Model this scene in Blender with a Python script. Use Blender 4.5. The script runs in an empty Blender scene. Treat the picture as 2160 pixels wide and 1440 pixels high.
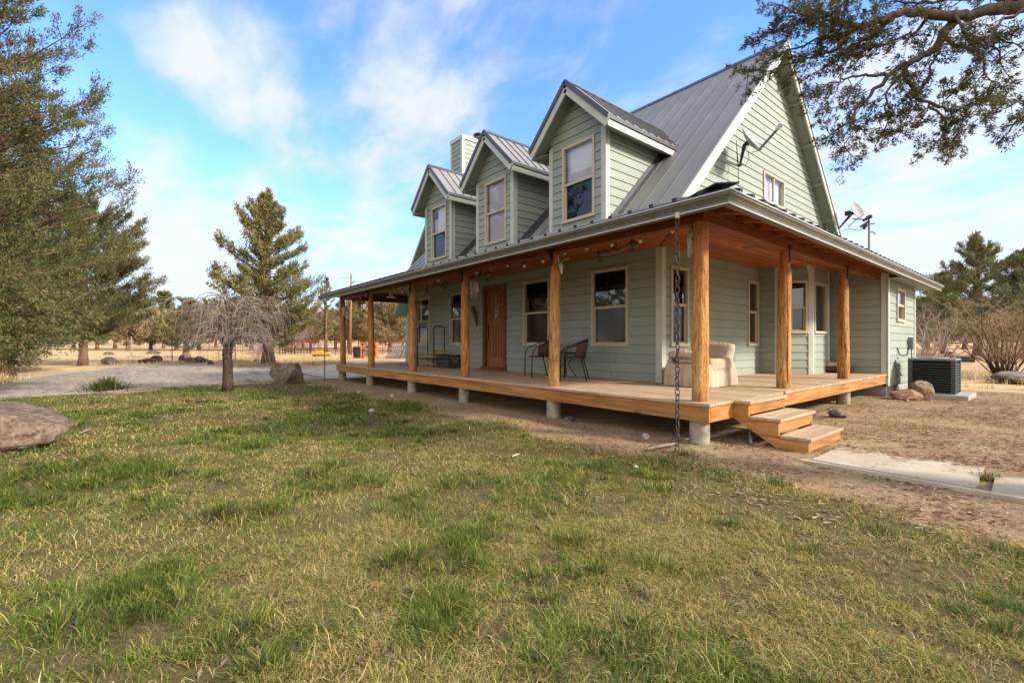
import bpy, bmesh, math, random
import numpy as np
from mathutils import Vector, Matrix

# ---------------------------------------------------------------- camera
scene = bpy.context.scene
YAW = math.atan(786 / 960.0)
VX, VY = -math.cos(YAW), math.sin(YAW)
RX, RY = math.sin(YAW), math.cos(YAW)
FP, PCX, PHY, EYE = 960.0, 1080.0, 724.0, 1.235
cd = bpy.data.cameras.new("camera")
cam = bpy.data.objects.new("camera", cd)
scene.collection.objects.link(cam)
cam.location = (0, 0, EYE)
cam.rotation_euler = (math.radians(90), 0, math.atan2(VY, VX) - math.radians(90))
cd.sensor_width = 36.0
cd.lens = 16.0
cd.shift_y = (724 - 720) / 2160.0
cd.clip_start = 0.05
cd.clip_end = 3000
scene.camera = cam
scene.render.resolution_x = 1024
scene.render.resolution_y = 682

# ---------------------------------------------------------------- light
SUN_AZ, SUN_EL = 28.0, 30.0        # azimuth counted from +X towards +Y
sl = bpy.data.lights.new("sun", 'SUN')
so = bpy.data.objects.new("sun", sl)
scene.collection.objects.link(so)
ca, sa = math.cos(math.radians(SUN_AZ)), math.sin(math.radians(SUN_AZ))
ce, se = math.cos(math.radians(SUN_EL)), math.sin(math.radians(SUN_EL))
SUNDIR = Vector((ca * ce, sa * ce, se))
so.rotation_euler = SUNDIR.to_track_quat('Z', 'Y').to_euler()
so.location = SUNDIR * 60
sl.energy = 2.5
sl.angle = math.radians(8.0)
sl.color = (1.0, 0.93, 0.82)

w = bpy.data.worlds.new("World")
scene.world = w
w.use_nodes = True
nt = w.node_tree
N, L = nt.nodes, nt.links
for n in list(N):
    N.remove(n)
out = N.new('ShaderNodeOutputWorld')
bg = N.new('ShaderNodeBackground')
bg.inputs['Strength'].default_value = 0.15
sky = N.new('ShaderNodeTexSky')
sky.sky_type = 'NISHITA'
sky.sun_disc = False
sky.sun_elevation = math.radians(SUN_EL)
sky.sun_rotation = math.radians(90 - SUN_AZ)
sky.air_density = 1.0
sky.dust_density = 0.6
sky.ozone_density = 2.0
tc = N.new('ShaderNodeTexCoord')
def wmath(op, a, b=None, c=None):
    n = N.new('ShaderNodeMath'); n.operation = op
    for i, v in enumerate((a, b, c)):
        if v is None: continue
        if isinstance(v, (int, float)): n.inputs[i].default_value = v
        else: L.new(v, n.inputs[i])
    return n.outputs[0]
def wramp(fac, p0, p1):
    n = N.new('ShaderNodeMapRange'); n.interpolation_type = 'SMOOTHSTEP'
    L.new(fac, n.inputs['Value'])
    n.inputs['From Min'].default_value = p0; n.inputs['From Max'].default_value = p1
    return n.outputs['Result']
nrm = N.new('ShaderNodeVectorMath'); nrm.operation = 'NORMALIZE'
L.new(tc.outputs['Generated'], nrm.inputs[0])
sepw = N.new('ShaderNodeSeparateXYZ'); L.new(nrm.outputs[0], sepw.inputs[0])
# clouds live on a flat layer: direction / (z + c)
den = wmath('ADD', wmath('MAXIMUM', sepw.outputs['Z'], 0.0), 0.22)
cxy = N.new('ShaderNodeCombineXYZ')
L.new(wmath('DIVIDE', sepw.outputs['X'], den), cxy.inputs[0])
L.new(wmath('DIVIDE', sepw.outputs['Y'], den), cxy.inputs[1])
def wnoise(scale, detail, rough, dist=0.0, rot=0.0, sc=(1, 1, 1), loc=(0, 0, 0)):
    mp = N.new('ShaderNodeMapping')
    mp.inputs['Rotation'].default_value = (0, 0, rot)
    mp.inputs['Scale'].default_value = sc
    mp.inputs['Location'].default_value = loc
    L.new(cxy.outputs[0], mp.inputs['Vector'])
    n = N.new('ShaderNodeTexNoise')
    n.inputs['Scale'].default_value = scale; n.inputs['Detail'].default_value = detail
    n.inputs['Roughness'].default_value = rough; n.inputs['Distortion'].default_value = dist
    L.new(mp.outputs[0], n.inputs['Vector'])
    return n.outputs['Fac']
c1 = wnoise(1.1, 5, 0.48, 0.15, 0.9, (1.0, 1.35, 1), (3.1, 1.7, 0))
c2 = wnoise(3.4, 8, 0.56, 0.22, 0.35, (1.0, 1.7, 1), (0.4, 5.2, 0))
def blob(px, py, rad, soft):
    d = Vector((VX + (px - PCX) / FP * RX, VY + (px - PCX) / FP * RY, -(py - PHY) / FP)).normalized()
    n = N.new('ShaderNodeVectorMath'); n.operation = 'DOT_PRODUCT'
    L.new(nrm.outputs[0], n.inputs[0]); n.inputs[1].default_value = d
    return wramp(n.outputs['Value'], math.cos(rad + soft), math.cos(max(rad - soft, 0)))
hz = wmath('SUBTRACT', 1.0, wramp(sepw.outputs['Z'], 0.02, 0.5))
big = wmath('ADD', wmath('MULTIPLY', c1, 0.50), wmath('MULTIPLY', c2, 0.50))
bl = wmath('ADD', wmath('MULTIPLY', blob(430, 260, 0.10, 0.14), 0.5), wmath('MULTIPLY', blob(800, 250, 0.08, 0.14), 0.6))
bl = wmath('ADD', bl, wmath('MULTIPLY', blob(460, 125, 0.06, 0.08), 1.1))
bl = wmath('ADD', bl, wmath('MULTIPLY', blob(1950, 420, 0.1, 0.25), 0.5))
bl = wmath('SUBTRACT', bl, wmath('MULTIPLY', blob(430, 20, 0.12, 0.2), 0.5))
cm = wramp(wmath('ADD', wmath('ADD', big, wmath('MULTIPLY', bl, 0.16)), wmath('MULTIPLY', hz, 0.15)), 0.47, 0.75)
cm = wmath('MINIMUM', wmath('MULTIPLY', cm, 0.92), 0.86)
mixc = N.new('ShaderNodeMix'); mixc.data_type = 'RGBA'
gs = N.new('ShaderNodeMix'); gs.data_type = 'RGBA'; gs.blend_type = 'MULTIPLY'
gs.inputs['Factor'].default_value = 1.0
L.new(sky.outputs[0], gs.inputs['A'])
gs.inputs['B'].default_value = (0.60, 0.80, 1.06, 1)
hzm = N.new('ShaderNodeMix'); hzm.data_type = 'RGBA'
L.new(wmath('MULTIPLY', wmath('SUBTRACT', 1.0, wramp(sepw.outputs['Z'], 0.0, 0.36)), 0.75), hzm.inputs['Factor'])
L.new(gs.outputs['Result'], hzm.inputs['A']); hzm.inputs['B'].default_value = (1.55, 1.92, 2.35, 1)
L.new(hzm.outputs['Result'], mixc.inputs['A'])
mixc.inputs['B'].default_value = (2.42, 2.44, 2.50, 1)
L.new(cm, mixc.inputs['Factor'])
# warm glow added to the unseen sky behind the camera to fill the shade
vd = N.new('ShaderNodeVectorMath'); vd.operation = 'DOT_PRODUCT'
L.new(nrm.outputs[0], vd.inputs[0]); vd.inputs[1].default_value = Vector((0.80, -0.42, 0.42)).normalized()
fill_glow = wmath('MULTIPLY', wramp(vd.outputs['Value'], -0.15, 0.75), 0.92)
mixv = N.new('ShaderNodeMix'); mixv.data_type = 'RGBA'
L.new(fill_glow, mixv.inputs['Factor']); L.new(mixc.outputs['Result'], mixv.inputs['A']); mixv.inputs['B'].default_value = (4.1, 3.88, 3.52, 1)
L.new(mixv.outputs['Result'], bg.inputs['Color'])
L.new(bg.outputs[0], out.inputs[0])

scene.view_settings.view_transform = 'Standard'
scene.view_settings.look = 'None'
scene.view_settings.exposure = 1.44
scene.view_settings.gamma = 1.0
scene.view_settings.use_curve_mapping = False
scene.render.engine = 'CYCLES'
scene.cycles.max_bounces = 6
scene.cycles.diffuse_bounces = 3
scene.cycles.glossy_bounces = 3
scene.cycles.transmission_bounces = 4
scene.cycles.transparent_max_bounces = 8

# ---------------------------------------------------------------- helpers
random.seed(7)
rng = np.random.default_rng(11)
COL = scene.collection

def at_y(px, py, y):
    u = (px - PCX) / FP; v = -(py - PHY) / FP
    d = (VX + u * RX, VY + u * RY, v); t = y / d[1]
    return Vector((d[0] * t, y, EYE + v * t))
def at_x(px, py, x):
    u = (px - PCX) / FP; v = -(py - PHY) / FP
    d = (VX + u * RX, VY + u * RY, v); t = x / d[0]
    return Vector((x, d[1] * t, EYE + v * t))
def at_d(px, py, t):
    u = (px - PCX) / FP; v = -(py - PHY) / FP
    return Vector(((VX + u * RX) * t, (VY + u * RY) * t, EYE + v * t))
def at_z(px, py, z=0.0):
    v = -(py - PHY) / FP; t = (z - EYE) / v
    return at_d(px, py, t)

def tag(o, label=None, cat=None, group=None, kind=None):
    if label: o["label"] = label
    if cat: o["category"] = cat
    if group: o["group"] = group
    if kind: o["kind"] = kind
    return o
def empty(name, loc=(0, 0, 0), rz=0.0, label=None, cat=None, group=None):
    o = bpy.data.objects.new(name, None)
    o.empty_display_size = 0.2
    COL.objects.link(o)
    o.location = loc; o.rotation_euler = (0, 0, rz)
    return tag(o, label, cat, group)

class MB:
    def __init__(self):
        self.v = []; self.f = []
    def add(self, vs, fs):
        b = len(self.v)
        self.v += [tuple(p) for p in vs]
        self.f += [tuple(i + b for i in f) for f in fs]
        return self
    def box(self, a, b, bev=0.0, M=None):
        x0, y0, z0 = min(a[0], b[0]), min(a[1], b[1]), min(a[2], b[2])
        x1, y1, z1 = max(a[0], b[0]), max(a[1], b[1]), max(a[2], b[2])
        if bev > 0:
            c = min(bev, (x1 - x0) * .45, (y1 - y0) * .45, (z1 - z0) * .45)
            bm = bmesh.new(); bmesh.ops.create_cube(bm, size=1)
            for q in bm.verts:
                q.co = Vector(((x0 + x1) / 2 + q.co.x * (x1 - x0), (y0 + y1) / 2 + q.co.y * (y1 - y0), (z0 + z1) / 2 + q.co.z * (z1 - z0)))
            bmesh.ops.bevel(bm, geom=bm.edges[:], offset=c, segments=2, affect='EDGES', profile=0.5)
            vs = [q.co.copy() for q in bm.verts]
            fs = [[q.index for q in f.verts] for f in bm.faces]
            bm.free()
        else:
            vs = [Vector(p) for p in ((x0, y0, z0), (x1, y0, z0), (x1, y1, z0), (x0, y1, z0), (x0, y0, z1), (x1, y0, z1), (x1, y1, z1), (x0, y1, z1))]
            fs = [(0, 3, 2, 1), (4, 5, 6, 7), (0, 1, 5, 4), (1, 2, 6, 5), (2, 3, 7, 6), (3, 0, 4, 7)]
        if M: vs = [M @ q for q in vs]
        return self.add(vs, fs)
    def bar(self, p, q, wd, ht, up=(0, 0, 1)):
        """box beam between two points, wd across, ht along up"""
        p, q = Vector(p), Vector(q); d = (q - p).normalized(); up = Vector(up)
        s = d.cross(up).normalized(); u = s.cross(d).normalized()
        vs = []
        for c in (p, q):
            for a, b in ((-1, -1), (1, -1), (1, 1), (-1, 1)):
                vs.append(c + s * (a * wd / 2) + u * (b * ht / 2))
        return self.add(vs, [(0, 1, 2, 3), (7, 6, 5, 4), (0, 4, 5, 1), (1, 5, 6, 2), (2, 6, 7, 3), (3, 7, 4, 0)])
    def tube(self, pts, rad, n=8, caps=True, jit=0.0):
        pts = [Vector(p) for p in pts]
        if isinstance(rad, (int, float)): rad = [rad] * len(pts)
        b = len(self.v); ref = None
        for i, p in enumerate(pts):
            if i == 0: d = pts[1] - p
            elif i == len(pts) - 1: d = p - pts[i - 1]
            else: d = pts[i + 1] - pts[i - 1]
            d = d.normalized() if d.length > 1e-9 else Vector((0, 0, 1))
            if ref is None:
                ref = Vector((0, 0, 1)) if abs(d.z) < .9 else Vector((1, 0, 0))
            s = (ref - d * ref.dot(d))
            s = s.normalized() if s.length > 1e-6 else d.orthogonal().normalized()
            ref = s; t = d.cross(s)
            for k in range(n):
                a = 2 * math.pi * k / n
                r = rad[i] * (1 + (random.uniform(-jit, jit) if jit else 0))
                self.v.append(tuple(p + (s * math.cos(a) + t * math.sin(a)) * r))
        for i in range(len(pts) - 1):
            for k in range(n):
                a0 = b + i * n + k; a1 = b + i * n + (k + 1) % n
                self.f.append((a0, a1, a1 + n, a0 + n))
        if caps:
            self.f.append(tuple(b + k for k in range(n))[::-1])
            self.f.append(tuple(b + (len(pts) - 1) * n + k for k in range(n)))
        return self
    def lathe(self, prof, c=(0, 0, 0), n=20, M=None):
        b = len(self.v); c = Vector(c)
        for r, z in prof:
            for k in range(n):
                a = 2 * math.pi * k / n
                p = Vector((math.cos(a) * r, math.sin(a) * r, z))
                if M: p = M @ p
                self.v.append(tuple(p + c))
        for i in range(len(prof) - 1):
            for k in range(n):
                a0 = b + i * n + k; a1 = b + i * n + (k + 1) % n
                self.f.append((a0, a1, a1 + n, a0 + n))
        self.f.append(tuple(b + k for k in range(n))[::-1])
        self.f.append(tuple(b + (len(prof) - 1) * n + k for k in range(n)))
        return self
    def prism(self, poly, d):
        """extrude a planar 3-D polygon by vector d"""
        n = len(poly); d = Vector(d); P = [Vector(p) for p in poly]
        return self.add(P + [p + d for p in P], [tuple(range(n))[::-1], tuple(range(n, 2 * n))] + [(i, (i + 1) % n, (i + 1) % n + n, i + n) for i in range(n)])
    def torus(self, c, R, r, M=None, n=14, m=6, sx=1.0):
        b = len(self.v); c = Vector(c)
        for i in range(n):
            a = 2 * math.pi * i / n
            for j in range(m):
                q = 2 * math.pi * j / m
                p = Vector(((R + r * math.cos(q)) * math.cos(a) * sx, (R + r * math.cos(q)) * math.sin(a), r * math.sin(q)))
                if M: p = M @ p
                self.v.append(tuple(p + c))
        for i in range(n):
            for j in range(m):
                self.f.append((b + i * m + j, b + ((i + 1) % n) * m + j, b + ((i + 1) % n) * m + (j + 1) % m, b + i * m + (j + 1) % m))
        return self
    def build(self, name, m, parent=None, smooth=False, fix=True, local=True):
        me = bpy.data.meshes.new(name)
        me.from_pydata(self.v, [], self.f)
        if fix:
            bm = bmesh.new(); bm.from_mesh(me)
            bmesh.ops.recalc_face_normals(bm, faces=bm.faces[:]); bm.to_mesh(me); bm.free()
        me.materials.append(m)
        o = bpy.data.objects.new(name, me)
        COL.objects.link(o)
        if parent: o.parent = parent
        if smooth:
            me.shade_smooth()
            if smooth != 'all':
                me.set_sharp_from_angle(angle=math.radians(40))
        return o

def np_mesh(name, co, faces, nper, m, parent=None, attr=None):
    """fast mesh: co (V,3) float, faces (F,nper) int, attr (V,3) colours"""
    me = bpy.data.meshes.new(name)
    me.vertices.add(len(co)); me.vertices.foreach_set("co", np.ascontiguousarray(co, dtype=np.float32).ravel())
    nf = len(faces)
    me.loops.add(nf * nper); me.loops.foreach_set("vertex_index", np.ascontiguousarray(faces, dtype=np.int32).ravel())
    me.polygons.add(nf); me.polygons.foreach_set("loop_start", np.arange(0, nf * nper, nper, dtype=np.int32))
    me.update(calc_edges=True)
    if attr is not None:
        a = me.color_attributes.new("tint", 'FLOAT_COLOR', 'POINT')
        c = np.ones((len(co), 4), np.float32); c[:, :3] = attr
        a.data.foreach_set("color", c.ravel())
    me.materials.append(m)
    o = bpy.data.objects.new(name, me); COL.objects.link(o)
    if parent: o.parent = parent
    return o

def copy_thing(o, parent=None):
    c = o.copy(); COL.objects.link(c)
    if parent: c.parent = parent
    for ch in o.children: copy_thing(ch, c)
    return c

# ---------------------------------------------------------------- materials
class Mat:
    def __init__(self, name, rough=0.7, spec=0.3, metal=0.0):
        self.m = bpy.data.materials.new(name); self.m.use_nodes = True
        self.t = self.m.node_tree; self.N = self.t.nodes; self.L = self.t.links
        self.p = self.N['Principled BSDF']; self.out = self.N['Material Output']
        self.p.inputs['Roughness'].default_value = rough
        self.p.inputs['Specular IOR Level'].default_value = spec
        self.p.inputs['Metallic'].default_value = metal
        self.tc = None
    def co(self, kind='Object', scale=(1, 1, 1), rot=(0, 0, 0)):
        if not self.tc: self.tc = self.N.new('ShaderNodeTexCoord')
        mp = self.N.new('ShaderNodeMapping'); mp.inputs['Scale'].default_value = scale; mp.inputs['Rotation'].default_value = rot
        if kind == 'World':
            g = self.N.new('ShaderNodeNewGeometry'); self.L.new(g.outputs['Position'], mp.inputs[0])
        else: self.L.new(self.tc.outputs[kind], mp.inputs[0])
        return mp.outputs[0]
    def noise(self, vec, scale, detail=4, rough=0.5, dist=0.0):
        n = self.N.new('ShaderNodeTexNoise'); self.L.new(vec, n.inputs['Vector'])
        n.inputs['Scale'].default_value = scale; n.inputs['Detail'].default_value = detail
        n.inputs['Roughness'].default_value = rough; n.inputs['Distortion'].default_value = dist
        return n.outputs['Fac']
    def ramp(self, fac, stops):
        n = self.N.new('ShaderNodeValToRGB'); self.L.new(fac, n.inputs[0])
        e = n.color_ramp.elements
        while len(e) < len(stops): e.new(0.5)
        for i, (p, c) in enumerate(stops):
            e[i].position = p; e[i].color = (c[0], c[1], c[2], 1) if not isinstance(c, (int, float)) else (c, c, c, 1)
        return n.outputs[0]
    def mix(self, fac, a, b, blend='MIX'):
        n = self.N.new('ShaderNodeMix'); n.data_type = 'RGBA'; n.blend_type = blend
        for s, v in (('Factor', fac), ('A', a), ('B', b)):
            if isinstance(v, (int, float)) and s == 'Factor': n.inputs[s].default_value = v
            elif isinstance(v, (tuple, list)): n.inputs[s].default_value = (*v[:3], 1)
            else: self.L.new(v, n.inputs[s])
        return n.outputs['Result']
    def math(self, op, a, b=None):
        n = self.N.new('ShaderNodeMath'); n.operation = op
        for i, v in enumerate((a, b)):
            if v is None: continue
            if isinstance(v, (int, float)): n.inputs[i].default_value = v
            else: self.L.new(v, n.inputs[i])
        return n.outputs[0]
    def smooth(self, v, a, b):
        n = self.N.new('ShaderNodeMapRange'); n.interpolation_type = 'SMOOTHSTEP'
        self.L.new(v, n.inputs['Value']); n.inputs['From Min'].default_value = a; n.inputs['From Max'].default_value = b
        return n.outputs['Result']
    def island(self):
        return self.N.new('ShaderNodeNewGeometry').outputs['Random Per Island']
    def base(self, c):
        if isinstance(c, (tuple, list)): self.p.inputs['Base Color'].default_value = (*c[:3], 1)
        else: self.L.new(c, self.p.inputs['Base Color'])
        return self
    def rough(self, v):
        self.L.new(v, self.p.inputs['Roughness']); return self
    def bump(self, h, strength=0.3, dist=0.01):
        b = self.N.new('ShaderNodeBump'); b.inputs['Strength'].default_value = strength; b.inputs['Distance'].default_value = dist
        self.L.new(h, b.inputs['Height']); self.L.new(b.outputs[0], self.p.inputs['Normal']); return self

def simple(name, col, rough=0.6, spec=0.3, metal=0.0, var=0.25, scale=6.0, bump=0.15, bd=0.004):
    M_ = Mat(name, rough, spec, metal)
    v = M_.co('Object')
    n = M_.noise(v, scale, 6, 0.6)
    d = tuple(c * (1 - var) for c in col); b = tuple(min(1, c * (1 + var)) for c in col)
    M_.base(M_.ramp(n, [(0.3, d), (0.7, b)]))
    if bump: M_.bump(M_.noise(v, scale * 8, 4, 0.6), bump, bd)
    return M_.m

def wood(name, lo, mid, hi, axis='X', scale=5.0, rough=0.6, bump=0.25, knots=True, spec=0.3, stretch=14.0):
    M_ = Mat(name, rough, spec)
    sc = {'X': (1 / stretch, 1, 1), 'Y': (1, 1 / stretch, 1), 'Z': (1, 1, 1 / stretch)}[axis]
    v = M_.co('Object', sc)
    # move each board to its own piece of grain
    isl = M_.island()
    ad = M_.N.new('ShaderNodeVectorMath'); ad.operation = 'ADD'
    cb = M_.N.new('ShaderNodeCombineXYZ')
    for i in range(3): M_.L.new(M_.math('MULTIPLY', isl, 7.0 + 13 * i), cb.inputs[i])
    M_.L.new(v, ad.inputs[0]); M_.L.new(cb.outputs[0], ad.inputs[1])
    v = ad.outputs[0]
    g = M_.noise(v, scale * 6, 8, 0.62, 0.4)
    big = M_.noise(v, scale * 0.9, 4, 0.55, 0.8)
    c = M_.ramp(g, [(0.28, lo), (0.5, mid), (0.74, hi)])
    c = M_.mix(M_.math('MULTIPLY', M_.smooth(big, 0.42, 0.68), 0.6), c, tuple(x * 0.62 for x in mid))
    if knots:
        vv = M_.co('Object', {'X': (.35, 1, 1), 'Y': (1, .35, 1), 'Z': (1, 1, .35)}[axis])
        vo = M_.N.new('ShaderNodeTexVoronoi'); vo.inputs['Scale'].default_value = 3.2
        M_.L.new(vv, vo.inputs['Vector'])
        k = M_.math('SUBTRACT', 1.0, M_.smooth(vo.outputs['Distance'], 0.03, 0.09))
        c = M_.mix(M_.math('MULTIPLY', k, 0.7), c, tuple(x * 0.25 for x in lo))
    tint = M_.ramp(isl, [(0.0, 0.80), (1.0, 1.12)])
    c = M_.mix(1.0, c, tint, 'MULTIPLY')
    M_.base(c)
    M_.bump(g, bump, 0.004)
    return M_.m

def siding_mat():
    M_ = Mat("painted_siding", 0.62, 0.28)
    v = M_.co('World')
    a = M_.noise(v, 0.8, 5, 0.6); b = M_.noise(M_.co('World', (1, 1, 5)), 6, 7, 0.65)
    c = M_.ramp(a, [(0.25, (0.262, 0.290, 0.240)), (0.75, (0.312, 0.343, 0.290))])
    c = M_.mix(M_.math('MULTIPLY', M_.smooth(b, 0.55, 0.8), 0.25), c, (0.20, 0.22, 0.15))
    tint = M_.ramp(M_.island(), [(0.0, 0.94), (1.0, 1.05)])
    c = M_.mix(1.0, c, tint, 'MULTIPLY')
    M_.base(c)
    st = M_.noise(M_.co('World', (1, 1, .25)), 2.2, 6, .7, .3)
    c = M_.mix(M_.math('MULTIPLY', M_.smooth(st, .56, .78), .18), c, (0.40, 0.41, 0.33))
    spz = M_.N.new('ShaderNodeSeparateXYZ'); M_.L.new(M_.co('World'), spz.inputs[0])
    lowz = M_.math('SUBTRACT', 1.0, M_.smooth(M_.math('ADD', spz.outputs['Z'], M_.math('MULTIPLY', st, .5)), .75, 1.05))
    c = M_.mix(M_.math('MULTIPLY', lowz, .30), c, (.30, .24, .16))
    M_.base(c)
    g = M_.noise(M_.co('World', (3, 3, 22)), 7, 5, 0.6)
    M_.bump(g, 0.22, 0.003)
    return M_.m

def metal_roof(name, col, rough=0.42):
    M_ = Mat(name, rough, 0.35, 0.0)
    v = M_.co('World')
    a = M_.noise(v, 0.7, 5, 0.6); b = M_.noise(M_.co('World', (4, 0.5, 0.5)), 3, 5, 0.6)
    c = M_.ramp(a, [(0.3, tuple(x * .9 for x in col)), (0.7, tuple(x * 1.1 for x in col))])
    c = M_.mix(M_.math('MULTIPLY', M_.smooth(b, 0.5, 0.75), 0.22), c, tuple(x * 0.7 for x in col))
    M_.base(c); M_.rough(M_.ramp(b, [(0.3, rough - .08), (0.7, rough + .16)]))
    M_.bump(M_.noise(v, 2.2, 3, 0.5), 0.12, 0.01)
    return M_.m

def glass_mat(name, tint=(1, 1, 1), extra=0.07, rough=0.01, wav=0.05, mul=1.7):
    m = bpy.data.materials.new(name); m.use_nodes = True
    t = m.node_tree; N_, L_ = t.nodes, t.links
    for n in list(N_): N_.remove(n)
    o = N_.new('ShaderNodeOutputMaterial'); mx = N_.new('ShaderNodeMixShader')
    tr = N_.new('ShaderNodeBsdfTransparent'); gl = N_.new('ShaderNodeBsdfGlossy')
    gl.inputs['Roughness'].default_value = rough; tr.inputs['Color'].default_value = (*tint, 1)
    fr = N_.new('ShaderNodeFresnel'); fr.inputs['IOR'].default_value = 1.5
    ad = N_.new('ShaderNodeMath'); ad.operation = 'MULTIPLY_ADD'; ad.use_clamp = True
    L_.new(fr.outputs[0], ad.inputs[0]); ad.inputs[1].default_value = mul; ad.inputs[2].default_value = extra
    g = N_.new('ShaderNodeNewGeometry'); nz = N_.new('ShaderNodeTexNoise'); nz.inputs['Scale'].default_value = 1.6
    L_.new(g.outputs['Position'], nz.inputs['Vector'])
    bp = N_.new('ShaderNodeBump'); bp.inputs['Strength'].default_value = wav; bp.inputs['Distance'].default_value = 0.05
    L_.new(nz.outputs['Fac'], bp.inputs['Height']); L_.new(bp.outputs[0], gl.inputs['Normal'])
    L_.new(ad.outputs[0], mx.inputs[0]); L_.new(tr.outputs[0], mx.inputs[1]); L_.new(gl.outputs[0], mx.inputs[2])
    L_.new(mx.outputs[0], o.inputs[0])
    return m

def foliage_mat(name, trans=0.25):
    M_ = Mat(name, 0.75, 0.15)
    a = M_.N.new('ShaderNodeAttribute'); a.attribute_name = 'tint'
    M_.base(a.outputs['Color'])
    tr = M_.N.new('ShaderNodeBsdfTranslucent'); M_.L.new(a.outputs['Color'], tr.inputs['Color'])
    mx = M_.N.new('ShaderNodeMixShader'); mx.inputs[0].default_value = trans
    M_.L.new(M_.p.outputs[0], mx.inputs[1]); M_.L.new(tr.outputs[0], mx.inputs[2])
    M_.L.new(mx.outputs[0], M_.out.inputs[0])
    return M_.m

def bark_mat(name, lo, hi, scale=6.0):
    M_ = Mat(name, 0.9, 0.1)
    v = M_.co('World', (1, 1, 0.16))
    n = M_.noise(v, scale * 2.5, 8, 0.7, 0.6)
    M_.base(M_.ramp(n, [(0.3, lo), (0.55, hi), (0.8, tuple(x * 1.5 for x in hi))]))
    M_.bump(n, 0.9, 0.03)
    return M_.m

def rock_mat(name, lo, mid, hi):
    M_ = Mat(name, 0.9, 0.15)
    v = M_.co('Object')
    n = M_.noise(v, 3.4, 10, 0.78, 0.7); n2 = M_.noise(v, 22, 8, 0.75)
    c = M_.ramp(n, [(0.34, lo), (0.5, mid), (0.68, hi)])
    c = M_.mix(M_.math('MULTIPLY', M_.smooth(n2, 0.46, 0.60), 0.7), c, lo)
    M_.base(c)
    M_.bump(M_.math('ADD', n, M_.math('MULTIPLY', n2, 0.6)), 0.8, 0.04)
    return M_.m

MS = siding_mat()
MTRIM = simple("trim_paint", (0.50, 0.51, 0.44), 0.55, 0.3, var=0.10, scale=3, bump=0.12)
MSOFF = simple("soffit_paint", (0.29, 0.315, 0.25), 0.65, 0.2, var=0.08, scale=2, bump=0.1)
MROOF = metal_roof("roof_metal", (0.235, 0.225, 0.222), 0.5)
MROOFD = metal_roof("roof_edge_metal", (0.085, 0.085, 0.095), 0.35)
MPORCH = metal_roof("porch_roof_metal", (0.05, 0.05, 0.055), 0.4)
MGUT = simple("gutter_metal", (0.15, 0.135, 0.105), 0.5, 0.3, 0.0, var=0.18, scale=4, bump=0.05)
MGUTL = simple("gutter_lip_metal", (0.55, 0.53, 0.48), 0.35, 0.5, 0.1, var=0.1, scale=4, bump=0.0)
MWFR = simple("window_vinyl", (0.50, 0.43, 0.31), 0.45, 0.35, var=0.08, scale=3, bump=0.05)
MGLASS = glass_mat("window_glass")
MSCREEN = glass_mat("screened_glass", (0.45, 0.45, 0.45), 0.03, 0.12)
MGLASSUP = glass_mat("upper_glass", (0.97, 0.97, 0.98), 0.02, mul=0.9)
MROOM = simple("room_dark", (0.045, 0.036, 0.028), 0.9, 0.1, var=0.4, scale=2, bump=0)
MBLIND = simple("window_blind", (0.85, 0.84, 0.86), 0.8, 0.1, var=0.03, scale=3, bump=0.05)
MSHADE = simple("window_shade", (0.62, 0.58, 0.66), 0.8, 0.1, var=0.05, scale=3, bump=0.05)
MDECK = wood("deck_boards", (0.33, 0.215, 0.125), (0.50, 0.355, 0.225), (0.60, 0.46, 0.31), 'X', 5, 0.75, 0.3, knots=False, spec=0.15)
MDECKY = wood("tread_boards", (0.32, 0.21, 0.125), (0.51, 0.37, 0.245), (0.62, 0.49, 0.34), 'Y', 5, 0.75, 0.3, knots=False, spec=0.15)
OR = ((0.17, 0.065, 0.016), (0.41, 0.185, 0.052), (0.54, 0.30, 0.115))
MFASX = wood("cedar_fascia", *OR, 'X', 3.2, 0.5, 0.25)
MFASY = wood("cedar_fascia_side", *OR, 'Y', 3.2, 0.5, 0.25)
MBEAM = wood("beam_wood", (0.08, 0.022, 0.004), (0.21, 0.062, 0.011), (0.32, 0.11, 0.022), 'X', 2.5, 0.6, 0.3)
MBEAMY = wood("beam_wood_side", (0.08, 0.022, 0.004), (0.21, 0.062, 0.011), (0.32, 0.11, 0.022), 'Y', 2.5, 0.6, 0.3)
MCEIL = wood("ceiling_cedar", (0.20, 0.050, 0.008), (0.40, 0.125, 0.022), (0.54, 0.20, 0.045), 'X', 3.0, 0.5, 0.2)
MCEILY = wood("ceiling_cedar_side", (0.20, 0.050, 0.008), (0.40, 0.125, 0.022), (0.54, 0.20, 0.045), 'Y', 3.0, 0.5, 0.2)
MDOOR = wood("door_wood", (0.13, 0.042, 0.012), (0.29, 0.108, 0.032), (0.38, 0.165, 0.055), 'Z', 4, 0.4, 0.15, knots=False)
MDOORD = wood("door_frame_wood", (0.07, 0.022, 0.008), (0.17, 0.055, 0.018), (0.24, 0.09, 0.03), 'Z', 4, 0.45, 0.15, knots=False)
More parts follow.
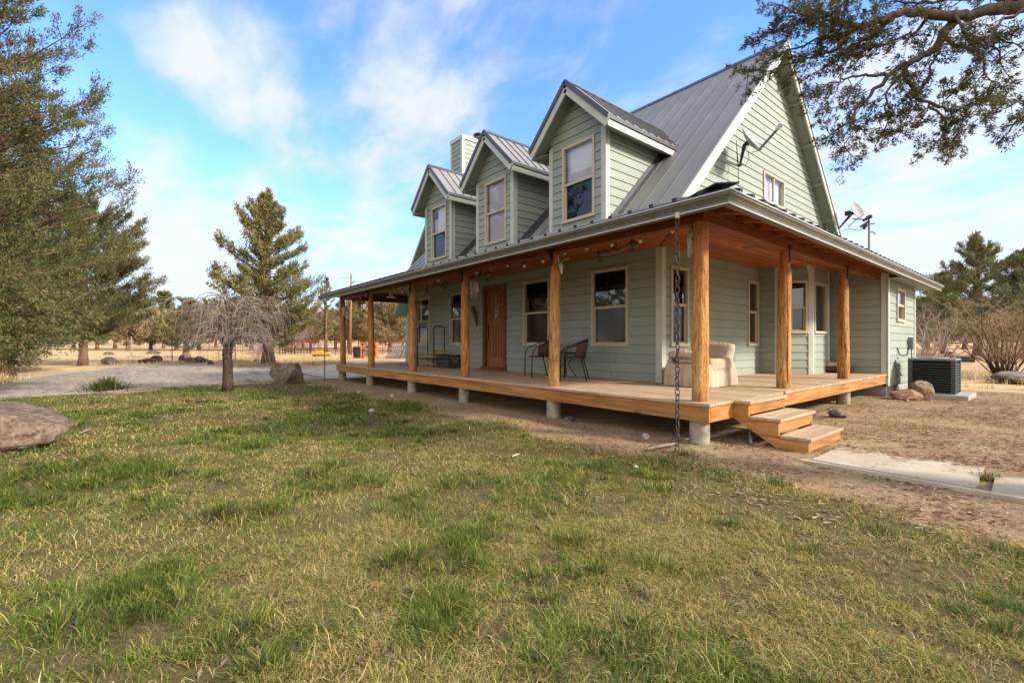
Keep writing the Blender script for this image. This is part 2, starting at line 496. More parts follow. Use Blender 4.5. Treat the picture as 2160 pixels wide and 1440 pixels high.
def log_mat():
    M_ = Mat("peeled_log", 0.5, 0.3)
    v = M_.co('Object', (1, 1, 0.12))
    n = M_.noise(v, 26, 8, 0.66, 0.8); b = M_.noise(v, 7, 4, 0.6, 1.2)
    c = M_.ramp(n, [(0.34, (0.11, 0.030, 0.005)), (0.45, (0.38, 0.145, 0.026)), (0.57, (0.54, 0.245, 0.055)), (0.76, (0.66, 0.40, 0.14))])
    # lighter, scraped bark lower down and redder near the top of the log
    sp = M_.N.new('ShaderNodeSeparateXYZ'); M_.L.new(M_.co('Object'), sp.inputs[0])
    low = M_.math('SUBTRACT', 1.0, M_.smooth(sp.outputs['Z'], 0.7, 2.2))
    pt = M_.math('MULTIPLY', M_.smooth(b, 0.50, 0.62), low)
    c = M_.mix(M_.math('MULTIPLY', pt, 0.6), c, (0.62, 0.37, 0.13))
    c = M_.mix(M_.math('MULTIPLY', M_.smooth(sp.outputs['Z'], 1.6, 2.3), 0.45), c, (0.30, 0.085, 0.012))
    fl = M_.noise(M_.co('Object', (1, 1, 0.3)), 30, 3, 0.6, 2.0)
    c = M_.mix(M_.math('MULTIPLY', M_.smooth(fl, 0.60, 0.66), low), c, (0.66, 0.48, 0.24))
    c = M_.mix(M_.math('MULTIPLY', M_.math('SUBTRACT', 1.0, M_.smooth(fl, 0.34, 0.40)), 0.75), c, (0.12, 0.035, 0.008))
    oi = M_.N.new('ShaderNodeObjectInfo')
    c = M_.mix(1.0, c, M_.ramp(oi.outputs['Random'], [(0, (.80, .76, .72)), (.5, (.98, .95, .92)), (1, (1.06, 1.1, 1.15))]), 'MULTIPLY')
    ft = M_.math('SUBTRACT', 1.0, M_.smooth(sp.outputs['Z'], .53, .75))
    c = M_.mix(M_.math('MULTIPLY', M_.math('MULTIPLY', ft, b), .9), c, (.16, .10, .055))
    M_.base(c); M_.bump(M_.math('ADD', n, fl), 0.8, 0.012)
    return M_.m
MLOG = log_mat()
MCONC = simple("concrete", (0.36, 0.34, 0.30), 0.9, 0.15, var=0.22, scale=5, bump=0.4)
MPIER = simple("pier_concrete", (0.29, 0.26, 0.20), 0.9, 0.15, var=0.35, scale=9, bump=0.5)
MBLACK = simple("black_iron", (0.020, 0.020, 0.021), 0.45, 0.4, 0.3, var=0.3, scale=20, bump=0.1)
MRUST = simple("rusty_chain_iron", (0.105, 0.075, 0.055), 0.6, 0.35, 0.5, var=0.5, scale=30, bump=0.3)
MBONE = simple("old_bone", (0.50, 0.44, 0.34), 0.75, 0.2, var=0.35, scale=12, bump=0.4)
MHORN = simple("horn", (0.30, 0.24, 0.16), 0.55, 0.3, var=0.4, scale=14, bump=0.3)
MGREYW = wood("weathered_wood", (0.12, 0.105, 0.085), (0.27, 0.24, 0.20), (0.40, 0.36, 0.30), 'X', 6, 0.9, 0.5)
MCRATE = wood("dark_crate_wood", (0.03, 0.025, 0.02), (0.065, 0.055, 0.045), (0.12, 0.10, 0.08), 'X', 6, 0.8, 0.4)
# ================================================================ HOUSE
WX, FY, LX, BY = -4.69, 7.36, -14.75, 17.25
DZ = 0.52
house = empty("farmhouse", (-9.7, 12.3, 0), 0, "sage green two-storey farmhouse with grey metal roof, three dormers and a log-post wraparound porch", "house")
class HP:      # parts are built in world coordinates, then hung under the house
    pass
def islands(mb):
    par = list(range(len(mb.v)))
    def find(a):
        while par[a] != a: par[a] = par[par[a]]; a = par[a]
        return a
    for f in mb.f:
        r = find(f[0])
        for i in f[1:]: par[find(i)] = r
    out = {}
    for f in mb.f: out.setdefault(find(f[0]), []).append(f)
    for fs in out.values():
        m = MB(); mp = {}
        for f in fs:
            for i in f:
                if i not in mp: mp[i] = len(m.v); m.v.append(mb.v[i])
            m.f.append(tuple(mp[i] for i in f))
        yield m
def part(mb, name, m, parent=None, smooth=False, fix=True, split=False):
    if split:
        for q in islands(mb): o = part(q, name, m, parent, smooth, fix)
        return o
    o = mb.build(name, m, None, smooth, fix)
    if parent is None or parent is house:
        o.parent = house; o.matrix_parent_inverse = Matrix.Translation((9.7, -12.3, 0))
    else:
        o.parent = parent
    return o

class Face:
    def __init__(s, O, U, Nn):
        s.O, s.U, s.N = Vector(O), Vector(U).normalized(), Vector(Nn).normalized()
    def p(s, u, z, d=0.0):
        q = s.O + s.U * u + s.N * d; return Vector((q.x, q.y, z))
    def box(s, mb, u0, u1, z0, z1, d0, d1):
        vs = [s.p(u, z, d) for d in (d0, d1) for u, z in ((u0, z0), (u1, z0), (u1, z1), (u0, z1))]
        mb.add(vs, [(0, 3, 2, 1), (4, 5, 6, 7), (0, 1, 5, 4), (1, 2, 6, 5), (2, 3, 7, 6), (3, 0, 4, 7)])

def span(poly, z):
    us = []
    n = len(poly)
    for i in range(n):
        (ua, za), (ub, zb) = poly[i], poly[(i + 1) % n]
        if (za - z) * (zb - z) <= 0 and za != zb:
            us.append(ua + (ub - ua) * (z - za) / (zb - za))
        elif za == zb and abs(za - z) < 1e-9: us += [ua, ub]
    return (min(us), max(us)) if us else None

def siding(F, poly, holes=(), e=0.178, z0=None):
    mb = MB()
    zs = [p[1] for p in poly]; zlo, zhi = min(zs), max(zs)
    z0 = zlo if z0 is None else z0
    k = math.floor((zlo - z0) / e)
    OFB, OFT = 0.018, 0.002
    while z0 + k * e < zhi - 1e-4:
        ra, rb = z0 + k * e, z0 + (k + 1) * e; k += 1
        cuts = {max(ra, zlo), min(rb, zhi)}
        for h in holes:
            for q in (h[2], h[3]):
                if ra < q < rb: cuts.add(q)
        for q in zs:
            if ra < q < rb: cuts.add(q)
        cuts = sorted(cuts)
        for a, b in zip(cuts, cuts[1:]):
            if b - a < 1e-4: continue
            A = span(poly, a + 1e-5); B = span(poly, b - 1e-5)
            if not A or not B: continue
            segs = [(A[0], A[1], B[0], B[1])]
            if A[1] - A[0] > 2.2:
                jr = random.Random(k * 31 + int(F.O.x * 10)); ju = A[0] + jr.uniform(.15, .5) * min(3.6, A[1] - A[0]); ns = []; lo_ = (A[0], B[0])
                while ju < A[1] - .5:
                    ns.append((lo_[0], ju - .003, lo_[1], ju - .003)); lo_ = (ju + .003, ju + .003); ju += 3.66
                ns.append((lo_[0], A[1], lo_[1], B[1])); segs = [q for q in ns if q[1] > q[0] and q[3] > q[2]]
            for h in holes:
                if h[2] < (a + b) / 2 < h[3]:
                    ns = []
                    for s in segs:
                        if h[1] <= s[0] or h[0] >= s[1]: ns.append(s); continue
                        if h[0] > s[0]: ns.append((s[0], h[0], s[2], h[0]))
                        if h[1] < s[1]: ns.append((h[1], s[1], h[1], s[3]))
                    segs = ns
            if b > rb - 1e-6: b = rb - .0055
            if b <= a: continue
            da = OFB + (OFT - OFB) * (a - ra) / e; db = OFB + (OFT - OFB) * (b - ra) / e
            for s in segs:
                mb.add([F.p(s[0], a, da), F.p(s[1], a, da), F.p(s[3], b, db), F.p(s[2], b, db), F.p(s[0], a, -0.035), F.p(s[1], a, -0.035)],
                       [(0, 1, 2, 3), (4, 5, 1, 0)])
    return mb

def window(F, u0, u1, z0, z1, pw=0.043, blind=None, rail=True, slider=False, label=None, glass=None, parent=None, depth=0.7, mid=None):
    """frame is the part, panes, blinds and the dark room behind are its sub-parts"""
    fr = MB()
    F.box(fr, u0 - .01, u1 + .01, z1 - pw, z1 + .012, -.05, .042)
    F.box(fr, u0 - .02, u1 + .02, z0 - .012, z0 + pw, -.05, .05)
    F.box(fr, u0 - .01, u0 + pw, z0 + pw, z1 - pw, -.05, .042)
    F.box(fr, u1 - pw, u1 + .01, z0 + pw, z1 - pw, -.05, .042)
    zm = (z0 + z1) / 2 if mid is None else mid
    um = (u0 + u1) / 2
    s = .028
    if rail and not slider:
        F.box(fr, u0 + pw, u1 - pw, zm - .025, zm + .025, -.03, .022)
        # lower sash sits deeper
        F.box(fr, u0 + pw, u0 + pw + s, z0 + pw, zm - .025, -.045, -.005)
        F.box(fr, u1 - pw - s, u1 - pw, z0 + pw, zm - .025, -.045, -.005)
        F.box(fr, u0 + pw + s, u1 - pw - s, z0 + pw, z0 + pw + s, -.045, -.005)
    if slider:
        F.box(fr, um - .02, um + .02, z0 + pw, z1 - pw, -.03, .022)
    nm = "window" if parent is None else "window_frame"
    wo = part(fr, nm, MWFR, parent)
    pp = wo if parent is None else parent
    def quad(ua, ub, za, zb, d):
        return MB().add([F.p(ua, za, d), F.p(ub, za, d), F.p(ub, zb, d), F.p(ua, zb, d)], [(0, 1, 2, 3)])
    g = glass or MGLASS
    if slider:
        part(quad(u0 + pw, um - .02, z0 + pw, z1 - pw, -.012), "pane", g, pp, fix=False)
        part(quad(um + .02, u1 - pw, z0 + pw, z1 - pw, -.006), "pane", g, pp, fix=False)
    elif rail:
        part(quad(u0 + pw, u1 - pw, zm + .025, z1 - pw, -.005), "pane", g, pp, fix=False)
        part(quad(u0 + pw, u1 - pw, z0 + pw, zm - .025, -.028), "pane", MSCREEN if glass is None else g, pp, fix=False)
    else:
        part(quad(u0 + pw, u1 - pw, z0 + pw, z1 - pw, -.01), "pane", g, pp, fix=False)
    if blind:
        for (a, b, c, d, m) in blind:      # fractions of the window
            uu = lambda t: u0 + pw * .6 + (u1 - u0 - pw * 1.2) * t
            zz = lambda t: z0 + pw * .6 + (z1 - z0 - pw * 1.2) * t
            mb = MB(); F.box(mb, uu(a), uu(b), zz(c), zz(d), -.10, -.085)
            part(mb, "blind", m, pp)
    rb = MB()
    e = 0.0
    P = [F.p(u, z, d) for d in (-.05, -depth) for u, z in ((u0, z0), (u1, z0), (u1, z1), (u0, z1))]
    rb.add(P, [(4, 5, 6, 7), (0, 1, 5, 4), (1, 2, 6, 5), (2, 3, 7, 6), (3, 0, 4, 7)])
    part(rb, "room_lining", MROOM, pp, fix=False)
    return wo

def board(F, name, rects, m=None, d0=-.01, d1=.026, parent=None):
    mb = MB()
    for r in rects: F.box(mb, r[0], r[1], r[2], r[3], d0, r[4] if len(r) > 4 else d1)
    return part(mb, name, m or MTRIM, parent, split=True)

# ---- faces (u runs along the wall)
FF = Face((LX, FY, 0), (1, 0, 0), (0, -1, 0))                    # front, u = x - LX
FS = Face((WX, 0, 0), (0, 1, 0), (1, 0, 0))                      # side, u = y
CZ = 3.0                                                        # porch ceiling
frontw = [(-6.32, -5.41), (-8.51, -7.60), (-11.94, -11.03), (-14.11, -13.20)]
holes = [(a - LX, b - LX, 1.19, 2.73) for a, b in frontw]
DX0, DX1, DT = -10.24, -9.20, 2.78
holes.append((DX0 - LX, DX1 - LX, 0.3, DT))
# front wall, ground floor and the strip up to the main roof
part(siding(FF, [(0.03, .50), (WX - LX - .03, .50), (WX - LX - .03, 3.72), (0.03, 3.72)], holes, 0.178, .50), "front_wall", MS)
for i, (a, b) in enumerate(frontw):
    bl = None
    if i == 3: bl = [(.0, .16, 0, 1, MBLIND)]
    window(FF, a - LX, b - LX, 1.19, 2.73, blind=bl, mid=1.965)
# side wall + gable (one sheet up to the roof)
RC = -3.62                                                       # main roof front plane: z = y + RC
YR = 12.31; ZR = YR + RC
def gpoly(inset=0.16):
    zb = 2.2
    return [(FY + .0, .50), (11.5, .50), (11.5, 3.3), (13.46, 3.3), (BY, 3.3), (BY, BY * -1 + 2 * YR + RC - inset), (YR, ZR - inset), (FY, FY + RC - inset)]
S1 = (7.64, 8.24); S2 = (10.86, 11.40)
GW = (11.70, 12.95, 4.70, 5.42)
part(siding(FS, [(FY + .03, .50), (11.5, .50), (11.5, 3.2), (FY + .03, 3.2)], [(S1[0], S1[1], 1.19, 2.68), (S2[0], S2[1], 1.19, 2.68)], 0.178, .50), "side_wall", MS)
gp = [(FY, 3.2), (BY, 3.2), (BY, 2 * YR - BY + RC - .17), (YR, ZR - .17), (FY, FY + RC - .17)]
gab = part(siding(FS, gp, [GW], 0.178, .50 + .178 * 15), "gable_wall", MS)
window(FS, S1[0], S1[1], 1.19, 2.68, mid=1.965)
window(FS, S2[0], S2[1], 1.19, 2.68, mid=1.965)
window(FS, *GW, slider=True, glass=MGLASSUP, blind=[(0, .5, 0, 1, MSHADE), (.5, 1, 0, 1, MBLIND)])
board(FS, "corner_trim", [(FY + .012, FY + .105, .50, 3.0)])
board(FF, "corner_trim", [(WX - LX - .105, WX - LX + .026, .50, 3.0), (0.0, .10, .30, 3.0)])
# ---- bay
bayM = [(WX, 11.50), (-4.24, 11.50), (-3.76, 12.06), (-3.76, 13.20), (-4.24, 13.68)]
def seg(a, b):
    a, b = Vector((*a, 0)), Vector((*b, 0)); d = (b - a).normalized()
    return Face(a, d, (d.y, -d.x, 0)), (b - a).length
Fb1, l1 = seg(bayM[0], bayM[1]); Fb2, l2 = seg(bayM[1], bayM[2]); Fb3, l3 = seg(bayM[2], bayM[3])
bw2 = (0.22, 0.62); bw3 = (0.10, 0.97)
part(siding(Fb1, [(0, .50), (l1, .50), (l1, 3.0), (0, 3.0)], (), .178, .50), "bay_wall", MS)
part(siding(Fb2, [(0, .50), (l2, .50), (l2, 3.0), (0, 3.0)], [(*bw2, 1.48, 2.68)], .178, .50), "bay_wall", MS)
part(siding(Fb3, [(0, .50), (l3, .50), (l3, 3.0), (0, 3.0)], [(*bw3, 1.48, 2.66)], .178, .50), "bay_wall", MS)
window(Fb2, *bw2, 1.48, 2.68, pw=.045, mid=2.06)
window(Fb3, *bw3, 1.48, 2.66, rail=False)
board(Fb1, "corner_trim", [(l1 - .10, l1 + .02, .50, 3.0)])
board(Fb2, "corner_trim", [(l2 - .09, l2 + .01, .50, 3.0), (0.0, .08, .50, 3.0)])
board(Fb3, "corner_trim", [(-.01, .085, .50, 3.0), (l3 - .07, l3 + .01, .50, 3.0)])
# ---- recess wall and end room
BXX, BY0, BY1 = -2.66, 13.46, 16.38
FR = Face((WX, BY0, 0), (1, 0, 0), (0, -1, 0))
part(siding(FR, [(0, .50), (BXX - WX - .02, .50), (BXX - WX - .02, 3.1), (0, 3.1)], (), .178, .50), "recess_wall", MS)
FE = Face((BXX, 0, 0), (0, 1, 0), (1, 0, 0))
EW = (14.28, 15.10, 1.78, 2.57)
part(siding(FE, [(BY0, .24), (BY1, .24), (BY1, 3.1), (BY0, 3.1)], [EW], .178, .24), "end_room_wall", MS)
window(FE, *EW, pw=.045, glass=MGLASS)
board(FE, "corner_trim", [(BY0 - .026, BY0 + .11, .24, 3.06), (BY1 - .09, BY1 + .026, .24, 3.06)])
board(FR, "corner_trim", [(BXX - WX - .11, BXX - WX + .0, .50, 3.0)])
mb = MB(); mb.box((WX, BY1 - .02, .24), (BXX, BY1, 3.06)); part(mb, "end_room_wall", MS)
# foundation
mb = MB()
mb.box((BXX - .18, BY0 + .02, -.2), (BXX - .03, BY1 - .02, .24))
mb.box((WX, BY0 + .02, -.2), (BXX - .18, BY0 + .17, .49))
mb.box((LX + .03, FY + .03, -.2), (WX - .03, FY + .2, .50))
mb.box((WX - .2, FY + .2, -.2), (WX - .03, BY0 + .02, .50))
mb.box((LX + .03, FY + .2, -.2), (LX + .2, BY, .50))
part(mb, "foundation", MCONC, split=True)
# left and back walls (plain siding)
FLf = Face((LX, 0, 0), (0, 1, 0), (-1, 0, 0))
part(siding(FLf, [(FY, .5), (BY, .5), (BY, 2 * YR - BY + RC - .17), (YR, ZR - .17), (FY, FY + RC - .17)]), "left_wall", MS)
FBk = Face((LX, BY, 0), (1, 0, 0), (0, 1, 0))
part(siding(FBk, [(0, .5), (WX - LX, .5), (WX - LX, 3.7), (0, 3.7)]), "back_wall", MS)
mb = MB(); mb.box((LX + .05, FY + .75, .48), (WX - .75, BY - .05, .50)); part(mb, "floor_slab", MROOM)

# ---- front door
dr = MB()
F = FF; a, b = DX0 - LX, DX1 - LX
F.box(dr, a, a + .10, .56, DT, -.12, .035); F.box(dr, b - .10, b, .56, DT, -.12, .035)
F.box(dr, a + .10, b - .10, DT - .10, DT, -.12, .035); F.box(dr, a - .03, b + .03, .52, .60, -.12, .09)
dfr = part(dr, "door_frame", MDOORD)
d = MB(); ua, ub, za, zb = a + .10, b - .10, .60, DT - .10
F.box(d, ua, ub, za, zb, -.12, -.085)
st = .11
F.box(d, ua, ua + st, za, zb, -.085, -.065); F.box(d, ub - st, ub, za, zb, -.085, -.065)
zmid = za + 1.20; ztop = zb - .42
for z0_, z1_ in ((za, za + .24), (zmid - .06, zmid + .06), (ztop - .04, ztop + .04), (zb - .12, zb)):
    F.box(d, ua + st, ub - st, z0_, z1_, -.085, -.065)
n = 5; ww = (ub - ua - 2 * st) / n
for i in range(1, n):
    u = ua + st + ww * i
    F.box(d, u - .022, u + .022, za + .24, zmid - .06, -.085, -.068)
for i in range(1, 4):
    u = ua + st + (ub - ua - 2 * st) / 4 * i
    F.box(d, u - .025, u + .025, ztop + .04, zb - .12, -.085, -.068)
um = (ua + ub) / 2
for u in (um - .11, um + .11, um - .2, um + .2): F.box(d, u - .016, u + .016, zmid + .06, ztop - .04, -.085, -.067)
door = part(d, "front_door", MDOOR)
gl = MB(); F.box(gl, um - .09, um + .09, zmid + .09, ztop - .07, -.085, -.07)
M_ = Mat("leaded_glass", 0.12, 0.6); v_ = M_.co('World'); vo = M_.N.new('ShaderNodeTexVoronoi'); vo.feature = 'DISTANCE_TO_EDGE'; vo.inputs['Scale'].default_value = 16
M_.L.new(v_, vo.inputs['Vector'])
M_.base(M_.mix(M_.smooth(vo.outputs['Distance'], .03, .09), (.03, .03, .03), M_.ramp(M_.noise(v_, 9, 3), [(.4, (.10, .11, .09)), (.65, (.55, .56, .50))])))
M_.bump(vo.outputs['Distance'], .6, .01)
part(gl, "door_glass", M_.m, door)
hd = MB(); hd.tube([F.p(ua + .06, z, -.02) for z in (1.38, 1.45, 1.55, 1.60)], [.012] * 4)
hd.lathe([(0.0, 0), (.028, .01), (.028, .03), (0.0, .04)], F.p(ua + .06, 1.66, -.045), 10, Matrix.Rotation(math.radians(90), 3, 'X'))
F.box(hd, ua + .035, ua + .085, 1.32, 1.74, -.066, -.055)
part(hd, "door_handle", simple("brass_dark", (.16, .11, .06), .3, .5, .9), door)

# ---- deck
DX_L, DX_R, DY_F = -15.80, -2.68, 5.20
mb = MB()
bw, gap = .142, .006
def deckrow(y0, y1, xa, xb):
    # boards broken at joints
    x = xa + random.uniform(1.2, 3.6); p = xa
    while True:
        e = min(x, xb)
        mb.box((p + .0015, y0, DZ - .036), (e - .0015, y1, DZ), 0.004)
        if e >= xb: break
        p = e; x = e + random.choice((2.44, 3.05, 3.66))
        if xb - x < .5: x = xb
y = DY_F - .02
while y < FY - .02:
    deckrow(y, min(y + bw - gap, FY - .005), DX_L - .02, DX_R + .02); y += bw
while y < BY0 - .02:
    y1 = min(y + bw - gap, BY0 - .01)
    xa = WX + .01
    if y > 11.5: xa = -4.24 if y < 11.6 else max(-4.24 + (y - 11.5) * .85, -3.76) if y < 12.06 else -3.75
    if y > 13.2: xa = -4.2
    deckrow(y, y1, max(xa, WX + .01) if y < 11.5 else min(xa, -3.76), DX_R + .02)
    if y < 12.0: deckrow(y, y1, DX_L - .02, LX - .005)
    y += bw
part(mb, "deck_boards", MDECK)
mb = MB()
x = DX_L; joints = [DX_L, -12.2, -8.3, -5.9 - 1.35, DX_R]
joints = [DX_L, -11.6, -7.28, DX_R]
for a, b in zip(joints, joints[1:]):
    mb.box((a + .002, DY_F, .295), (b - .002, DY_F + .04, DZ - .039), .004)
part(mb, "fascia_board", MFASX, split=True)
mb = MB()
mb.box((DX_R - .04, DY_F + .042, .297), (DX_R, 9.6, DZ - .039), .004)
mb.box((DX_R - .04, 9.604, .297), (DX_R, BY0 - .03, DZ - .039), .004)
mb.box((DX_L, DY_F + .042, .297), (DX_L + .04, 12.0, DZ - .039), .004)
part(mb, "fascia_board", MFASY, split=True)
mb = MB()
for yy in np.arange(5.75, 7.3, .5): mb.box((DX_L + .05, yy, .31), (DX_R - .05, yy + .04, DZ - .04))
for yy in np.arange(7.8, 13.3, .6): mb.box((WX, yy, .31), (DX_R - .05, yy + .04, DZ - .04))
part(mb, "joist", MBEAM, split=True)

# ---- posts and piers
PXs = [-15.62, -13.20, -10.50, -8.12, -5.43]
posts = [(x, 5.36) for x in PXs] + [(-2.875, 5.36), (-2.875, 7.99), (-2.875, 11.0)]
BZ = 2.72
for i, (x, y) in enumerate(posts):
    m = MB(); nseg = 40; nn = 22; random.seed(100 + i)
    r0 = .095 if i < 5 else .104
    if i == 5: r0 = .100
    ph = [random.uniform(0, 6.3) for _ in range(8)]
    knots = [(random.uniform(.9, 2.3), random.uniform(0, 6.28), random.uniform(.008, .02)) for _ in range(10 if i == 7 else 4)]
    notch = i != 5
    for k in range(nseg + 1):
        t = k / nseg; z = t * (BZ - DZ)
        cx = .012 * math.sin(2.2 * t + ph[0]); cy = .012 * math.sin(3 * t + ph[1])
        rr = r0 * (1 - .13 * t) * (1 + .025 * math.sin(9 * t + ph[2]))
        if notch and z > (BZ - DZ) - .28: rr *= .80
        for q in range(nn):
            a = 2 * math.pi * q / nn
            r = rr * (1 + .03 * math.sin(3 * a + ph[3] + 2 * t) + .018 * math.sin(5 * a + ph[4] - 3 * t))
            for kz, ka, kr in knots:
                da = math.atan2(math.sin(a - ka), math.cos(a - ka)); r += kr * math.exp(-((z + DZ - kz) / .04) ** 2 - (da / .25) ** 2)
            m.v.append((x + cx + r * math.cos(a), y + cy + r * math.sin(a), DZ + z))
    for k in range(nseg):
        for q in range(nn):
            a0 = k * nn + q; a1 = k * nn + (q + 1) % nn
            m.f.append((a0, a1, a1 + nn, a0 + nn))
    m.f.append(tuple(range(nn))[::-1]); m.f.append(tuple(range(nseg * nn, nseg * nn + nn)))
    po = part(m, "log_post", MLOG, smooth=True)
    if i == 6:
        ck = MB(); pts = [(x + r0 * 1.0 * math.cos(-.75), y + r0 * math.sin(-.75), z) for z in np.linspace(.6, 2.2, 14)]
        ck.tube([(p[0] - .004 + .004 * math.sin(p[2] * 5), p[1] + .004, p[2]) for p in pts], [.002] + [.0065] * 12 + [.002], 5)
        part(ck, "crack", MBLACK, po)
    if notch:
        br = MB()
        side = i > 5
        if side:
            br.box((x + .067, y - .02, BZ - .20), (x + .083, y + .02, BZ + .06)); br.box((x + .084, y - .07, BZ + .03), (x + .09, y + .07, BZ + .07))
        else:
            br.box((x - .02, y - .086, BZ - .20), (x + .02, y - .062, BZ + .06)); br.box((x - .09, y - .094, BZ + .03), (x + .09, y - .087, BZ + .065))
            br.box((x - .035, y - .094, BZ - .02), (x + .035, y - .0875, BZ + .03))
        part(br, "steel_bracket", MBLACK, po)
    if i != 6:
        pm = MB(); pm.lathe([(.118, -.25), (.118, .293)], (x, y - (.02 if i < 6 else 0), 0), 28)
        part(pm, "concrete_pier", MPIER, smooth=True)
random.seed(5)
# beams
mb = MB()
bj = [DX_L + .12, PXs[1], PXs[3], -5.43, -2.79]
for a, b in zip(bj, bj[1:]): mb.box((a + .001, 5.285, BZ), (b - .001, 5.435, 3.0), .006)
part(mb, "porch_beam", MBEAM, split=True)
mb = MB()
mb.box((-2.95, 5.44, BZ), (-2.80, 9.5, 3.0), .006); mb.box((-2.95, 9.502, BZ), (-2.80, BY0 - .03, 3.0), .006)
mb.box((-15.70, 5.44, BZ), (-15.55, 12.0, 3.0), .006)
part(mb, "porch_beam", MBEAMY, split=True)
# ceiling: tongue and groove boards, mitred along the hip
cx = MB(); yy = 5.44
while yy < FY:
    y1 = min(yy + .138, FY)
    xr = WX + (FY - yy) * ((-2.95 - WX) / (FY - 5.44)); xr1 = WX + (FY - y1) * ((-2.95 - WX) / (FY - 5.44))
    cx.add([(-15.55, yy + .003, CZ), (xr, yy + .003, CZ), (xr1, y1 - .003, CZ), (-15.55, y1 - .003, CZ), (-15.55, yy + .003, CZ + .02), (xr, yy + .003, CZ + .02), (xr1, y1 - .003, CZ + .02), (-15.55, y1 - .003, CZ + .02)],
           [(3, 2, 1, 0), (4, 5, 6, 7), (0, 1, 5, 4), (1, 2, 6, 5), (2, 3, 7, 6), (3, 0, 4, 7)]); yy += .138
yy = FY
while yy < 12.0:
    cx.box((-15.55, yy + .003, CZ), (LX - .001, yy + .135, CZ + .02)); yy += .138
part(cx, "porch_ceiling", MCEIL)
cy = MB(); xx = -2.95
while xx > WX:
    x1 = max(xx - .138, WX)
    ya = FY + (WX - xx) * ((FY - 5.44) / (-2.95 - WX)); yb = FY + (WX - x1) * ((FY - 5.44) / (-2.95 - WX))
    cy.add([(xx - .003, ya, CZ), (xx - .003, BY0, CZ), (x1 + .003, BY0, CZ), (x1 + .003, yb, CZ), (xx - .003, ya, CZ + .02), (xx - .003, BY0, CZ + .02), (x1 + .003, BY0, CZ + .02), (x1 + .003, yb, CZ + .02)],
           [(0, 1, 2, 3), (7, 6, 5, 4), (0, 4, 5, 1), (1, 5, 6, 2), (2, 6, 7, 3), (3, 7, 4, 0)]); xx -= .138
part(cy, "porch_ceiling", MCEILY)
mb = MB(); mb.bar((WX + .03, FY - .03, CZ - .012), (-2.95, 5.44, CZ - .012), .09, .022); part(mb, "ceiling_trim", MBEAM)
for lx, ly in ((-6.9, 6.2), (-9.6, 6.2), (-12.4, 6.2), (-3.75, 8.7)):
    mb = MB(); mb.lathe([(.085, CZ - .012), (.085, CZ), ], (lx, ly, 0), 20); part(mb, "recessed_light", MGUT)

# ---- porch roof
GX, GYf, GZ, PM = -2.30, 4.80, 2.87, 0.25
GL = -16.16; RYE = 17.3
def rz_front(y): return GZ + PM * (y - GYf)
mb = MB()
x1, y1 = WX, GYf + (GX - WX)
z1 = GZ + PM * (y1 - GYf)
t = .03
def slab(poly, th):
    mb.prism(poly, (0, 0, -th))
e_ = .075
slab([(GL, GYf - e_, GZ - e_ * PM), (GX + e_, GYf - e_, GZ - e_ * PM), (x1, y1, z1), (GL + (y1 - GYf), y1, z1)], t)
slab([(GX + e_, GYf - e_, GZ - e_ * PM), (GX + e_, RYE, GZ - e_ * PM), (x1, RYE, z1), (x1, y1, z1)], t)
slab([(GL, GYf, GZ), (GL + (y1 - GYf), y1, z1), (GL + (y1 - GYf), 12.2, z1), (GL, 12.2, GZ)], t)
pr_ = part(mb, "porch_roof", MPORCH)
rb = MB()
x = GL + .2
while x < GX - .1:
    ye = min(y1, GYf + min(GX - x, x - GL)); z_ = rz_front(ye)
    rb.bar((x, GYf - .08, GZ + .016 - .08 * PM), (x, ye, z_ + .016), .06, .045); x += .305
y = GYf + .2
while y < RYE:
    xe = max(WX, GX - (y - GYf)); z_ = GZ + PM * (GX - xe)
    rb.bar((GX + .08, y, GZ + .020 - .08 * PM), (xe, y, z_ + .020), .06, .05); y += .305
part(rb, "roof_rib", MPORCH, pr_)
hb = MB()
for k in range(7):
    t0, t1 = k / 7, (k + 1) / 7 + .03
    A = Vector((GX + .05, GYf - .05, GZ + .035)); B = Vector((x1, y1, z1 + .045))
    p, q = A.lerp(B, t0), A.lerp(B, t1); hb.bar(p + Vector((0, 0, .006)), q, .24, .014)
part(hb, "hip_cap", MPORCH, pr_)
# rafters / tails under the eaves
rf = MB()
x = -15.3
while x < -3.0:
    rf.bar((x, GYf + .06, GZ - .085 + .06 * PM), (x, 5.284, rz_front(5.284) - .085), .045, .09); x += .61
y = 5.6
while y < 17.0:
    rf.bar((GX - .06, y, GZ - .085 + .06 * PM), (-2.799, y, GZ + PM * .5 - .085), .045, .09); y += .61
part(rf, "rafter_tail", MCEILY, split=True)
sb = MB()
sb.prism([(GL + .04, GYf + .04, GZ - .032), (GX - .04, GYf + .04, GZ - .032), (-2.8, 5.284, rz_front(5.284) - .032), (-15.7, 5.284, rz_front(5.284) - .032)], (0, 0, -.008))
sb.prism([(GX - .04, GYf + .04, GZ - .034), (GX - .04, BY0, GZ - .034), (-2.8, BY0, GZ + .125 - .034), (-2.8, 5.284, GZ + .125 - .034)], (0, 0, -.008))
part(sb, "eave_boards", MCEIL)
sf = MB()
sf.prism([(GX - .04, BY0, GZ - .125), (GX - .04, RYE, GZ - .125), (WX, RYE, GZ - .125), (WX, BY1, GZ - .125), (BXX, BY1, GZ - .125), (BXX, BY0, GZ - .125)], (0, 0, .02))
sf.box((WX, RYE - .02, GZ - .125), (GX, RYE, GZ + .02))
part(sf, "soffit", MSOFF)
ef = MB()
ef.prism([(GX - .01, RYE + .01, GZ - .13), (GX - .01, RYE + .01, GZ + .0), (WX, RYE + .01, z1), (WX, RYE + .01, GZ - .13)], (0, .03, 0)); part(ef, "rake_board", MTRIM)
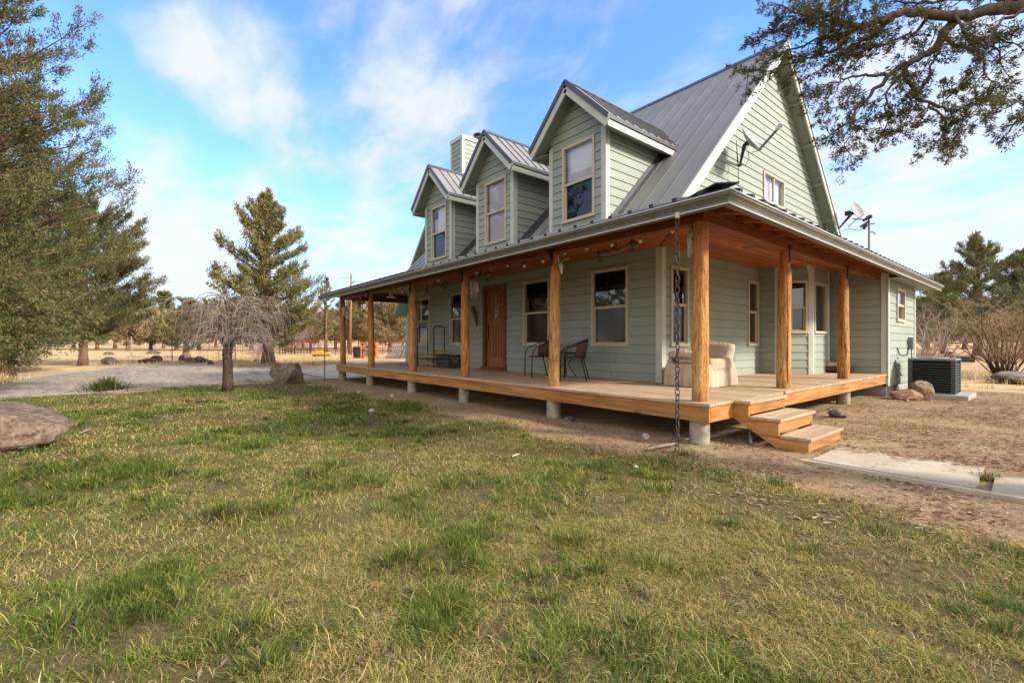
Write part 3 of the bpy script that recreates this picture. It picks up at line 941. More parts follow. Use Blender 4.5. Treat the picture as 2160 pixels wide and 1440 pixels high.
# fascia + gutter (profile swept round the two sides)
fb = MB()
fb.box((GL + .03, GYf + .012, GZ - .16), (GX - .03, GYf + .045, GZ - .035)); fb.box((GX - .045, GYf + .05, GZ - .16), (GX - .012, RYE, GZ - .035))
part(fb, "eave_fascia", MTRIM, split=True)
prof = [(.0, -.13), (-.055, -.13), (-.075, -.12), (-.08, -.085), (-.10, -.055), (-.122, -.035), (-.128, .0), (-.118, .004), (-.112, -.004), (-.112, -.03), (-.09, -.05), (-.07, -.08), (-.06, -.115), (-.006, -.12), (-.006, -.012), (0, -.012)]
gm = MB()
def ring(fx):
    return [fx(o, z + GZ - .052) for o, z in prof]
r1 = ring(lambda o, z: (GL, GYf + .012 + o, z)); r2 = ring(lambda o, z: (GX - .012 - o, GYf + .012 + o, z)); r3 = ring(lambda o, z: (GX - .012 - o, RYE, z))
n = len(prof); gm.add(r1 + r2 + r3, [(i, (i + 1) % n, n + (i + 1) % n, n + i) for i in range(n)] + [(n + i, n + (i + 1) % n, 2 * n + (i + 1) % n, 2 * n + i) for i in range(n)] + [tuple(range(n)), tuple(range(2 * n, 3 * n))])
gut = part(gm, "gutter", MGUT)
lp = MB()
for o, z in ((-.127, -.054), (-.079, -.175)):
    o2 = o - .006
    lp.bar((GL, GYf + .012 + o2, GZ + z), (GX - .012 - o2, GYf + .012 + o2, GZ + z), .010, .012)
    lp.bar((GX - .012 - o2, GYf + .012 + o2, GZ + z), (GX - .012 - o2, RYE, GZ + z), .010, .012)
part(lp, "gutter_lip", MGUTL, gut)

# ---- main roof
MSEAM = metal_roof('seam_metal', (.14, .135, .135), .5)
XR, XL = -4.36, -15.12
def roof_slab(mb, y0, th=.10):
    mb.prism([(XR, y0, y0 + RC), (XR, YR, ZR), (XR, 2 * YR - y0, y0 + RC), (XR, 2 * YR - y0, y0 + RC - th * 1.414), (XR, YR, ZR - th * 1.414), (XR, y0, y0 + RC - th * 1.414)], (XL - XR, 0, 0))
mb = MB(); roof_slab(mb, 6.98, .03)
mroof = part(mb, "main_roof", MROOF)
rb = MB()
x = XR - .02
while x > XL:
    for s in (1,):
        rb.bar((x, 7.05, 7.05 + RC + .012), (x, YR - .03, ZR - .03 + .004), .012, .018, up=(0, -1, 1))
    x -= .405
part(rb, "standing_seam", MSEAM, mroof, split=True)
rc = MB()
rc.bar((XR + .015, YR - .08, ZR - .055), (XL, YR - .08, ZR - .055), .20, .014, up=(0, -1, 1)); rc.bar((XR + .015, YR + .08, ZR - .055), (XL, YR + .08, ZR - .055), .20, .014, up=(0, 1, 1))
part(rc, "ridge_cap", MROOFD, mroof)
# rake metal + boards, front and rear slope, right gable
rk = MB()
for s in (-1, 1):
    A = (XR + .012, YR + s * 5.2, ZR - 5.2); B = (XR + .012, YR, ZR)
    rk.bar(Vector(A) + Vector((0, 0, -.055)), Vector(B) + Vector((0, 0, -.055)), .03, .085, up=(0, s, 1))
part(rk, "rake_metal", simple("rake_metal_light", (.36, .36, .34), .45, .4, .2, var=.08), mroof)
rk = MB()
for s in (-1, 1):
    A = Vector((XR - .015, YR + s * 5.2, ZR - 5.2 - .20)); B = Vector((XR - .015, YR + s * .01, ZR - .20))
    rk.bar(A, B, .035, .15, up=(0, s, 1))
part(rk, "rake_board", MTRIM, split=True)
sf = MB()
for s in (-1, 1):
    A = [(WX, YR + s * 5.2, ZR - 5.2 - .16), (WX, YR, ZR - .16), (XR - .035, YR, ZR - .16), (XR - .035, YR + s * 5.2, ZR - 5.2 - .16)]
    sf.prism(A, (0, 0, -.02))
part(sf, "gable_soffit", MSOFF, split=True)
for k in range(1, 6):
    d_ = 5.2 * k / 6 + .1
    lb = MB(); lb.bar((WX, YR + d_, ZR - d_ - .225), (XR - .035, YR + d_, ZR - d_ - .225), .09, .07, up=(0, 1, 1)); part(lb, "lookout_block", MSOFF)
# left rake
rk = MB()
for s in (-1, 1): rk.bar((XL, YR + s * 5.2, ZR - 5.2 - .14), (XL, YR, ZR - .14), .04, .2, up=(0, s, 1))
part(rk, "rake_board", MTRIM, split=True)

# ---- chimney
CHX0, CHX1, CHY0, CHY1, CHZ = -15.74, -14.92, 9.72, 11.25, 9.32
Fc1 = Face((CHX0, CHY0, 0), (1, 0, 0), (0, -1, 0)); Fc2 = Face((CHX1, CHY0, 0), (0, 1, 0), (1, 0, 0))
chm = siding(Fc1, [(0, 3.5), (CHX1 - CHX0, 3.5), (CHX1 - CHX0, CHZ), (0, CHZ)])
c2 = siding(Fc2, [(0, 3.5), (CHY1 - CHY0, 3.5), (CHY1 - CHY0, CHZ), (0, CHZ)]); chm.add(c2.v, c2.f)
chm.box((CHX0 + .01, CHY0 + .02, .5), (CHX1 - .02, CHY1, CHZ - .02))
ch = part(chm, "chimney", MS)
tr = MB()
Fc1.box(tr, -.02, .09, 5, CHZ - .12, 0, .028); Fc1.box(tr, CHX1 - CHX0 - .09, CHX1 - CHX0 + .028, 5, CHZ - .12, 0, .028); Fc2.box(tr, 0, .10, 5, CHZ - .12, 0, .028)
tr.box((CHX0 - .04, CHY0 - .04, CHZ - .12), (CHX1 + .04, CHY1 + .04, CHZ + .03))
part(tr, "chimney_trim", MTRIM, ch)
fl = MB(); fc = (-15.25, 10.75, CHZ)
fl.lathe([(.13, 0), (.13, .22), (.20, .22), (.20, .30), (.135, .31), (.135, .38), (.24, .39), (.24, .42), (.05, .50)], fc, 20)
part(fl, "flue_pipe", simple("flue_metal", (.11, .10, .10), .35, .5, .8, var=.3), ch)

# ---- dormers
DWY, DRY = 7.06, 6.74
def dormer(cx, kind):
    hw, he = .77, 1.07
    za, ze = 6.60, 6.60 - he            # roof outer apex and eave heights
    F = Face((cx, DWY, 0), (1, 0, 0), (0, -1, 0))
    zin = za - .14
    win = (-.345, .555, 3.82, 5.42)
    # the measured window sits right of centre
    win = (-.37, .50, 3.80, 5.40)
    mbw = siding(F, [(-hw, 3.4), (hw, 3.4), (hw, zin - hw), (0, zin), (-hw, zin - hw)], [win], .178, 3.45)
    Fr = Face((cx + hw, 0, 0), (0, 1, 0), (1, 0, 0)); Fl = Face((cx - hw, 0, 0), (0, 1, 0), (-1, 0, 0))
    zt = ze - .04
    for G in (Fr, Fl):
        q = siding(G, [(DWY, DWY + RC - .02), (zt - RC, zt), (DWY, zt)], (), .178, 3.45); mbw.add(q.v, q.f)
    # front edge of the side polygons below the roof line is covered by the roof
    dw = part(mbw, "dormer", MS)
    tr = MB()
    F.box(tr, hw - .095, hw + .028, 3.4, ze - .02, -.01, .028); F.box(tr, -hw - .02, -hw + .085, 3.4, ze - .02, -.01, .028)
    Fr.box(tr, DWY + .001, DWY + .095, 3.43, ze - .03, -.01, .028)
    part(tr, "corner_trim", MTRIM, dw, split=True)
    part_roof = MB()
    yb_r = za - RC + .25; th = .045
    for s in (-1, 1):
        yb_e = ze - RC + .05
        part_roof.prism([(cx, DRY - .02, za), (cx + s * (he + .02), DRY - .02, ze - .02), (cx + s * (he + .02), yb_e, ze - .02), (cx, yb_r, za)], (0, 0, -th))
    dr_ = part(part_roof, "dormer_roof", MROOF, dw)
    sm = MB()
    for s in (-1, 1):
        y = DRY + .28
        while y < yb_r - .1:
            # seam from ridge down to eave, stopping at the main roof
            lo = he if y < ze - RC else max(0.02, za - (y + RC))
            sm.bar((cx, y, za + .012), (cx + s * lo, y, za - lo + .012), .014, .03, up=(s, 0, 1)); y += .27
    part(sm, "dormer_seam", MSEAM, dw, split=True)
    me_ = MB()
    for s in (-1, 1):
        me_.bar((cx, DRY - .03, za - .035), (cx + s * (he + .02), DRY - .03, ze - .055), .03, .09, up=(s, 0, 1))
        me_.bar((cx + s * (he + .025), DRY - .03, ze - .06), (cx + s * (he + .025), ze - RC + .02, ze - .06), .015, .075)
    me_.bar((cx - .055, DRY - .03, za - .035), (cx - .055, yb_r, za - .035), .15, .014, up=(-1, 0, 1)); me_.bar((cx + .055, DRY - .03, za - .035), (cx + .055, yb_r, za - .035), .15, .014, up=(1, 0, 1))
    part(me_, "edge_metal", MROOFD, dw)
    bd = MB()
    for s in (-1, 1):
        bd.bar((cx, DRY + .0, za - .175), (cx + s * he, DRY + .0, za - .175 - he), .035, .15, up=(s, 0, 1))
        bd.bar((cx + s * (he - .01), DRY + .02, ze - .165), (cx + s * (he - .01), ze - RC - .08, ze - .165), .03, .13)
    part(bd, "fascia_board", MTRIM, dw, split=True)
    so_ = MB()
    for s in (-1, 1):
        so_.prism([(cx, DRY + .02, za - .15), (cx + s * (he - .03), DRY + .02, za - .15 - (he - .03)), (cx + s * (he - .03), DWY + .03, za - .15 - (he - .03)), (cx, DWY + .03, za - .15)], (0, 0, -.015))
        so_.prism([(cx + s * (hw + .0), DWY, ze - .09), (cx + s * (he - .02), DWY - .3, ze - .21), (cx + s * (he - .02), ze - RC - .1, ze - .21), (cx + s * hw, ze - RC - .1, ze - .09)], (0, 0, -.012))
    part(so_, "soffit", MSOFF, dw)
    fl_ = MB()
    A = Vector((cx + hw + .05, DWY + .02, DWY + RC + .05)); B = Vector((cx + hw + .05, ze - RC, ze + .03))
    fl_.bar(A, B, .10, .012, up=(0, -1, 1)); fl_.bar(A + Vector((-.035, 0, .06)), B + Vector((-.035, 0, .06)), .012, .12, up=(0, -1, 1))
    part(fl_, "flashing", MROOFD, dw)
    bl = {0: [(.12, 1, .66, 1, MBLIND), (0, .12, .5, 1, MSHADE), (.12, 1, .5, .66, MSHADE)], 1: [(0, 1, 0, 1, MSHADE)], 2: [(0.25, 1, .5, 1, MBLIND), (0, .25, .5, .8, MSHADE)]}[kind]
    window(F, *win, pw=.042, blind=bl, glass=MGLASSUP, parent=dw, depth=1.0)
dormer(-6.50, 0); dormer(-9.33, 1); dormer(-12.17, 2)

# ---- porch steps
def steps(ox, oy, s, wdt):
    """s = +1 goes down towards +X"""
    m = MB(); tz = [DZ, .345, .165]; fx = [.22, .56, .87]
    def P(x, y, z): return (ox + s * x, oy + y, z)
    for yy in (0, wdt - .04):
        poly = [P(0, yy, DZ - .04), P(fx[0] - .03, yy, DZ - .04), P(fx[0] - .03, yy, tz[1] - .04), P(fx[1] - .03, yy, tz[1] - .04), P(fx[1] - .03, yy, tz[2] - .04), P(fx[2] - .03, yy, tz[2] - .04), P(fx[2] - .03, yy, -.04), P(fx[2] - .3, yy, -.03), P(0, yy, .30)]
        m.prism(poly, (0, .04, 0))
    st_ = None
    for q_ in islands(m):
        if st_ is None: st_ = part(q_, "porch_steps", MFASX)
        else: part(q_, "stringer", MFASX, st_)
    px = 0.0
    for i in range(3):
        tb = MB(); x0 = px + (.022 if i else .02); x1_ = fx[i]
        h = (x1_ - x0 - .004) / 2
        a = P(x0, -.02, tz[i] - .037); 
        for q in range(2):
            xa = x0 + q * (h + .004)
            tb.box(P(xa, -.015, tz[i] - .037), P(xa + h, wdt + .015, tz[i] + (.001 if i == 0 else 0)), .006)
        part(tb, "tread", MDECKY, st_)
        rb_ = MB(); zb_ = tz[i + 1] if i < 2 else 0.0
        rb_.box(P(fx[i] - .055, .041, zb_ + .012), P(fx[i] - .028, wdt - .041, tz[i] - .04))
        part(rb_, "riser", MFASY, st_)
        px = fx[i] - .03
    return st_
steps(DX_R, 5.80, 1, 1.13)
steps(DX_L, 7.0, -1, 1.3)
# dark vent hood, faucet, outlets on the end room wall
# ================================================================ GROUND
def vnoise(x, y, seed=0):
    xi = np.floor(x).astype(np.int64); yi = np.floor(y).astype(np.int64)
    fx = x - xi; fy = y - yi; fx = fx * fx * (3 - 2 * fx); fy = fy * fy * (3 - 2 * fy)
    def h(a, b):
        n = (a * 374761393 + b * 668265263 + seed * 974634777) & 0xffffffff
        n = ((n ^ (n >> 13)) * 1274126177) & 0xffffffff
        return ((n ^ (n >> 16)) & 0xffff) / 65535.0
    return (h(xi, yi) * (1 - fx) + h(xi + 1, yi) * fx) * (1 - fy) + (h(xi, yi + 1) * (1 - fx) + h(xi + 1, yi + 1) * fx) * fy
def fbm(x, y, s=1.0, o=4, seed=0):
    t = 0; a = 1; n = 0
    for i in range(o):
        t = t + a * vnoise(x * s * 2 ** i + 17.3 * i, y * s * 2 ** i - 9.1 * i, seed + i); n += a; a *= .5
    return t / n
def sstep(a, b, v):
    t = np.clip((v - a) / (b - a), 0, 1); return t * t * (3 - 2 * t)
def gz(x, y):
    x = np.asarray(x, float); y = np.asarray(y, float)
    z = (fbm(x, y, .55, 3, 3) - .5) * .07 * np.clip(np.hypot(x, y) / 3, .3, 1)
    z = z - .012 * np.clip(1 - np.hypot(x, y) / 2, 0, 1)
    # soil heaped under the front of the deck
    z = z + .20 * sstep(5.5, 7.2, y) * sstep(-15.9, -14.5, x) * sstep(-3.6, -4.8, x) * sstep(13.4, 12.8, y)
    r = np.hypot(x, y)
    z = z + np.clip(r - 35, 0, None) * .004 + .9 * sstep(120, 420, r) * 5
    flat = sstep(-1.9, -1.5, x) * sstep(5.0, 5.3, y) * sstep(7.2, 6.9, y) * sstep(5, 4, x)
    z = z * (1 - flat) - .02 * flat
    slabm = sstep(-15.7, -16.1, x) * sstep(4.6, 5.2, y) * sstep(-28, -27, x)
    z = z * (1 - .8 * slabm) - .015 * slabm
    return z
def axis_pts(lo, hi, c0, c1, fine, grow):
    p = list(np.arange(c0, c1, fine)); s = fine; v = c1
    while v < hi: s *= grow; p.append(v); v += s
    p.append(hi); s = fine; v = c0 - fine; q = []
    while v > lo: q.append(v); s *= grow; v -= s
    q.append(lo); return np.array(sorted(set(q + p)))
gx = axis_pts(-900, 900, -18, 4, .16, 1.10); gy = axis_pts(-900, 900, -8, 18, .16, 1.10)
X_, Y_ = np.meshgrid(gx, gy, indexing='ij'); Z_ = gz(X_, Y_)
nx, ny = len(gx), len(gy)
co = np.stack([X_.ravel(), Y_.ravel(), Z_.ravel()], 1)
I = np.arange(nx * ny).reshape(nx, ny)
fc_ = np.stack([I[:-1, :-1], I[1:, :-1], I[1:, 1:], I[:-1, 1:]], -1).reshape(-1, 4)

def lawn_mask(x, y):
    """1 where lawn grass grows"""
    wob = (fbm(x, y, 1.1, 3, 21) - .5)
    front = sstep(4.55, 3.75, y + wob * 1.1)                       # bare soil in front of the deck
    # right side: bare soil beyond a line running to the walkway
    right = sstep(.35, -.5, (y - 5.0) + (x + .8) * .12 + wob * 1.1)
    m = np.where(x > -2.6, np.minimum(front + .0, 1) * right + 0 * x, front)
    edge = -15.25 - np.clip(y, -2, 4) * .10 - .25 * np.clip(y, 0, 5) * .5 + wob * .8
    m = m * sstep(-.25, .35, x - edge)
    return np.clip(m, 0, 1)
gm_ = lawn_mask(co[:, 0], co[:, 1])
gm_ = np.maximum(gm_, .75 * sstep(17.0, 18.5, co[:, 1]) * sstep(-2, 0, co[:, 0]) * sstep(30, 24, co[:, 1]) * sstep(.42, .6, fbm(co[:, 0], co[:, 1], .5, 3, 77)))
dirt = np.where((co[:, 0] > -19) & (co[:, 1] > 3) & (co[:, 1] < 17), 1.0, 0.0) * (1 - gm_)
dirt = dirt * sstep(17.5, 14.5, co[:, 1] + (fbm(co[:, 0], co[:, 1], .6, 3, 8) - .5) * 3)
M_ = Mat("ground_soil_and_grass", 0.95, 0.08)
a_ = M_.N.new('ShaderNodeAttribute'); a_.attribute_name = 'tint'
sp = M_.N.new('ShaderNodeSeparateColor'); M_.L.new(a_.outputs['Color'], sp.inputs[0])
v = M_.co('World')
f1 = M_.noise(v, 45, 8, .7, .5); f2 = M_.noise(v, 2.1, 6, .6, .4); f3 = M_.noise(v, 9, 6, .65, 1.0)
turf = M_.ramp(f1, [(.28, (.045, .034, .016)), (.45, (.13, .10, .042)), (.60, (.15, .135, .045)), (.78, (.36, .27, .12))])
turf = M_.mix(M_.math('MULTIPLY', M_.smooth(f3, .50, .66), .55), turf, (.17, .105, .055))
fw = M_.noise(M_.co('World', (1, 1, 1)), 90, 6, .75, 1.5)
soil = M_.ramp(fw, [(.28, (.13, .080, .045)), (.48, (.31, .20, .115)), (.62, (.45, .31, .19)), (.80, (.64, .50, .33))])
soil = M_.mix(M_.math('MULTIPLY', M_.smooth(f2, .44, .66), .55), soil, (.40, .30, .165))
soil = M_.mix(M_.math('MULTIPLY', M_.smooth(f3, .55, .70), .6), soil, (.12, .065, .036))
pat = M_.noise(v, .55, 6, .62, 1.2)
soil = M_.mix(M_.math('MULTIPLY', M_.smooth(pat, .50, .64), .65), soil, M_.ramp(fw, [(.3, (.24, .19, .095)), (.7, (.60, .49, .27))]))
soil = M_.mix(M_.math('MULTIPLY', M_.smooth(pat, .36, .26), .5), soil, (.20, .11, .06))
big = M_.noise(v, .06, 6, .6, .4); mid = M_.noise(M_.co('World', (1, 1, 1)), .7, 6, .65, .6)
field = M_.ramp(mid, [(.30, (.32, .19, .10)), (.48, (.56, .38, .19)), (.72, (.74, .55, .29))])
field = M_.mix(M_.math('MULTIPLY', M_.smooth(big, .42, .60), .75), field, (.42, .255, .155))
field = M_.mix(M_.math('MULTIPLY', M_.smooth(f3, .58, .75), .5), field, (.25, .18, .10))
c = M_.mix(M_.smooth(sp.outputs['Blue'], .1, .9), field, soil)
c = M_.mix(M_.smooth(M_.math('ADD', sp.outputs['Green'], M_.math('MULTIPLY', M_.math('SUBTRACT', f3, .5), 1.2)), .3, .7), c, turf)
M_.base(c)
M_.bump(M_.math('ADD', f1, M_.math('MULTIPLY', f3, 1.5)), .8, .03)
at = np.stack([np.zeros(len(co)), gm_, dirt], 1)
g = np_mesh("ground", co, fc_, 4, M_.m, attr=at); g.data.shade_smooth(); g["kind"] = "structure"

def sheet(name, poly, m, dz=.004, step=.35, wob=.0, thick=0, seed=0):
    """flat patch following the ground"""
    bm = bmesh.new()
    P = []
    n = len(poly)
    for i in range(n):
        a, b = Vector((*poly[i], 0)), Vector((*poly[(i + 1) % n], 0))
        k = max(1, int((b - a).length / step))
        for j in range(k):
            q = a.lerp(b, j / k)
            if wob:
                q.x += (float(fbm(np.array([q.x]), np.array([q.y]), .9, 3, 60 + seed)[0]) - .5) * wob
                q.y += (float(fbm(np.array([q.x]), np.array([q.y]), .9, 3, 90 + seed)[0]) - .5) * wob
            P.append(q)
    vs = [bm.verts.new(q) for q in P]
    f = bm.faces.new(vs)
    bmesh.ops.triangulate(bm, faces=[f])
    for _ in range(4):
        es = [e for e in bm.edges if e.calc_length() > 1.2]
        if not es: break
        bmesh.ops.subdivide_edges(bm, edges=es, cuts=1)
        bmesh.ops.triangulate(bm, faces=[f for f in bm.faces if len(f.verts) > 3])
    x = np.array([q.co.x for q in bm.verts]); y = np.array([q.co.y for q in bm.verts]); z = gz(x, y)
    for q, zz in zip(bm.verts, z): q.co.z = zz + dz
    for f in bm.faces:
        if f.normal.z < 0: f.normal_flip()
    me = bpy.data.meshes.new(name); bm.to_mesh(me); bm.free(); me.materials.append(m)
    o = bpy.data.objects.new(name, me); COL.objects.link(o); o["kind"] = "structure"; me.shade_smooth(); return o

M_ = Mat("gravel", 0.95, 0.1)
v = M_.co('World'); f = M_.noise(v, 26, 8, .85); s_ = M_.noise(M_.co('World', (.35, 1.2, 1)), 1.3, 5, .6, .6)
c = M_.ramp(f, [(.28, (.13, .10, .08)), (.5, (.37, .30, .245)), (.72, (.62, .52, .43))])
m_ = M_.noise(M_.co('World', (.6, 1.6, 1)), 4.5, 8, .75, .8)
c = M_.mix(.65, c, M_.ramp(m_, [(.36, (.11, .088, .072)), (.5, (.32, .265, .22)), (.64, (.60, .51, .42))]))
rut = M_.noise(M_.co('World', (.18, 1.5, 1), (0, 0, .35)), 1.1, 5, .6, .5)
c = M_.mix(M_.math('MULTIPLY', M_.smooth(rut, .52, .66), .6), c, (.13, .105, .09))
c = M_.mix(M_.math('MULTIPLY', M_.smooth(s_, .45, .62), .55), c, (.48, .38, .28))
c = M_.mix(M_.math('MULTIPLY', M_.smooth(s_, .62, .72), .5), c, (.12, .095, .085))
M_.base(c); M_.bump(f, .9, .03)
MGRAV = M_.m
drive = [(-15.2, -9), (-15.1, -2.4), (-15.3, -.8), (-16.0, 1.6), (-16.4, 3.4), (-16.0, 5.0), (-21.9, 5.35), (-27, 6.3), (-30, 5.2), (-32.5, -.3), (-27, -2.2), (-21.2, -3.3), (-20.2, -9), (-22, -20), (-16, -20)]
sheet("driveway", drive, MGRAV, .012, wob=.8)
M_ = Mat("broom_concrete", 0.9, 0.12)
v = M_.co('World'); f = M_.noise(v, 55, 6, .7); b_ = M_.noise(v, 1.6, 6, .65, .5)
c = M_.ramp(b_, [(.32, (.37, .30, .22)), (.68, (.52, .44, .34))]); c = M_.mix(M_.math('MULTIPLY', M_.smooth(f, .58, .7), .5), c, (.28, .22, .17))
M_.base(c); M_.bump(f, .35, .006); MSLAB = M_.m
spp = M_.N.new('ShaderNodeSeparateXYZ'); M_.L.new(M_.co('World'), spp.inputs[0])
edge_ = M_.noise(M_.co('World'), 2.6, 7, .7, .8)
soily = M_.smooth(M_.math('ADD', edge_, M_.math('MULTIPLY', M_.math('SUBTRACT', spp.outputs['Y'], 6.1), .35)), .52, .66)
onp = M_.math('MULTIPLY', soily, M_.smooth(spp.outputs['X'], -3.0, -2.0))
c = M_.mix(onp, c, M_.ramp(M_.noise(v, 70, 7, .75, 1.2), [(.3, (.13, .075, .04)), (.55, (.32, .20, .11)), (.75, (.52, .38, .22))]))
M_.base(c)
sheet("concrete_pad", [(-16.0, 5.02), (-21.8, 5.3), (-26.6, 8.4), (-27.5, 22), (-16.0, 22)], MSLAB, .03)
# walkway: three slabs with soil creeping over the far edge
def walk(x0, x1, ya, yb, seed):
    pts = [(x0, ya)]; n = 14
    rr = random.Random(seed)
    pts += [(x1, ya)]
    for i in range(n + 1):
        x = x1 + (x0 - x1) * i / n; pts.append((x + rr.uniform(-.04, .04), yb + rr.uniform(-.14, .10)))
    m = MB(); m.prism([(a, b, .012) for a, b in pts], (0, 0, -.06)); return m
wk = walk(-1.72, -.50, 5.50, 6.55, 1)
q = walk(-.40, 1.3, 5.42, 6.2, 2); wk.add(q.v, q.f)
q = walk(1.35, 3.0, 5.4, 6.5, 3); wk.add(q.v, q.f)
o = wk.build("path", MSLAB); o["kind"] = "structure"
# neat concrete border strip along the near edge of the walkway
m = MB(); m.box((-1.78, 5.36, -.05), (3.0, 5.418, .020), .004); o = m.build("path_edging", MSLAB); o["kind"] = "structure"
M_ = Mat("far_hill", 0.95, 0.05); v = M_.co('World'); f = M_.noise(v, .05, 8, .7)
M_.base(M_.ramp(f, [(.35, (.10, .115, .06)), (.6, (.20, .17, .10)), (.8, (.33, .25, .15))]))
def ridge(name, pts, h, wd):
    vs = []; fs = []; n = 60
    for i in range(n + 1):
        t = i / n; k = t * (len(pts) - 1); j = min(int(k), len(pts) - 2); a = Vector(pts[j]).lerp(Vector(pts[j + 1]), k - j)
        dirv = (Vector(pts[-1]) - Vector(pts[0])).normalized(); nn = Vector((-dirv.y, dirv.x))
        hh = h * (.35 + .65 * math.sin(math.pi * t)) * (.8 + .4 * float(fbm(np.array([a.x]), np.array([a.y]), .02, 3, 5)[0]))
        for q, zz in ((-1, -2), (-.5, .5), (0, 1), (.5, .6), (1, -2)):
            p = a + nn * wd * q; vs.append((p.x, p.y, hh * zz if zz > 0 else zz))
    for i in range(n):
        for k in range(4):
            b0 = i * 5 + k; fs.append((b0, b0 + 1, b0 + 6, b0 + 5))
    o = MB().add(vs, fs).build(name, M_.m, smooth='all'); o["kind"] = "structure"
p0, p1 = at_d(1700, 724, 330), at_d(2700, 724, 300)
ridge("hill", [(p0.x, p0.y), (p1.x, p1.y)], 30, 90)
p0, p1 = at_d(-700, 724, 700), at_d(1300, 724, 640)
ridge("hill", [(p0.x, p0.y), (p1.x, p1.y)], 14, 120)

# ================================================================ GRASS
MGRASS = foliage_mat("grass_blades", 0.3)
GREENS = np.array([(.10, .155, .025), (.17, .225, .038), (.27, .285, .055), (.075, .120, .032)])
STRAWS = np.array([(.52, .38, .145), (.64, .49, .23), (.38, .28, .09), (.44, .37, .12), (.29, .19, .09)])
def blade_geo(x, y, h, w_, az, lean, col, r):
    n = len(x)
    sx, sy = np.cos(az), np.sin(az); px, py = -sy, sx
    z0 = gz(x, y) - .004
    s1, c1 = np.sin(lean * .6) * h * .5, np.cos(lean * .6) * h * .5
    k = r.uniform(1.0, 1.45, n)
    s2, c2 = s1 + np.sin(np.clip(lean * k, 0, 1.75)) * h * .55, np.maximum(c1 + np.cos(np.clip(lean * k, 0, 1.75)) * h * .55, .004)
    tw = r.normal(0, .5, n); bend = r.normal(0, .25, n) * h
    qx, qy = px * np.cos(tw) + sx * np.sin(tw), py * np.cos(tw) + sy * np.sin(tw)
    V = np.empty((n, 5, 3), np.float32)
    V[:, 0] = np.stack([x - qx * w_ / 2, y - qy * w_ / 2, z0], 1)
    V[:, 1] = np.stack([x + qx * w_ / 2, y + qy * w_ / 2, z0], 1)
    V[:, 2] = np.stack([x + sx * s1 + qx * w_ * .45, y + sy * s1 + qy * w_ * .45, z0 + c1], 1)
    V[:, 3] = np.stack([x + sx * s1 - qx * w_ * .45, y + sy * s1 - qy * w_ * .45, z0 + c1], 1)
    V[:, 4] = np.stack([x + sx * s2 + px * bend, y + sy * s2 + py * bend, z0 + c2], 1)
    b = np.arange(n)[:, None] * 5
    T = np.concatenate([b + np.array([[0, 1, 2]]), b + np.array([[0, 2, 3]]), b + np.array([[3, 2, 4]])], 1).reshape(-1, 3)
    return V.reshape(-1, 3), T, np.repeat(col, 5, 0)
def greenness(x, y):
    a = fbm(x, y, .75, 3, 41); b = fbm(x + 3 * fbm(x, y, .5, 2, 48), y, 1.9, 3, 43); c = fbm(x, y, 5.5, 3, 45)
    dry = sstep(2.0, 4.4, y) * .07 + sstep(-3, 0, x) * sstep(1.5, 4, y) * .10
    return a * .45 + b * .35 + c * .20 - dry
def blades(n, rmin, rmax, wd, hgt, seed, straw=False, a0=-58, a1=58):
    r = np.random.default_rng(seed)
    th = r.uniform(math.radians(a0), math.radians(a1), n)
    rad = np.sqrt(r.uniform(rmin ** 2, rmax ** 2, n))
    vx = np.cos(th) * rad; vr = np.sin(th) * rad
    x = vx * VX + vr * RX; y = vx * VY + vr * RY
    m = lawn_mask(x, y); clump = fbm(x, y, 6.0, 3, 31); g_ = greenness(x, y)
    bare = sstep(.41, .32, fbm(x, y, 1.9, 4, 57))
    k = r.uniform(0, 1, n) < m * np.clip(.45 + (clump - .4) * 2.6, .10, 1) * (1 - .85 * bare)
    x, y, rad, clump, g_ = x[k], y[k], rad[k], clump[k], g_[k]; n = len(x)
    gp = np.clip((g_ - .47) * 5.0 + .62, .24, .90)
    isg = r.uniform(0, 1, n) < gp
    if straw: isg[:] = False
    deep = sstep(.50, .60, g_)[:, None]
    gc = GREENS[r.integers(0, 4, n)]; gc = gc * (1 - .28 * deep)
    col = np.where(isg[:, None], gc, STRAWS[r.integers(0, 5, n)]) * r.uniform(.6, 1.35, (n, 1))
    h = hgt * r.uniform(.4, 1.5, n) * np.where(isg, 1.0 + .6 * deep[:, 0], 1.0) * (.6 + .8 * clump)
    flow = fbm(x, y, 2.4, 3, 61) * 2 * math.pi * 3
    az = np.where(isg, flow + r.normal(0, 1.3, n), r.uniform(0, 6.283, n))
    lean = np.where(isg, np.clip(r.normal(1.12, .33, n) - .3 * deep[:, 0], .15, 1.5), np.clip(r.normal(1.36, .18, n), .7, 1.53))
    w_ = wd * r.uniform(.6, 1.4, n) * np.clip(rad / 3.0, 1, 3.2)
    if straw: lean = np.clip(r.normal(1.30, .2, n), .5, 1.5); col = col * 1.05
    return blade_geo(x, y, h, w_, az, lean, col, r)
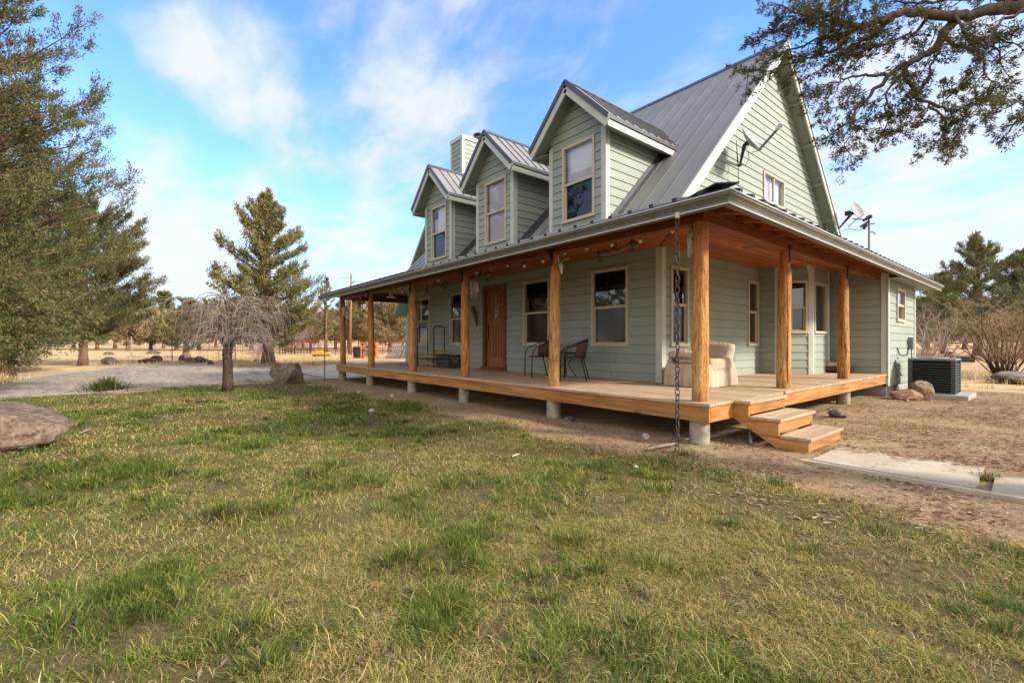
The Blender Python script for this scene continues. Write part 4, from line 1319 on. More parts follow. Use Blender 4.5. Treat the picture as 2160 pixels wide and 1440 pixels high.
def tufts(spots, seed):
    r = np.random.default_rng(seed); X, Y, H, W, A, Ln, Cc = [], [], [], [], [], [], []
    for (cx_, cy_, rad, hh, n, dark) in spots:
        rr = np.abs(r.normal(0, .75, n)) * rad; t = r.uniform(0, 6.283, n)
        X.append(cx_ + np.cos(t) * rr); Y.append(cy_ + np.sin(t) * rr * .8)
        A.append(t + r.normal(0, .6, n)); Ln.append(np.clip(.25 + rr / rad * .9 + r.normal(0, .25, n), .05, 1.5))
        H.append(hh * r.uniform(.5, 1.25, n)); W.append(.0034 * r.uniform(.7, 1.5, n) * max(1, math.hypot(cx_, cy_) / 3.5))
        g_ = GREENS[r.integers(0, 4, n)] * (1 - dark * .5); isd = r.uniform(0, 1, (n, 1)) < .16
        Cc.append(np.where(isd, STRAWS[r.integers(0, 5, n)], g_) * r.uniform(.6, 1.25, (n, 1)))
    return blade_geo(*[np.concatenate(q) for q in (X, Y, H, W, A, Ln, Cc)], r)
spots = []
for px, py, rad, hh, n, dk in [(470, 1095, .16, .12, 420, .9), (560, 1085, .12, .10, 260, .7), (660, 1005, .30, .09, 500, .5), (860, 1185, .16, .10, 420, .3), (820, 1200, .12, .08, 200, .2), (1215, 1150, .22, .09, 420, .4), (1260, 1215, .16, .08, 300, .4), (1130, 1225, .14, .07, 260, .3), (195, 1020, .25, .08, 380, .5), (360, 1000, .16, .08, 240, .6), (1400, 975, .30, .08, 420, .5), (1540, 1105, .14, .06, 200, .4), (1635, 1020, .12, .07, 160, .5), (2120, 1345, .14, .07, 260, .5),
                               (2025, 1300, .10, .06, 160, .3), (1350, 1330, .14, .07, 240, .2), (540, 1330, .14, .08, 280, .3), (560, 1420, .12, .09, 220, .2), (120, 1330, .12, .08, 220, .1), (1010, 1130, .2, .07, 240, .4), (1700, 1165, .14, .06, 180, .4), (900, 1330, .10, .07, 160, .1), (700, 985, .3, .09, 300, .5), (130, 900, .35, .12, 340, .3), (330, 870, .5, .10, 300, .2), (2085, 1008, .14, .08, 160, .5), (225, 822, .5, .34, 420, .9), (1905, 960, .10, .05, 80, .3), (1445, 960, .2, .07, 200, .5), (960, 1020, .3, .06, 240, .4), (760, 940, .3, .06, 240, .4)]:
    q_ = at_z(px, py); spots.append((q_.x, q_.y, rad, hh, int(n * 1.3), dk))
rs = random.Random(3)
for k in range(1700):
    d_ = rs.uniform(1.7, 12); th_ = math.radians(rs.uniform(-50, 50)); vx_, vr_ = math.cos(th_) * d_, math.sin(th_) * d_
    x_, y_ = vx_ * VX + vr_ * RX, vx_ * VY + vr_ * RY
    if float(lawn_mask(np.array([x_]), np.array([y_]))[0]) < .6 or float(greenness(np.array([x_]), np.array([y_]))[0]) < .44: continue
    spots.append((x_, y_, rs.uniform(.04, .14), rs.uniform(.04, .09), rs.randint(25, 90), rs.uniform(.0, .6)))
def stuff_mesh(name, sets, m, label, cat):
    off = 0; Vs, Ts, Cs = [], [], []
    for V, T, C in sets:
        Vs.append(V); Ts.append(T + off); Cs.append(C); off += len(V)
    o = np_mesh(name, np.concatenate(Vs), np.concatenate(Ts), 3, m, attr=np.concatenate(Cs))
    tag(o, label, cat, kind="stuff"); return o
stuff_mesh("lawn_grass", [blades(280000, 1.2, 3.2, .0024, .050, 1), blades(300000, 3.2, 6.5, .0025, .045, 2), blades(230000, 6.5, 12, .0034, .046, 3), blades(120000, 12, 19, .0040, .048, 4), blades(7000, 1.2, 4.0, .0019, .11, 5, True), blades(6000, 4.0, 8.0, .0020, .11, 6, True), blades(150000, .05, 9.5, .0042, .045, 7, False, 57, 180), blades(150000, .05, 9.5, .0042, .045, 8, False, -180, -57), blades(30000, .05, 1.25, .003, .045, 9), tufts(spots, 17)], MGRASS,
           "patchy green and straw coloured lawn grass matted over the front yard", "grass")
# straw and leaf litter over the bare soil
def litter(n, x0, x1, y0, y1, seed, size=.05, cols=None):
    r = np.random.default_rng(seed)
    x = r.uniform(x0, x1, n); y = r.uniform(y0, y1, n)
    k = r.uniform(0, 1, n) < np.clip(fbm(x, y, 1.6, 3, 71) * 2.4 - .6, .05, 1); x, y = x[k], y[k]; n = len(x)
    k = ~((x > -15.8) & (x < -2.9) & (y > 5.9) & (y < 13.4)) & ~((x > -4.7) & (x < -2.62) & (y > 13.3) & (y < 16.5)); x, y = x[k], y[k]; n = len(x)
    cols = np.array([(.45, .34, .20), (.34, .22, .12), (.20, .11, .06), (.13, .07, .04), (.52, .42, .27)]) if cols is None else cols
    col = cols[r.integers(0, len(cols), n)] * r.uniform(.7, 1.25, (n, 1))
    if n > 2000:
        k = ~((x > -1.7) & (y > 5.36) & (y < 6.35)); x, y, col = x[k], y[k], col[k]; n = len(x)
    az = r.uniform(0, 6.28, n); l = size * r.uniform(.4, 1.5, n); w_ = r.uniform(.10, .35, n) * l * .5
    z = gz(x, y) + .006
    z = np.where((x > -1.75) & (y > 5.4) & (y < 6.6), .017, z)
    c, s = np.cos(az), np.sin(az); up = r.uniform(0, .5, n) * l * .3
    V = np.empty((n, 4, 3), np.float32)
    V[:, 0] = np.stack([x - c * l / 2, y - s * l / 2, z], 1); V[:, 2] = np.stack([x + c * l / 2, y + s * l / 2, z + up], 1)
    V[:, 1] = np.stack([x - s * w_, y + c * w_, z + .003 + up * .7], 1); V[:, 3] = np.stack([x + s * w_, y - c * w_, z + .003 + up * .4], 1)
    b = np.arange(n)[:, None] * 4
    T = np.concatenate([b + np.array([[0, 1, 2]]), b + np.array([[0, 2, 3]])], 1).reshape(-1, 3)
    return V.reshape(-1, 3), T, np.repeat(col, 4, 0)
leafc = np.array([(.16, .075, .035), (.24, .13, .07), (.32, .20, .12)])
stuff_mesh("leaf_litter", [litter(60000, -3.2, 3.0, 3.6, 17, 5, .055), litter(9000, -3.2, 3.0, 4.2, 14, 15, .07, leafc), litter(16000, -16, -2.6, 4.0, 6.0, 6, .035), litter(6000, -9, 2, 0.0, 5, 7, .045, leafc), litter(2500, -3, 1.5, .2, 3.5, 27, .04, leafc), litter(260, -1.7, 1.5, 5.45, 6.7, 8, .028, leafc)], MGRASS,
           "dry leaf and straw litter scattered over bare soil beside the porch steps", "leaf litter")
def drytuft(n, boxes, seed, h=.22):
    r = np.random.default_rng(seed); sets = []
    for (x0, x1, y0, y1, k) in boxes:
        m = int(n * k); x = r.uniform(x0, x1, m); y = r.uniform(y0, y1, m)
        x = x + r.normal(0, .1, m)
        kk = (fbm(x, y, .45, 3, 81) > .5)
        x, y = x[kk], y[kk]; m = len(x)
        hh = h * r.uniform(.3, 1.2, m); az = r.uniform(0, 6.28, m); w_ = .012
        z = gz(x, y); c, s = np.cos(az), np.sin(az); l = hh * r.uniform(.1, .7, m)
        V = np.empty((m, 3, 3), np.float32)
        V[:, 0] = np.stack([x - s * w_, y + c * w_, z], 1); V[:, 1] = np.stack([x + s * w_, y - c * w_, z], 1); V[:, 2] = np.stack([x + c * l, y + s * l, z + hh], 1)
        col = np.array([(.66, .52, .29), (.56, .42, .21), (.45, .32, .16)])[r.integers(0, 3, m)] * r.uniform(.8, 1.2, (m, 1))
        sets.append((V.reshape(-1, 3), np.arange(m * 3).reshape(-1, 3), np.repeat(col, 3, 0)))
    return sets
stuff_mesh("dry_field_grass", drytuft(26000, [(-60, -30, -20, 22, 1.8), (-32, -20, -12, -3, .8), (-36, -27, 4, 10, .5), (-8, 14, 18, 50, 1.4)], 9), MGRASS,
           "dry golden grass of the fields beyond the gravel drive and behind the house", "dry grass")
# ================================================================ TREES
MBARK = bark_mat("juniper_bark", (.085, .045, .028), (.23, .135, .085))
MBARKG = bark_mat("grey_bark", (.028, .017, .012), (.095, .058, .042), 14)
MTWIG = simple("bare_twigs", (.26, .20, .165), .85, .1, var=.25, scale=3, bump=0)
MTWIGT = simple("tan_twigs", (.37, .26, .15), .85, .1, var=.3, scale=2, bump=0)
MTWIGP = simple("pinkish_twigs", (.33, .25, .19), .85, .1, var=.25, scale=2, bump=0)
MLEAF = foliage_mat("juniper_foliage", 0.22)
JUN = np.array([(.12, .13, .045), (.17, .17, .060), (.22, .195, .075), (.085, .095, .038), (.19, .13, .055)])
JUNB = np.array([(.105, .125, .055), (.145, .16, .070), (.075, .092, .044), (.19, .19, .09), (.16, .115, .055)])
JUNA = np.array([(.15, .15, .050), (.21, .20, .070), (.10, .11, .042), (.26, .23, .09), (.20, .14, .055)])
JUNT = np.array([(.26, .20, .10), (.33, .25, .13), (.19, .16, .075), (.37, .26, .14)])

class Leaves:
    def __init__(s, seed): s.r = np.random.default_rng(seed); s.P = []; s.D = []; s.R = []; s.T = []; s.k = (.8, 0)
    def add(s, p, d, r, tone=0.0):
        s.P.append(tuple(p)); s.D.append(tuple(d)); s.R.append(r); s.T.append(tone)
    def mesh(s, per, ln, wd, pal, flat=.6, dirw=.8):
        P = np.array(s.P); D = np.array(s.D); R = np.array(s.R); Tn = np.array(s.T); r = s.r
        n = len(P) * per
        idx = np.repeat(np.arange(len(P)), per)
        # twig tips inside each clump, leaf flakes around each tip
        tips = 5
        tp = r.normal(0, 1, (len(P) * tips, 3)); tp /= (np.linalg.norm(tp, axis=1, keepdims=True) + 1e-6); tp *= r.uniform(.2, 1, (len(tp), 1)) ** .6
        tp[:, 2] *= flat
        tid = idx * tips + r.integers(0, tips, n)
        off = tp[tid] * R[idx][:, None] * s.k[0] + D[idx] * (r.uniform(-.9, 1.2, (n, 1)) * R[idx][:, None] * s.k[1]) + r.normal(0, .16, (n, 3)) * R[idx][:, None]
        c = P[idx] + off
        d = D[idx] * dirw + off / (R[idx][:, None] + 1e-6) * .8 + r.normal(0, .45, (n, 3)); d[:, 2] += .15
        d /= np.linalg.norm(d, axis=1, keepdims=True) + 1e-6
        q = r.normal(0, 1, (n, 3)); sd = np.cross(d, q); sd /= np.linalg.norm(sd, axis=1, keepdims=True) + 1e-6
        L_ = ln * r.uniform(.5, 1.5, (n, 1)); W_ = wd * r.uniform(.6, 1.4, (n, 1))
        V = np.empty((n, 4, 3), np.float32)
        V[:, 0] = c - sd * W_ * .3; V[:, 1] = c + d * L_ * .5 - sd * W_ * .5 ; V[:, 2] = c + d * L_; V[:, 3] = c + d * L_ * .45 + sd * W_ * .5
        pi = np.clip((Tn[idx] * len(pal)).astype(int), 0, len(pal) - 1)
        col = pal[pi] * .6 + pal[r.integers(0, len(pal), n)] * .4
        col = col * r.uniform(.75, 1.35, (n, 1))
        b = np.arange(n)[:, None] * 4
        F = (b + np.array([[0, 1, 2, 3]]))
        return V.reshape(-1, 3), F, np.repeat(col, 4, 0)

def bez(a, b, c, n):
    return [a.lerp(b, t).lerp(b.lerp(c, t), t) for t in [i / n for i in range(n + 1)]]

def juniper(name, label, x, y, h, rad, seed, bh=1.2, nb=60, per=40, ln=.10, wd=.035, pal=None, cat="tree", group=None, prof=None, tr=.22, cl=5, clr=.34, lean=(0, 0), z=None, sub=4, fork=0, gap=.12, droop=0.0, hang=None, skip=None, upw=.45):
    R = random.Random(seed); pal = JUN if pal is None else pal
    z = float(gz([x], [y])[0]) - .05 if z is None else z
    root = empty(name, (x, y, z), 0, label, cat, group)
    tb = MB(); LV = Leaves(seed); LV.k = (.48, 1.0)
    def trunk_p(t): return Vector((lean[0] * t * t + .12 * math.sin(3.1 * t + seed) * t, lean[1] * t * t + .12 * math.cos(2.6 * t + seed) * t, h * t))
    nT = 12
    tb.tube([trunk_p(i / nT * .97) for i in range(nT + 1)], [tr * (1.35 if i == 0 else 1) * (1 - i / nT) ** .8 + .012 for i in range(nT + 1)], 9, jit=.08)
    prof = prof or (lambda t: max(.08, (1 - t) ** .75 * (.55 + .45 * min(1, t * 5))))
    t0 = bh / h; ga = 2.4
    for i in range(nb):
        t = t0 + (1 - t0) * ((i + R.random() * .8) / nb) ** 1.05
        if t > .985: t = .985
        az = ga * i + R.uniform(-.5, .5)
        if skip and skip(t, az): continue
        tt = (t - t0) / (1 - t0)
        l = rad * prof(tt) * R.uniform(.62, 1.18)
        if R.random() < gap: l *= R.uniform(.3, .6)
        p0 = trunk_p(t * .97)
        up = R.uniform(.05, .45) + tt * .55 - droop * (1 - tt)
        d = Vector((math.cos(az), math.sin(az), 0))
        p2 = p0 + d * l + Vector((0, 0, l * up)); p1 = p0 + d * l * .5 + Vector((0, 0, l * (up * .35 - .10)))
        k = max(3, int(cl * (l / rad) + 2))
        pts = bez(p0, p1, p2, k)
        tb.tube(pts, [max(.008, tr * .28 * (l / rad) * (1 - j / (k + .3))) for j in range(k + 1)], 5, caps=False)
        tone = R.random()
        for j in range(1, k + 1):
            f = j / k
            if f < .28 and l > .8: continue
            bd = (pts[j] - pts[j - 1]).normalized()
            for s_ in range(sub):
                sl_ = l * .26 * R.uniform(.25, 1) * (1.15 - f * .6)
                sd = (Vector((-d.y, d.x, 0)) * R.uniform(-1, 1) + bd * R.uniform(.1, .8) + Vector((0, 0, R.uniform(-.25, .6)))).normalized()
                q = pts[j] + sd * sl_
                if R.random() < .45: tb.tube([pts[j], pts[j].lerp(q, .5) + Vector((0, 0, -.02)), q], [.014, .009, .004], 3, caps=False)
                LV.add(q, (sd * .7 + bd * .5 + Vector((0, 0, upw))).normalized(), clr * R.uniform(.55, 1.15) * (.65 + .35 * (l / rad)), min(.999, max(0, tone * .6 + R.random() * .4)))
        LV.add(pts[-1], (d + Vector((0, 0, .5))).normalized(), clr * .8 * (.6 + .4 * l / rad), tone)
    for j in range(4): LV.add(trunk_p(.97 - .02 * j), (0, 0, 1), clr * .45, R.random())
    if hang:
        for (a, b) in hang:
            a, b = Vector(a) - Vector((x, y, z)), Vector(b) - Vector((x, y, z)); pts = bez(a, a.lerp(b, .5) + Vector((0, 0, .4)), b, 7)
            tb.tube(pts, [.05 * (1 - j / 8) + .006 for j in range(8)], 5, caps=False)
            for j in range(2, 8):
                for s_ in range(sub * 2):
                    sd = Vector((R.gauss(0, 1), R.gauss(0, 1), R.gauss(0, .6))).normalized(); q = pts[j] + sd * R.uniform(.1, .55)
                    LV.add(q, (sd + (b - a).normalized()).normalized(), clr * R.uniform(.5, 1), R.random())
    tb.build("trunk", MBARK, root, smooth='all', fix=False)
    V, F, C = LV.mesh(per, ln, wd, pal)
    np_mesh("crown", V, F, 4, MLEAF, root, C)
    return root

def P2(px, dep): q = at_d(px, 724, dep); return q.x, q.y
LOWT = lambda t: max(.07, (1 - t) ** .62 * (.72 + .28 * min(1, t * 4)))
# the tall one cut by the left edge of the frame
x, y = P2(-125, 13.0)
h1 = [at_d(40, 690, 12.0), at_d(15, 765, 11.6)], [at_d(20, 640, 12.2), at_d(120, 720, 11.4)], [at_d(60, 640, 12.2), at_d(175, 690, 12.5)], [at_d(-40, 700, 11), at_d(62, 745, 10.6)], [at_d(-30, 560, 12.2), at_d(110, 640, 11.2)], [at_d(-60, 600, 12.2), at_d(60, 690, 11)]
juniper("juniper_tree", "tall dense juniper at the left edge with low boughs hanging over the gravel", x, y, 16.4, 4.5, 3, bh=1.4, nb=215, per=44, ln=.085, wd=.027, pal=JUNA * .80 * np.array([.92, .98, 1.0]), tr=.34, cl=8, clr=.25, prof=LOWT, sub=6, hang=h1, gap=.12, upw=.8)
x, y = P2(176, 25.6)
juniper("juniper_tree", "spreading juniper with a reddish trunk standing just across the gravel drive", x, y, 9.0, 3.1, 5, bh=1.9, nb=95, per=46, ln=.12, wd=.042, pal=JUN * .92, tr=.19, cl=8, clr=.30, prof=lambda t: max(.15, math.sin(math.pi * min(1, .22 + .78 * t)) ** .6), sub=5, droop=.15)
x, y = P2(5, 17.5)
juniper("juniper_tree", "dark green juniper filling in behind the tall one at the left edge", x, y, 10.6, 3.9, 15, bh=.9, nb=110, per=46, ln=.105, wd=.034, pal=JUNB * .75, tr=.3, cl=8, clr=.38, prof=LOWT, sub=5)
x, y = P2(566, 25.8)
juniper("juniper_tree", "big conical juniper with a flared trunk behind the boulder", x, y, 9.9, 2.95, 8, bh=1.25, nb=125, per=26, ln=.13, wd=.045, pal=JUN * 1.30 * np.array([1.08, 1.0, .95]), tr=.32, cl=8, clr=.26, upw=1.1, prof=lambda t: max(.10, (1 - t) ** .62 * (.82 + .18 * min(1, t * 6))), sub=5, gap=.3, )
# background junipers beyond the corral and the field
bgs = [  # px, dep, h, rad, seed, palette, label
    (243, 80, 9.5, 5.2, 21, JUN, "round brown-green juniper in the field left of the small grey shed"),
    (345, 85, 10.6, 3.0, 22, JUN, "pointed reddish-brown juniper standing in front of the small grey shed"),
    (393, 37, 4.9, 1.5, 23, JUN, "slim pale-trunked juniper at the fence just left of the bare weeping tree"),
    (300, 120, 11.5, 7, 24, JUNB, "distant juniper between the round one and the pointed one"),
    (455, 95, 9.6, 5.2, 25, JUN, "juniper showing through the twigs of the bare weeping tree"),
    (30, 95, 9, 6, 27, JUN, "distant juniper low on the left edge of the field"),
    (120, 100, 10, 6, 28, JUN, "distant juniper behind the reddish trunk by the drive"),
    (655, 75, 6.2, 4.5, 29, JUNT, "low tan juniper right of the big conical one, over the red corral"),
    (765, 66, 7.9, 4.6, 31, JUNT * .9, "bushy olive juniper seen between the first two log posts"),
    (822, 62, 6.4, 4.4, 32, JUNT, "bushy tan juniper with a ragged top, between the second and third log posts"),
    (850, 90, 8, 4.5, 33, JUNB, "dark juniper beside the third log post, behind the leaning pallets"),
    (735, 90, 8.5, 4.5, 34, JUNB, "dark juniper behind the wooden utility pole"),
    (520, 110, 9.5, 6, 35, JUN, "distant juniper behind the foot of the big conical one"),
    (205, 130, 10, 7, 36, JUNB, "farthest juniper on the left horizon"),
]
bd_ = [(205, 70, 6.4, 3.4), (270, 64, 5.6, 3.2), (318, 72, 6.3, 3.0), (372, 66, 6.0, 3.0), (420, 70, 6.6, 3.6), (488, 74, 6.8, 3.6), (530, 68, 6.2, 3.4), (155, 78, 6.8, 4.0), (60, 70, 6.0, 3.8), (640, 88, 7.0, 4.4), (708, 80, 6.6, 4.2), (795, 78, 7.4, 4.2), (875, 70, 6.6, 3.6), (0, 80, 6.5, 4)]
bl_ = ['first', 'second', 'third', 'fourth', 'fifth', 'sixth', 'seventh', 'eighth', 'ninth', 'tenth', 'eleventh', 'twelfth', 'thirteenth', 'fourteenth']
order_ = sorted(bd_)
for i_, q_ in enumerate(order_):
    bgs.append((*q_, 400 + i_, JUNT * (.95 + .25 * (i_ % 3) / 2) if i_ % 3 else JUN * 1.5, "hazy brownish juniper of the far tree band, %s from the left" % bl_[i_]))
for px, dep, h, r_, sd, pal, lab in bgs:
    x, y = P2(px, dep)
    juniper("juniper_tree", lab, x, y, h, r_, sd, bh=h * .16, nb=46, per=34, ln=.26 if dep > 50 else .12, wd=.11 if dep > 50 else .05, pal=pal, tr=.25, cl=5, clr=.55 if dep > 50 else .26, sub=3, group=None, prof=lambda t: max(.10, (1 - t) ** .55 * (.8 + .2 * min(1, t * 5))))
x, y = P2(688, 52)
juniper("juniper_tree", "tall thin half-bare juniper beside the left rain chain", x, y, 8.9, 1.9, 41, bh=2.5, nb=50, per=16, ln=.15, wd=.05, pal=JUN, tr=.16, cl=4, clr=.20, sub=2, gap=.5)
# right side, behind the house
rts = [(2062, 42, 11.2, 5.0, 51, JUN * 1.25, "largest juniper on the right, its pointed top against the sky"),
       (1990, 48, 8.6, 4.3, 52, JUN * 1.25, "juniper behind the eave corner at the right end of the house"),
       (2165, 36, 8.6, 4.6, 53, JUNB * 1.25, "wide juniper cut by the right edge of the photo"),
       (1955, 70, 8, 5, 54, JUNB, "distant juniper low behind the end wall of the house"),
       (2100, 80, 9, 6, 55, JUNB, "distant juniper behind the bare bush on the right"),
       (2035, 75, 8, 6, 56, JUNB, "distant juniper behind the air conditioner")]
for px, dep, h, r_, sd, pal, lab in rts:
    x, y = P2(px, dep)
    juniper("juniper_tree", lab, x, y, h, r_, sd, bh=1.3, nb=80, per=46, ln=.17, wd=.055, pal=pal, tr=.32, cl=7, clr=.42, sub=4, gap=.3, prof=lambda t: max(.08, (1 - t) ** .8))
# two junipers behind the photographer, which the windows mirror
juniper("juniper_tree", "juniper behind the camera, seen only mirrored in the front windows", -20.0, -12.5, 8.8, 5.0, 61, bh=1.0, nb=70, per=30, ln=.14, wd=.05, pal=JUN, cl=5, sub=4)
juniper("juniper_tree", "second juniper behind the camera, mirrored in the windows by the front door", -29.5, -13.0, 9.0, 5.2, 62, bh=1.0, nb=70, per=30, ln=.14, wd=.05, pal=JUN, cl=5, sub=4)

# ---- bare weeping tree
MTWIGD = simple('grey_limbs', (.17, .13, .11), .85, .1, var=.3, scale=4, bump=0)
def weeping():
    R = random.Random(4); x, y = at_z(480, 826).x, at_z(480, 826).y; z = float(gz([x], [y])[0]) - .05
    root = empty("weeping_tree", (x, y, z), 0, "small bare weeping tree with drooping grey twigs in front of the gravel drive", "tree")
    tb = MB()
    tb.tube([(0, 0, 0), (.01, 0, .3), (-.015, .01, .7), (.0, 0, 1.08), (.02, 0, 1.2)], [.14, .112, .105, .115, .07], 12, jit=.13)
    for k in range(16):
        a = R.uniform(0, 6.3); zz = R.uniform(.15, 1.1); tb.tube([(math.cos(a) * .09, math.sin(a) * .09, zz), (math.cos(a) * .13, math.sin(a) * .13, zz + .02)], [.03, .012], 5)
    limbs = MB(); tw = MB()
    for i in range(19):
        az = i * 2.4 + R.uniform(-.3, .3); l = R.uniform(.35, 1.0); hh = R.uniform(.8, 1.5) if i % 3 else R.uniform(.2, .6)
        d = Vector((math.cos(az), math.sin(az), 0)); s = Vector((d.x * .06, d.y * .06, 1.05 + R.uniform(0, .15)))
        p2 = s + d * l * .95 + Vector((0, 0, hh * .85)); p1 = s + d * l * .25 + Vector((0, 0, hh * 1.05))
        pts = bez(s, p1, p2, 9)
        pts = [p + Vector((R.gauss(0, .02), R.gauss(0, .02), R.gauss(0, .02))) for p in pts]
        limbs.tube(pts, [.026 * (1 - j / 11) + .005 for j in range(10)], 6)
        for k in range(9):
            b = pts[R.randint(3, 9)]; a2 = az + R.uniform(-1.5, 1.5); d2 = Vector((math.cos(a2), math.sin(a2), 0)); l2 = R.uniform(.25, .8)
            q1 = b + d2 * l2 * .5 + Vector((0, 0, R.uniform(.05, .32))); q2 = b + d2 * l2 * R.uniform(.9, 1.2) + Vector((0, 0, -R.uniform(-.15, .35)))
            pp = bez(b, q1, q2, 6); limbs.tube(pp, [.010 * (1 - j / 8) + .003 for j in range(7)], 4, caps=False)
            for m_ in range(4):
                c = pp[R.randint(2, 6)]; a3 = a2 + R.uniform(-.9, .9); d3 = Vector((math.cos(a3), math.sin(a3), 0)); l3 = R.uniform(.15, .45); dr = R.uniform(.1, .5) if R.random() < .8 else R.uniform(.5, .9)
                e = c + d3 * l3 + Vector((0, 0, -dr)); tw.tube(bez(c, c + d3 * l3 * .8 + Vector((0, 0, .06)), e, 4), [.0042, .0036, .003, .0025, .0018], 3, caps=False)
    tb.build("trunk", MBARKG, root, smooth='all'); limbs.build("limbs", MTWIGD, root, fix=False, smooth='all'); tw.build("twigs", MTWIG, root, fix=False)
weeping()

def bare_bush(name, label, x, y, h, rad, n, seed, mat, r0=.016, fan=.5, cat="bush"):
    R = random.Random(seed); z = float(gz([x], [y])[0]) - .03
    root = empty(name, (x, y, z), 0, label, cat); st = MB(); tw = MB()
    for i in range(n):
        az = R.uniform(0, 6.28); l = h * R.uniform(.7, 1.05); s = Vector((math.cos(az), math.sin(az), 0)) * R.uniform(0, .12) * rad
        d = Vector((math.cos(az), math.sin(az), 0)); o = rad * R.uniform(.2, 1)
        pts = bez(s, s + d * o * fan + Vector((0, 0, l * .4)), s + d * o + Vector((0, 0, l)), 6)
        pts = [p_ + Vector((R.gauss(0, .03), R.gauss(0, .03), R.gauss(0, .02))) * h * (0.25 + .18 * j_) for j_, p_ in enumerate(pts)]
        rk0 = r0 * R.uniform(.35, 1)
        st.tube(pts, [rk0 * (1 - j / 7.2) + .003 for j in range(7)], 5, caps=False)
        for k in range(15):
            b = pts[R.randint(2, 6)]; a2 = R.uniform(0, 6.28); l2 = h * R.uniform(.1, .28)
            e = b + Vector((math.cos(a2), math.sin(a2), R.uniform(.4, 1.6))).normalized() * l2
            tw.tube([b, b.lerp(e, .5) + Vector((R.gauss(0, .02), R.gauss(0, .02), 0)), e], [.006, .0045, .003], 3, caps=False)
            for m_ in range(3):
                c = b.lerp(e, R.uniform(.3, 1)); f = c + Vector((R.gauss(0, 1), R.gauss(0, 1), R.uniform(.2, 1.2))).normalized() * l2 * .5
                tw.tube([c, f], [.004, .0022], 3, caps=False)
    st.build("stems", MBARKG if mat is MTWIGT else mat, root, fix=False, smooth='all'); tw.build("twigs", mat, root, fix=False)
q = at_z(2118, 799)
bare_bush("bare_bush", "large bare bush with tan tipped twigs above the flat rock at the right edge", q.x, q.y, 2.35, 1.7, 44, 71, MTWIGT, .024)
q = at_z(1975, 768)
bare_bush("fruit_tree", "leafless pinkish fruit tree behind the air conditioner", q.x, q.y, 3.1, 2.8, 14, 72, MTWIGP, .045, .55, "tree")
q = at_z(1945, 776)
bare_bush("fruit_tree", "smaller leafless fruit tree just right of the house corner", q.x, q.y, 2.7, 1.4, 14, 73, MTWIGP, .04, .5, "tree")
q = P2(610, 60)
bare_bush("bare_bush", "brown leafless thicket behind the red corral", q[0], q[1], 4.6, 4.5, 60, 74, MTWIG, .03)
q = P2(540, 33)
bare_bush("bare_bush", "thin leafless brush left of the big conical juniper's trunk", q[0], q[1], 1.6, 1.8, 22, 75, MTWIG, .012)

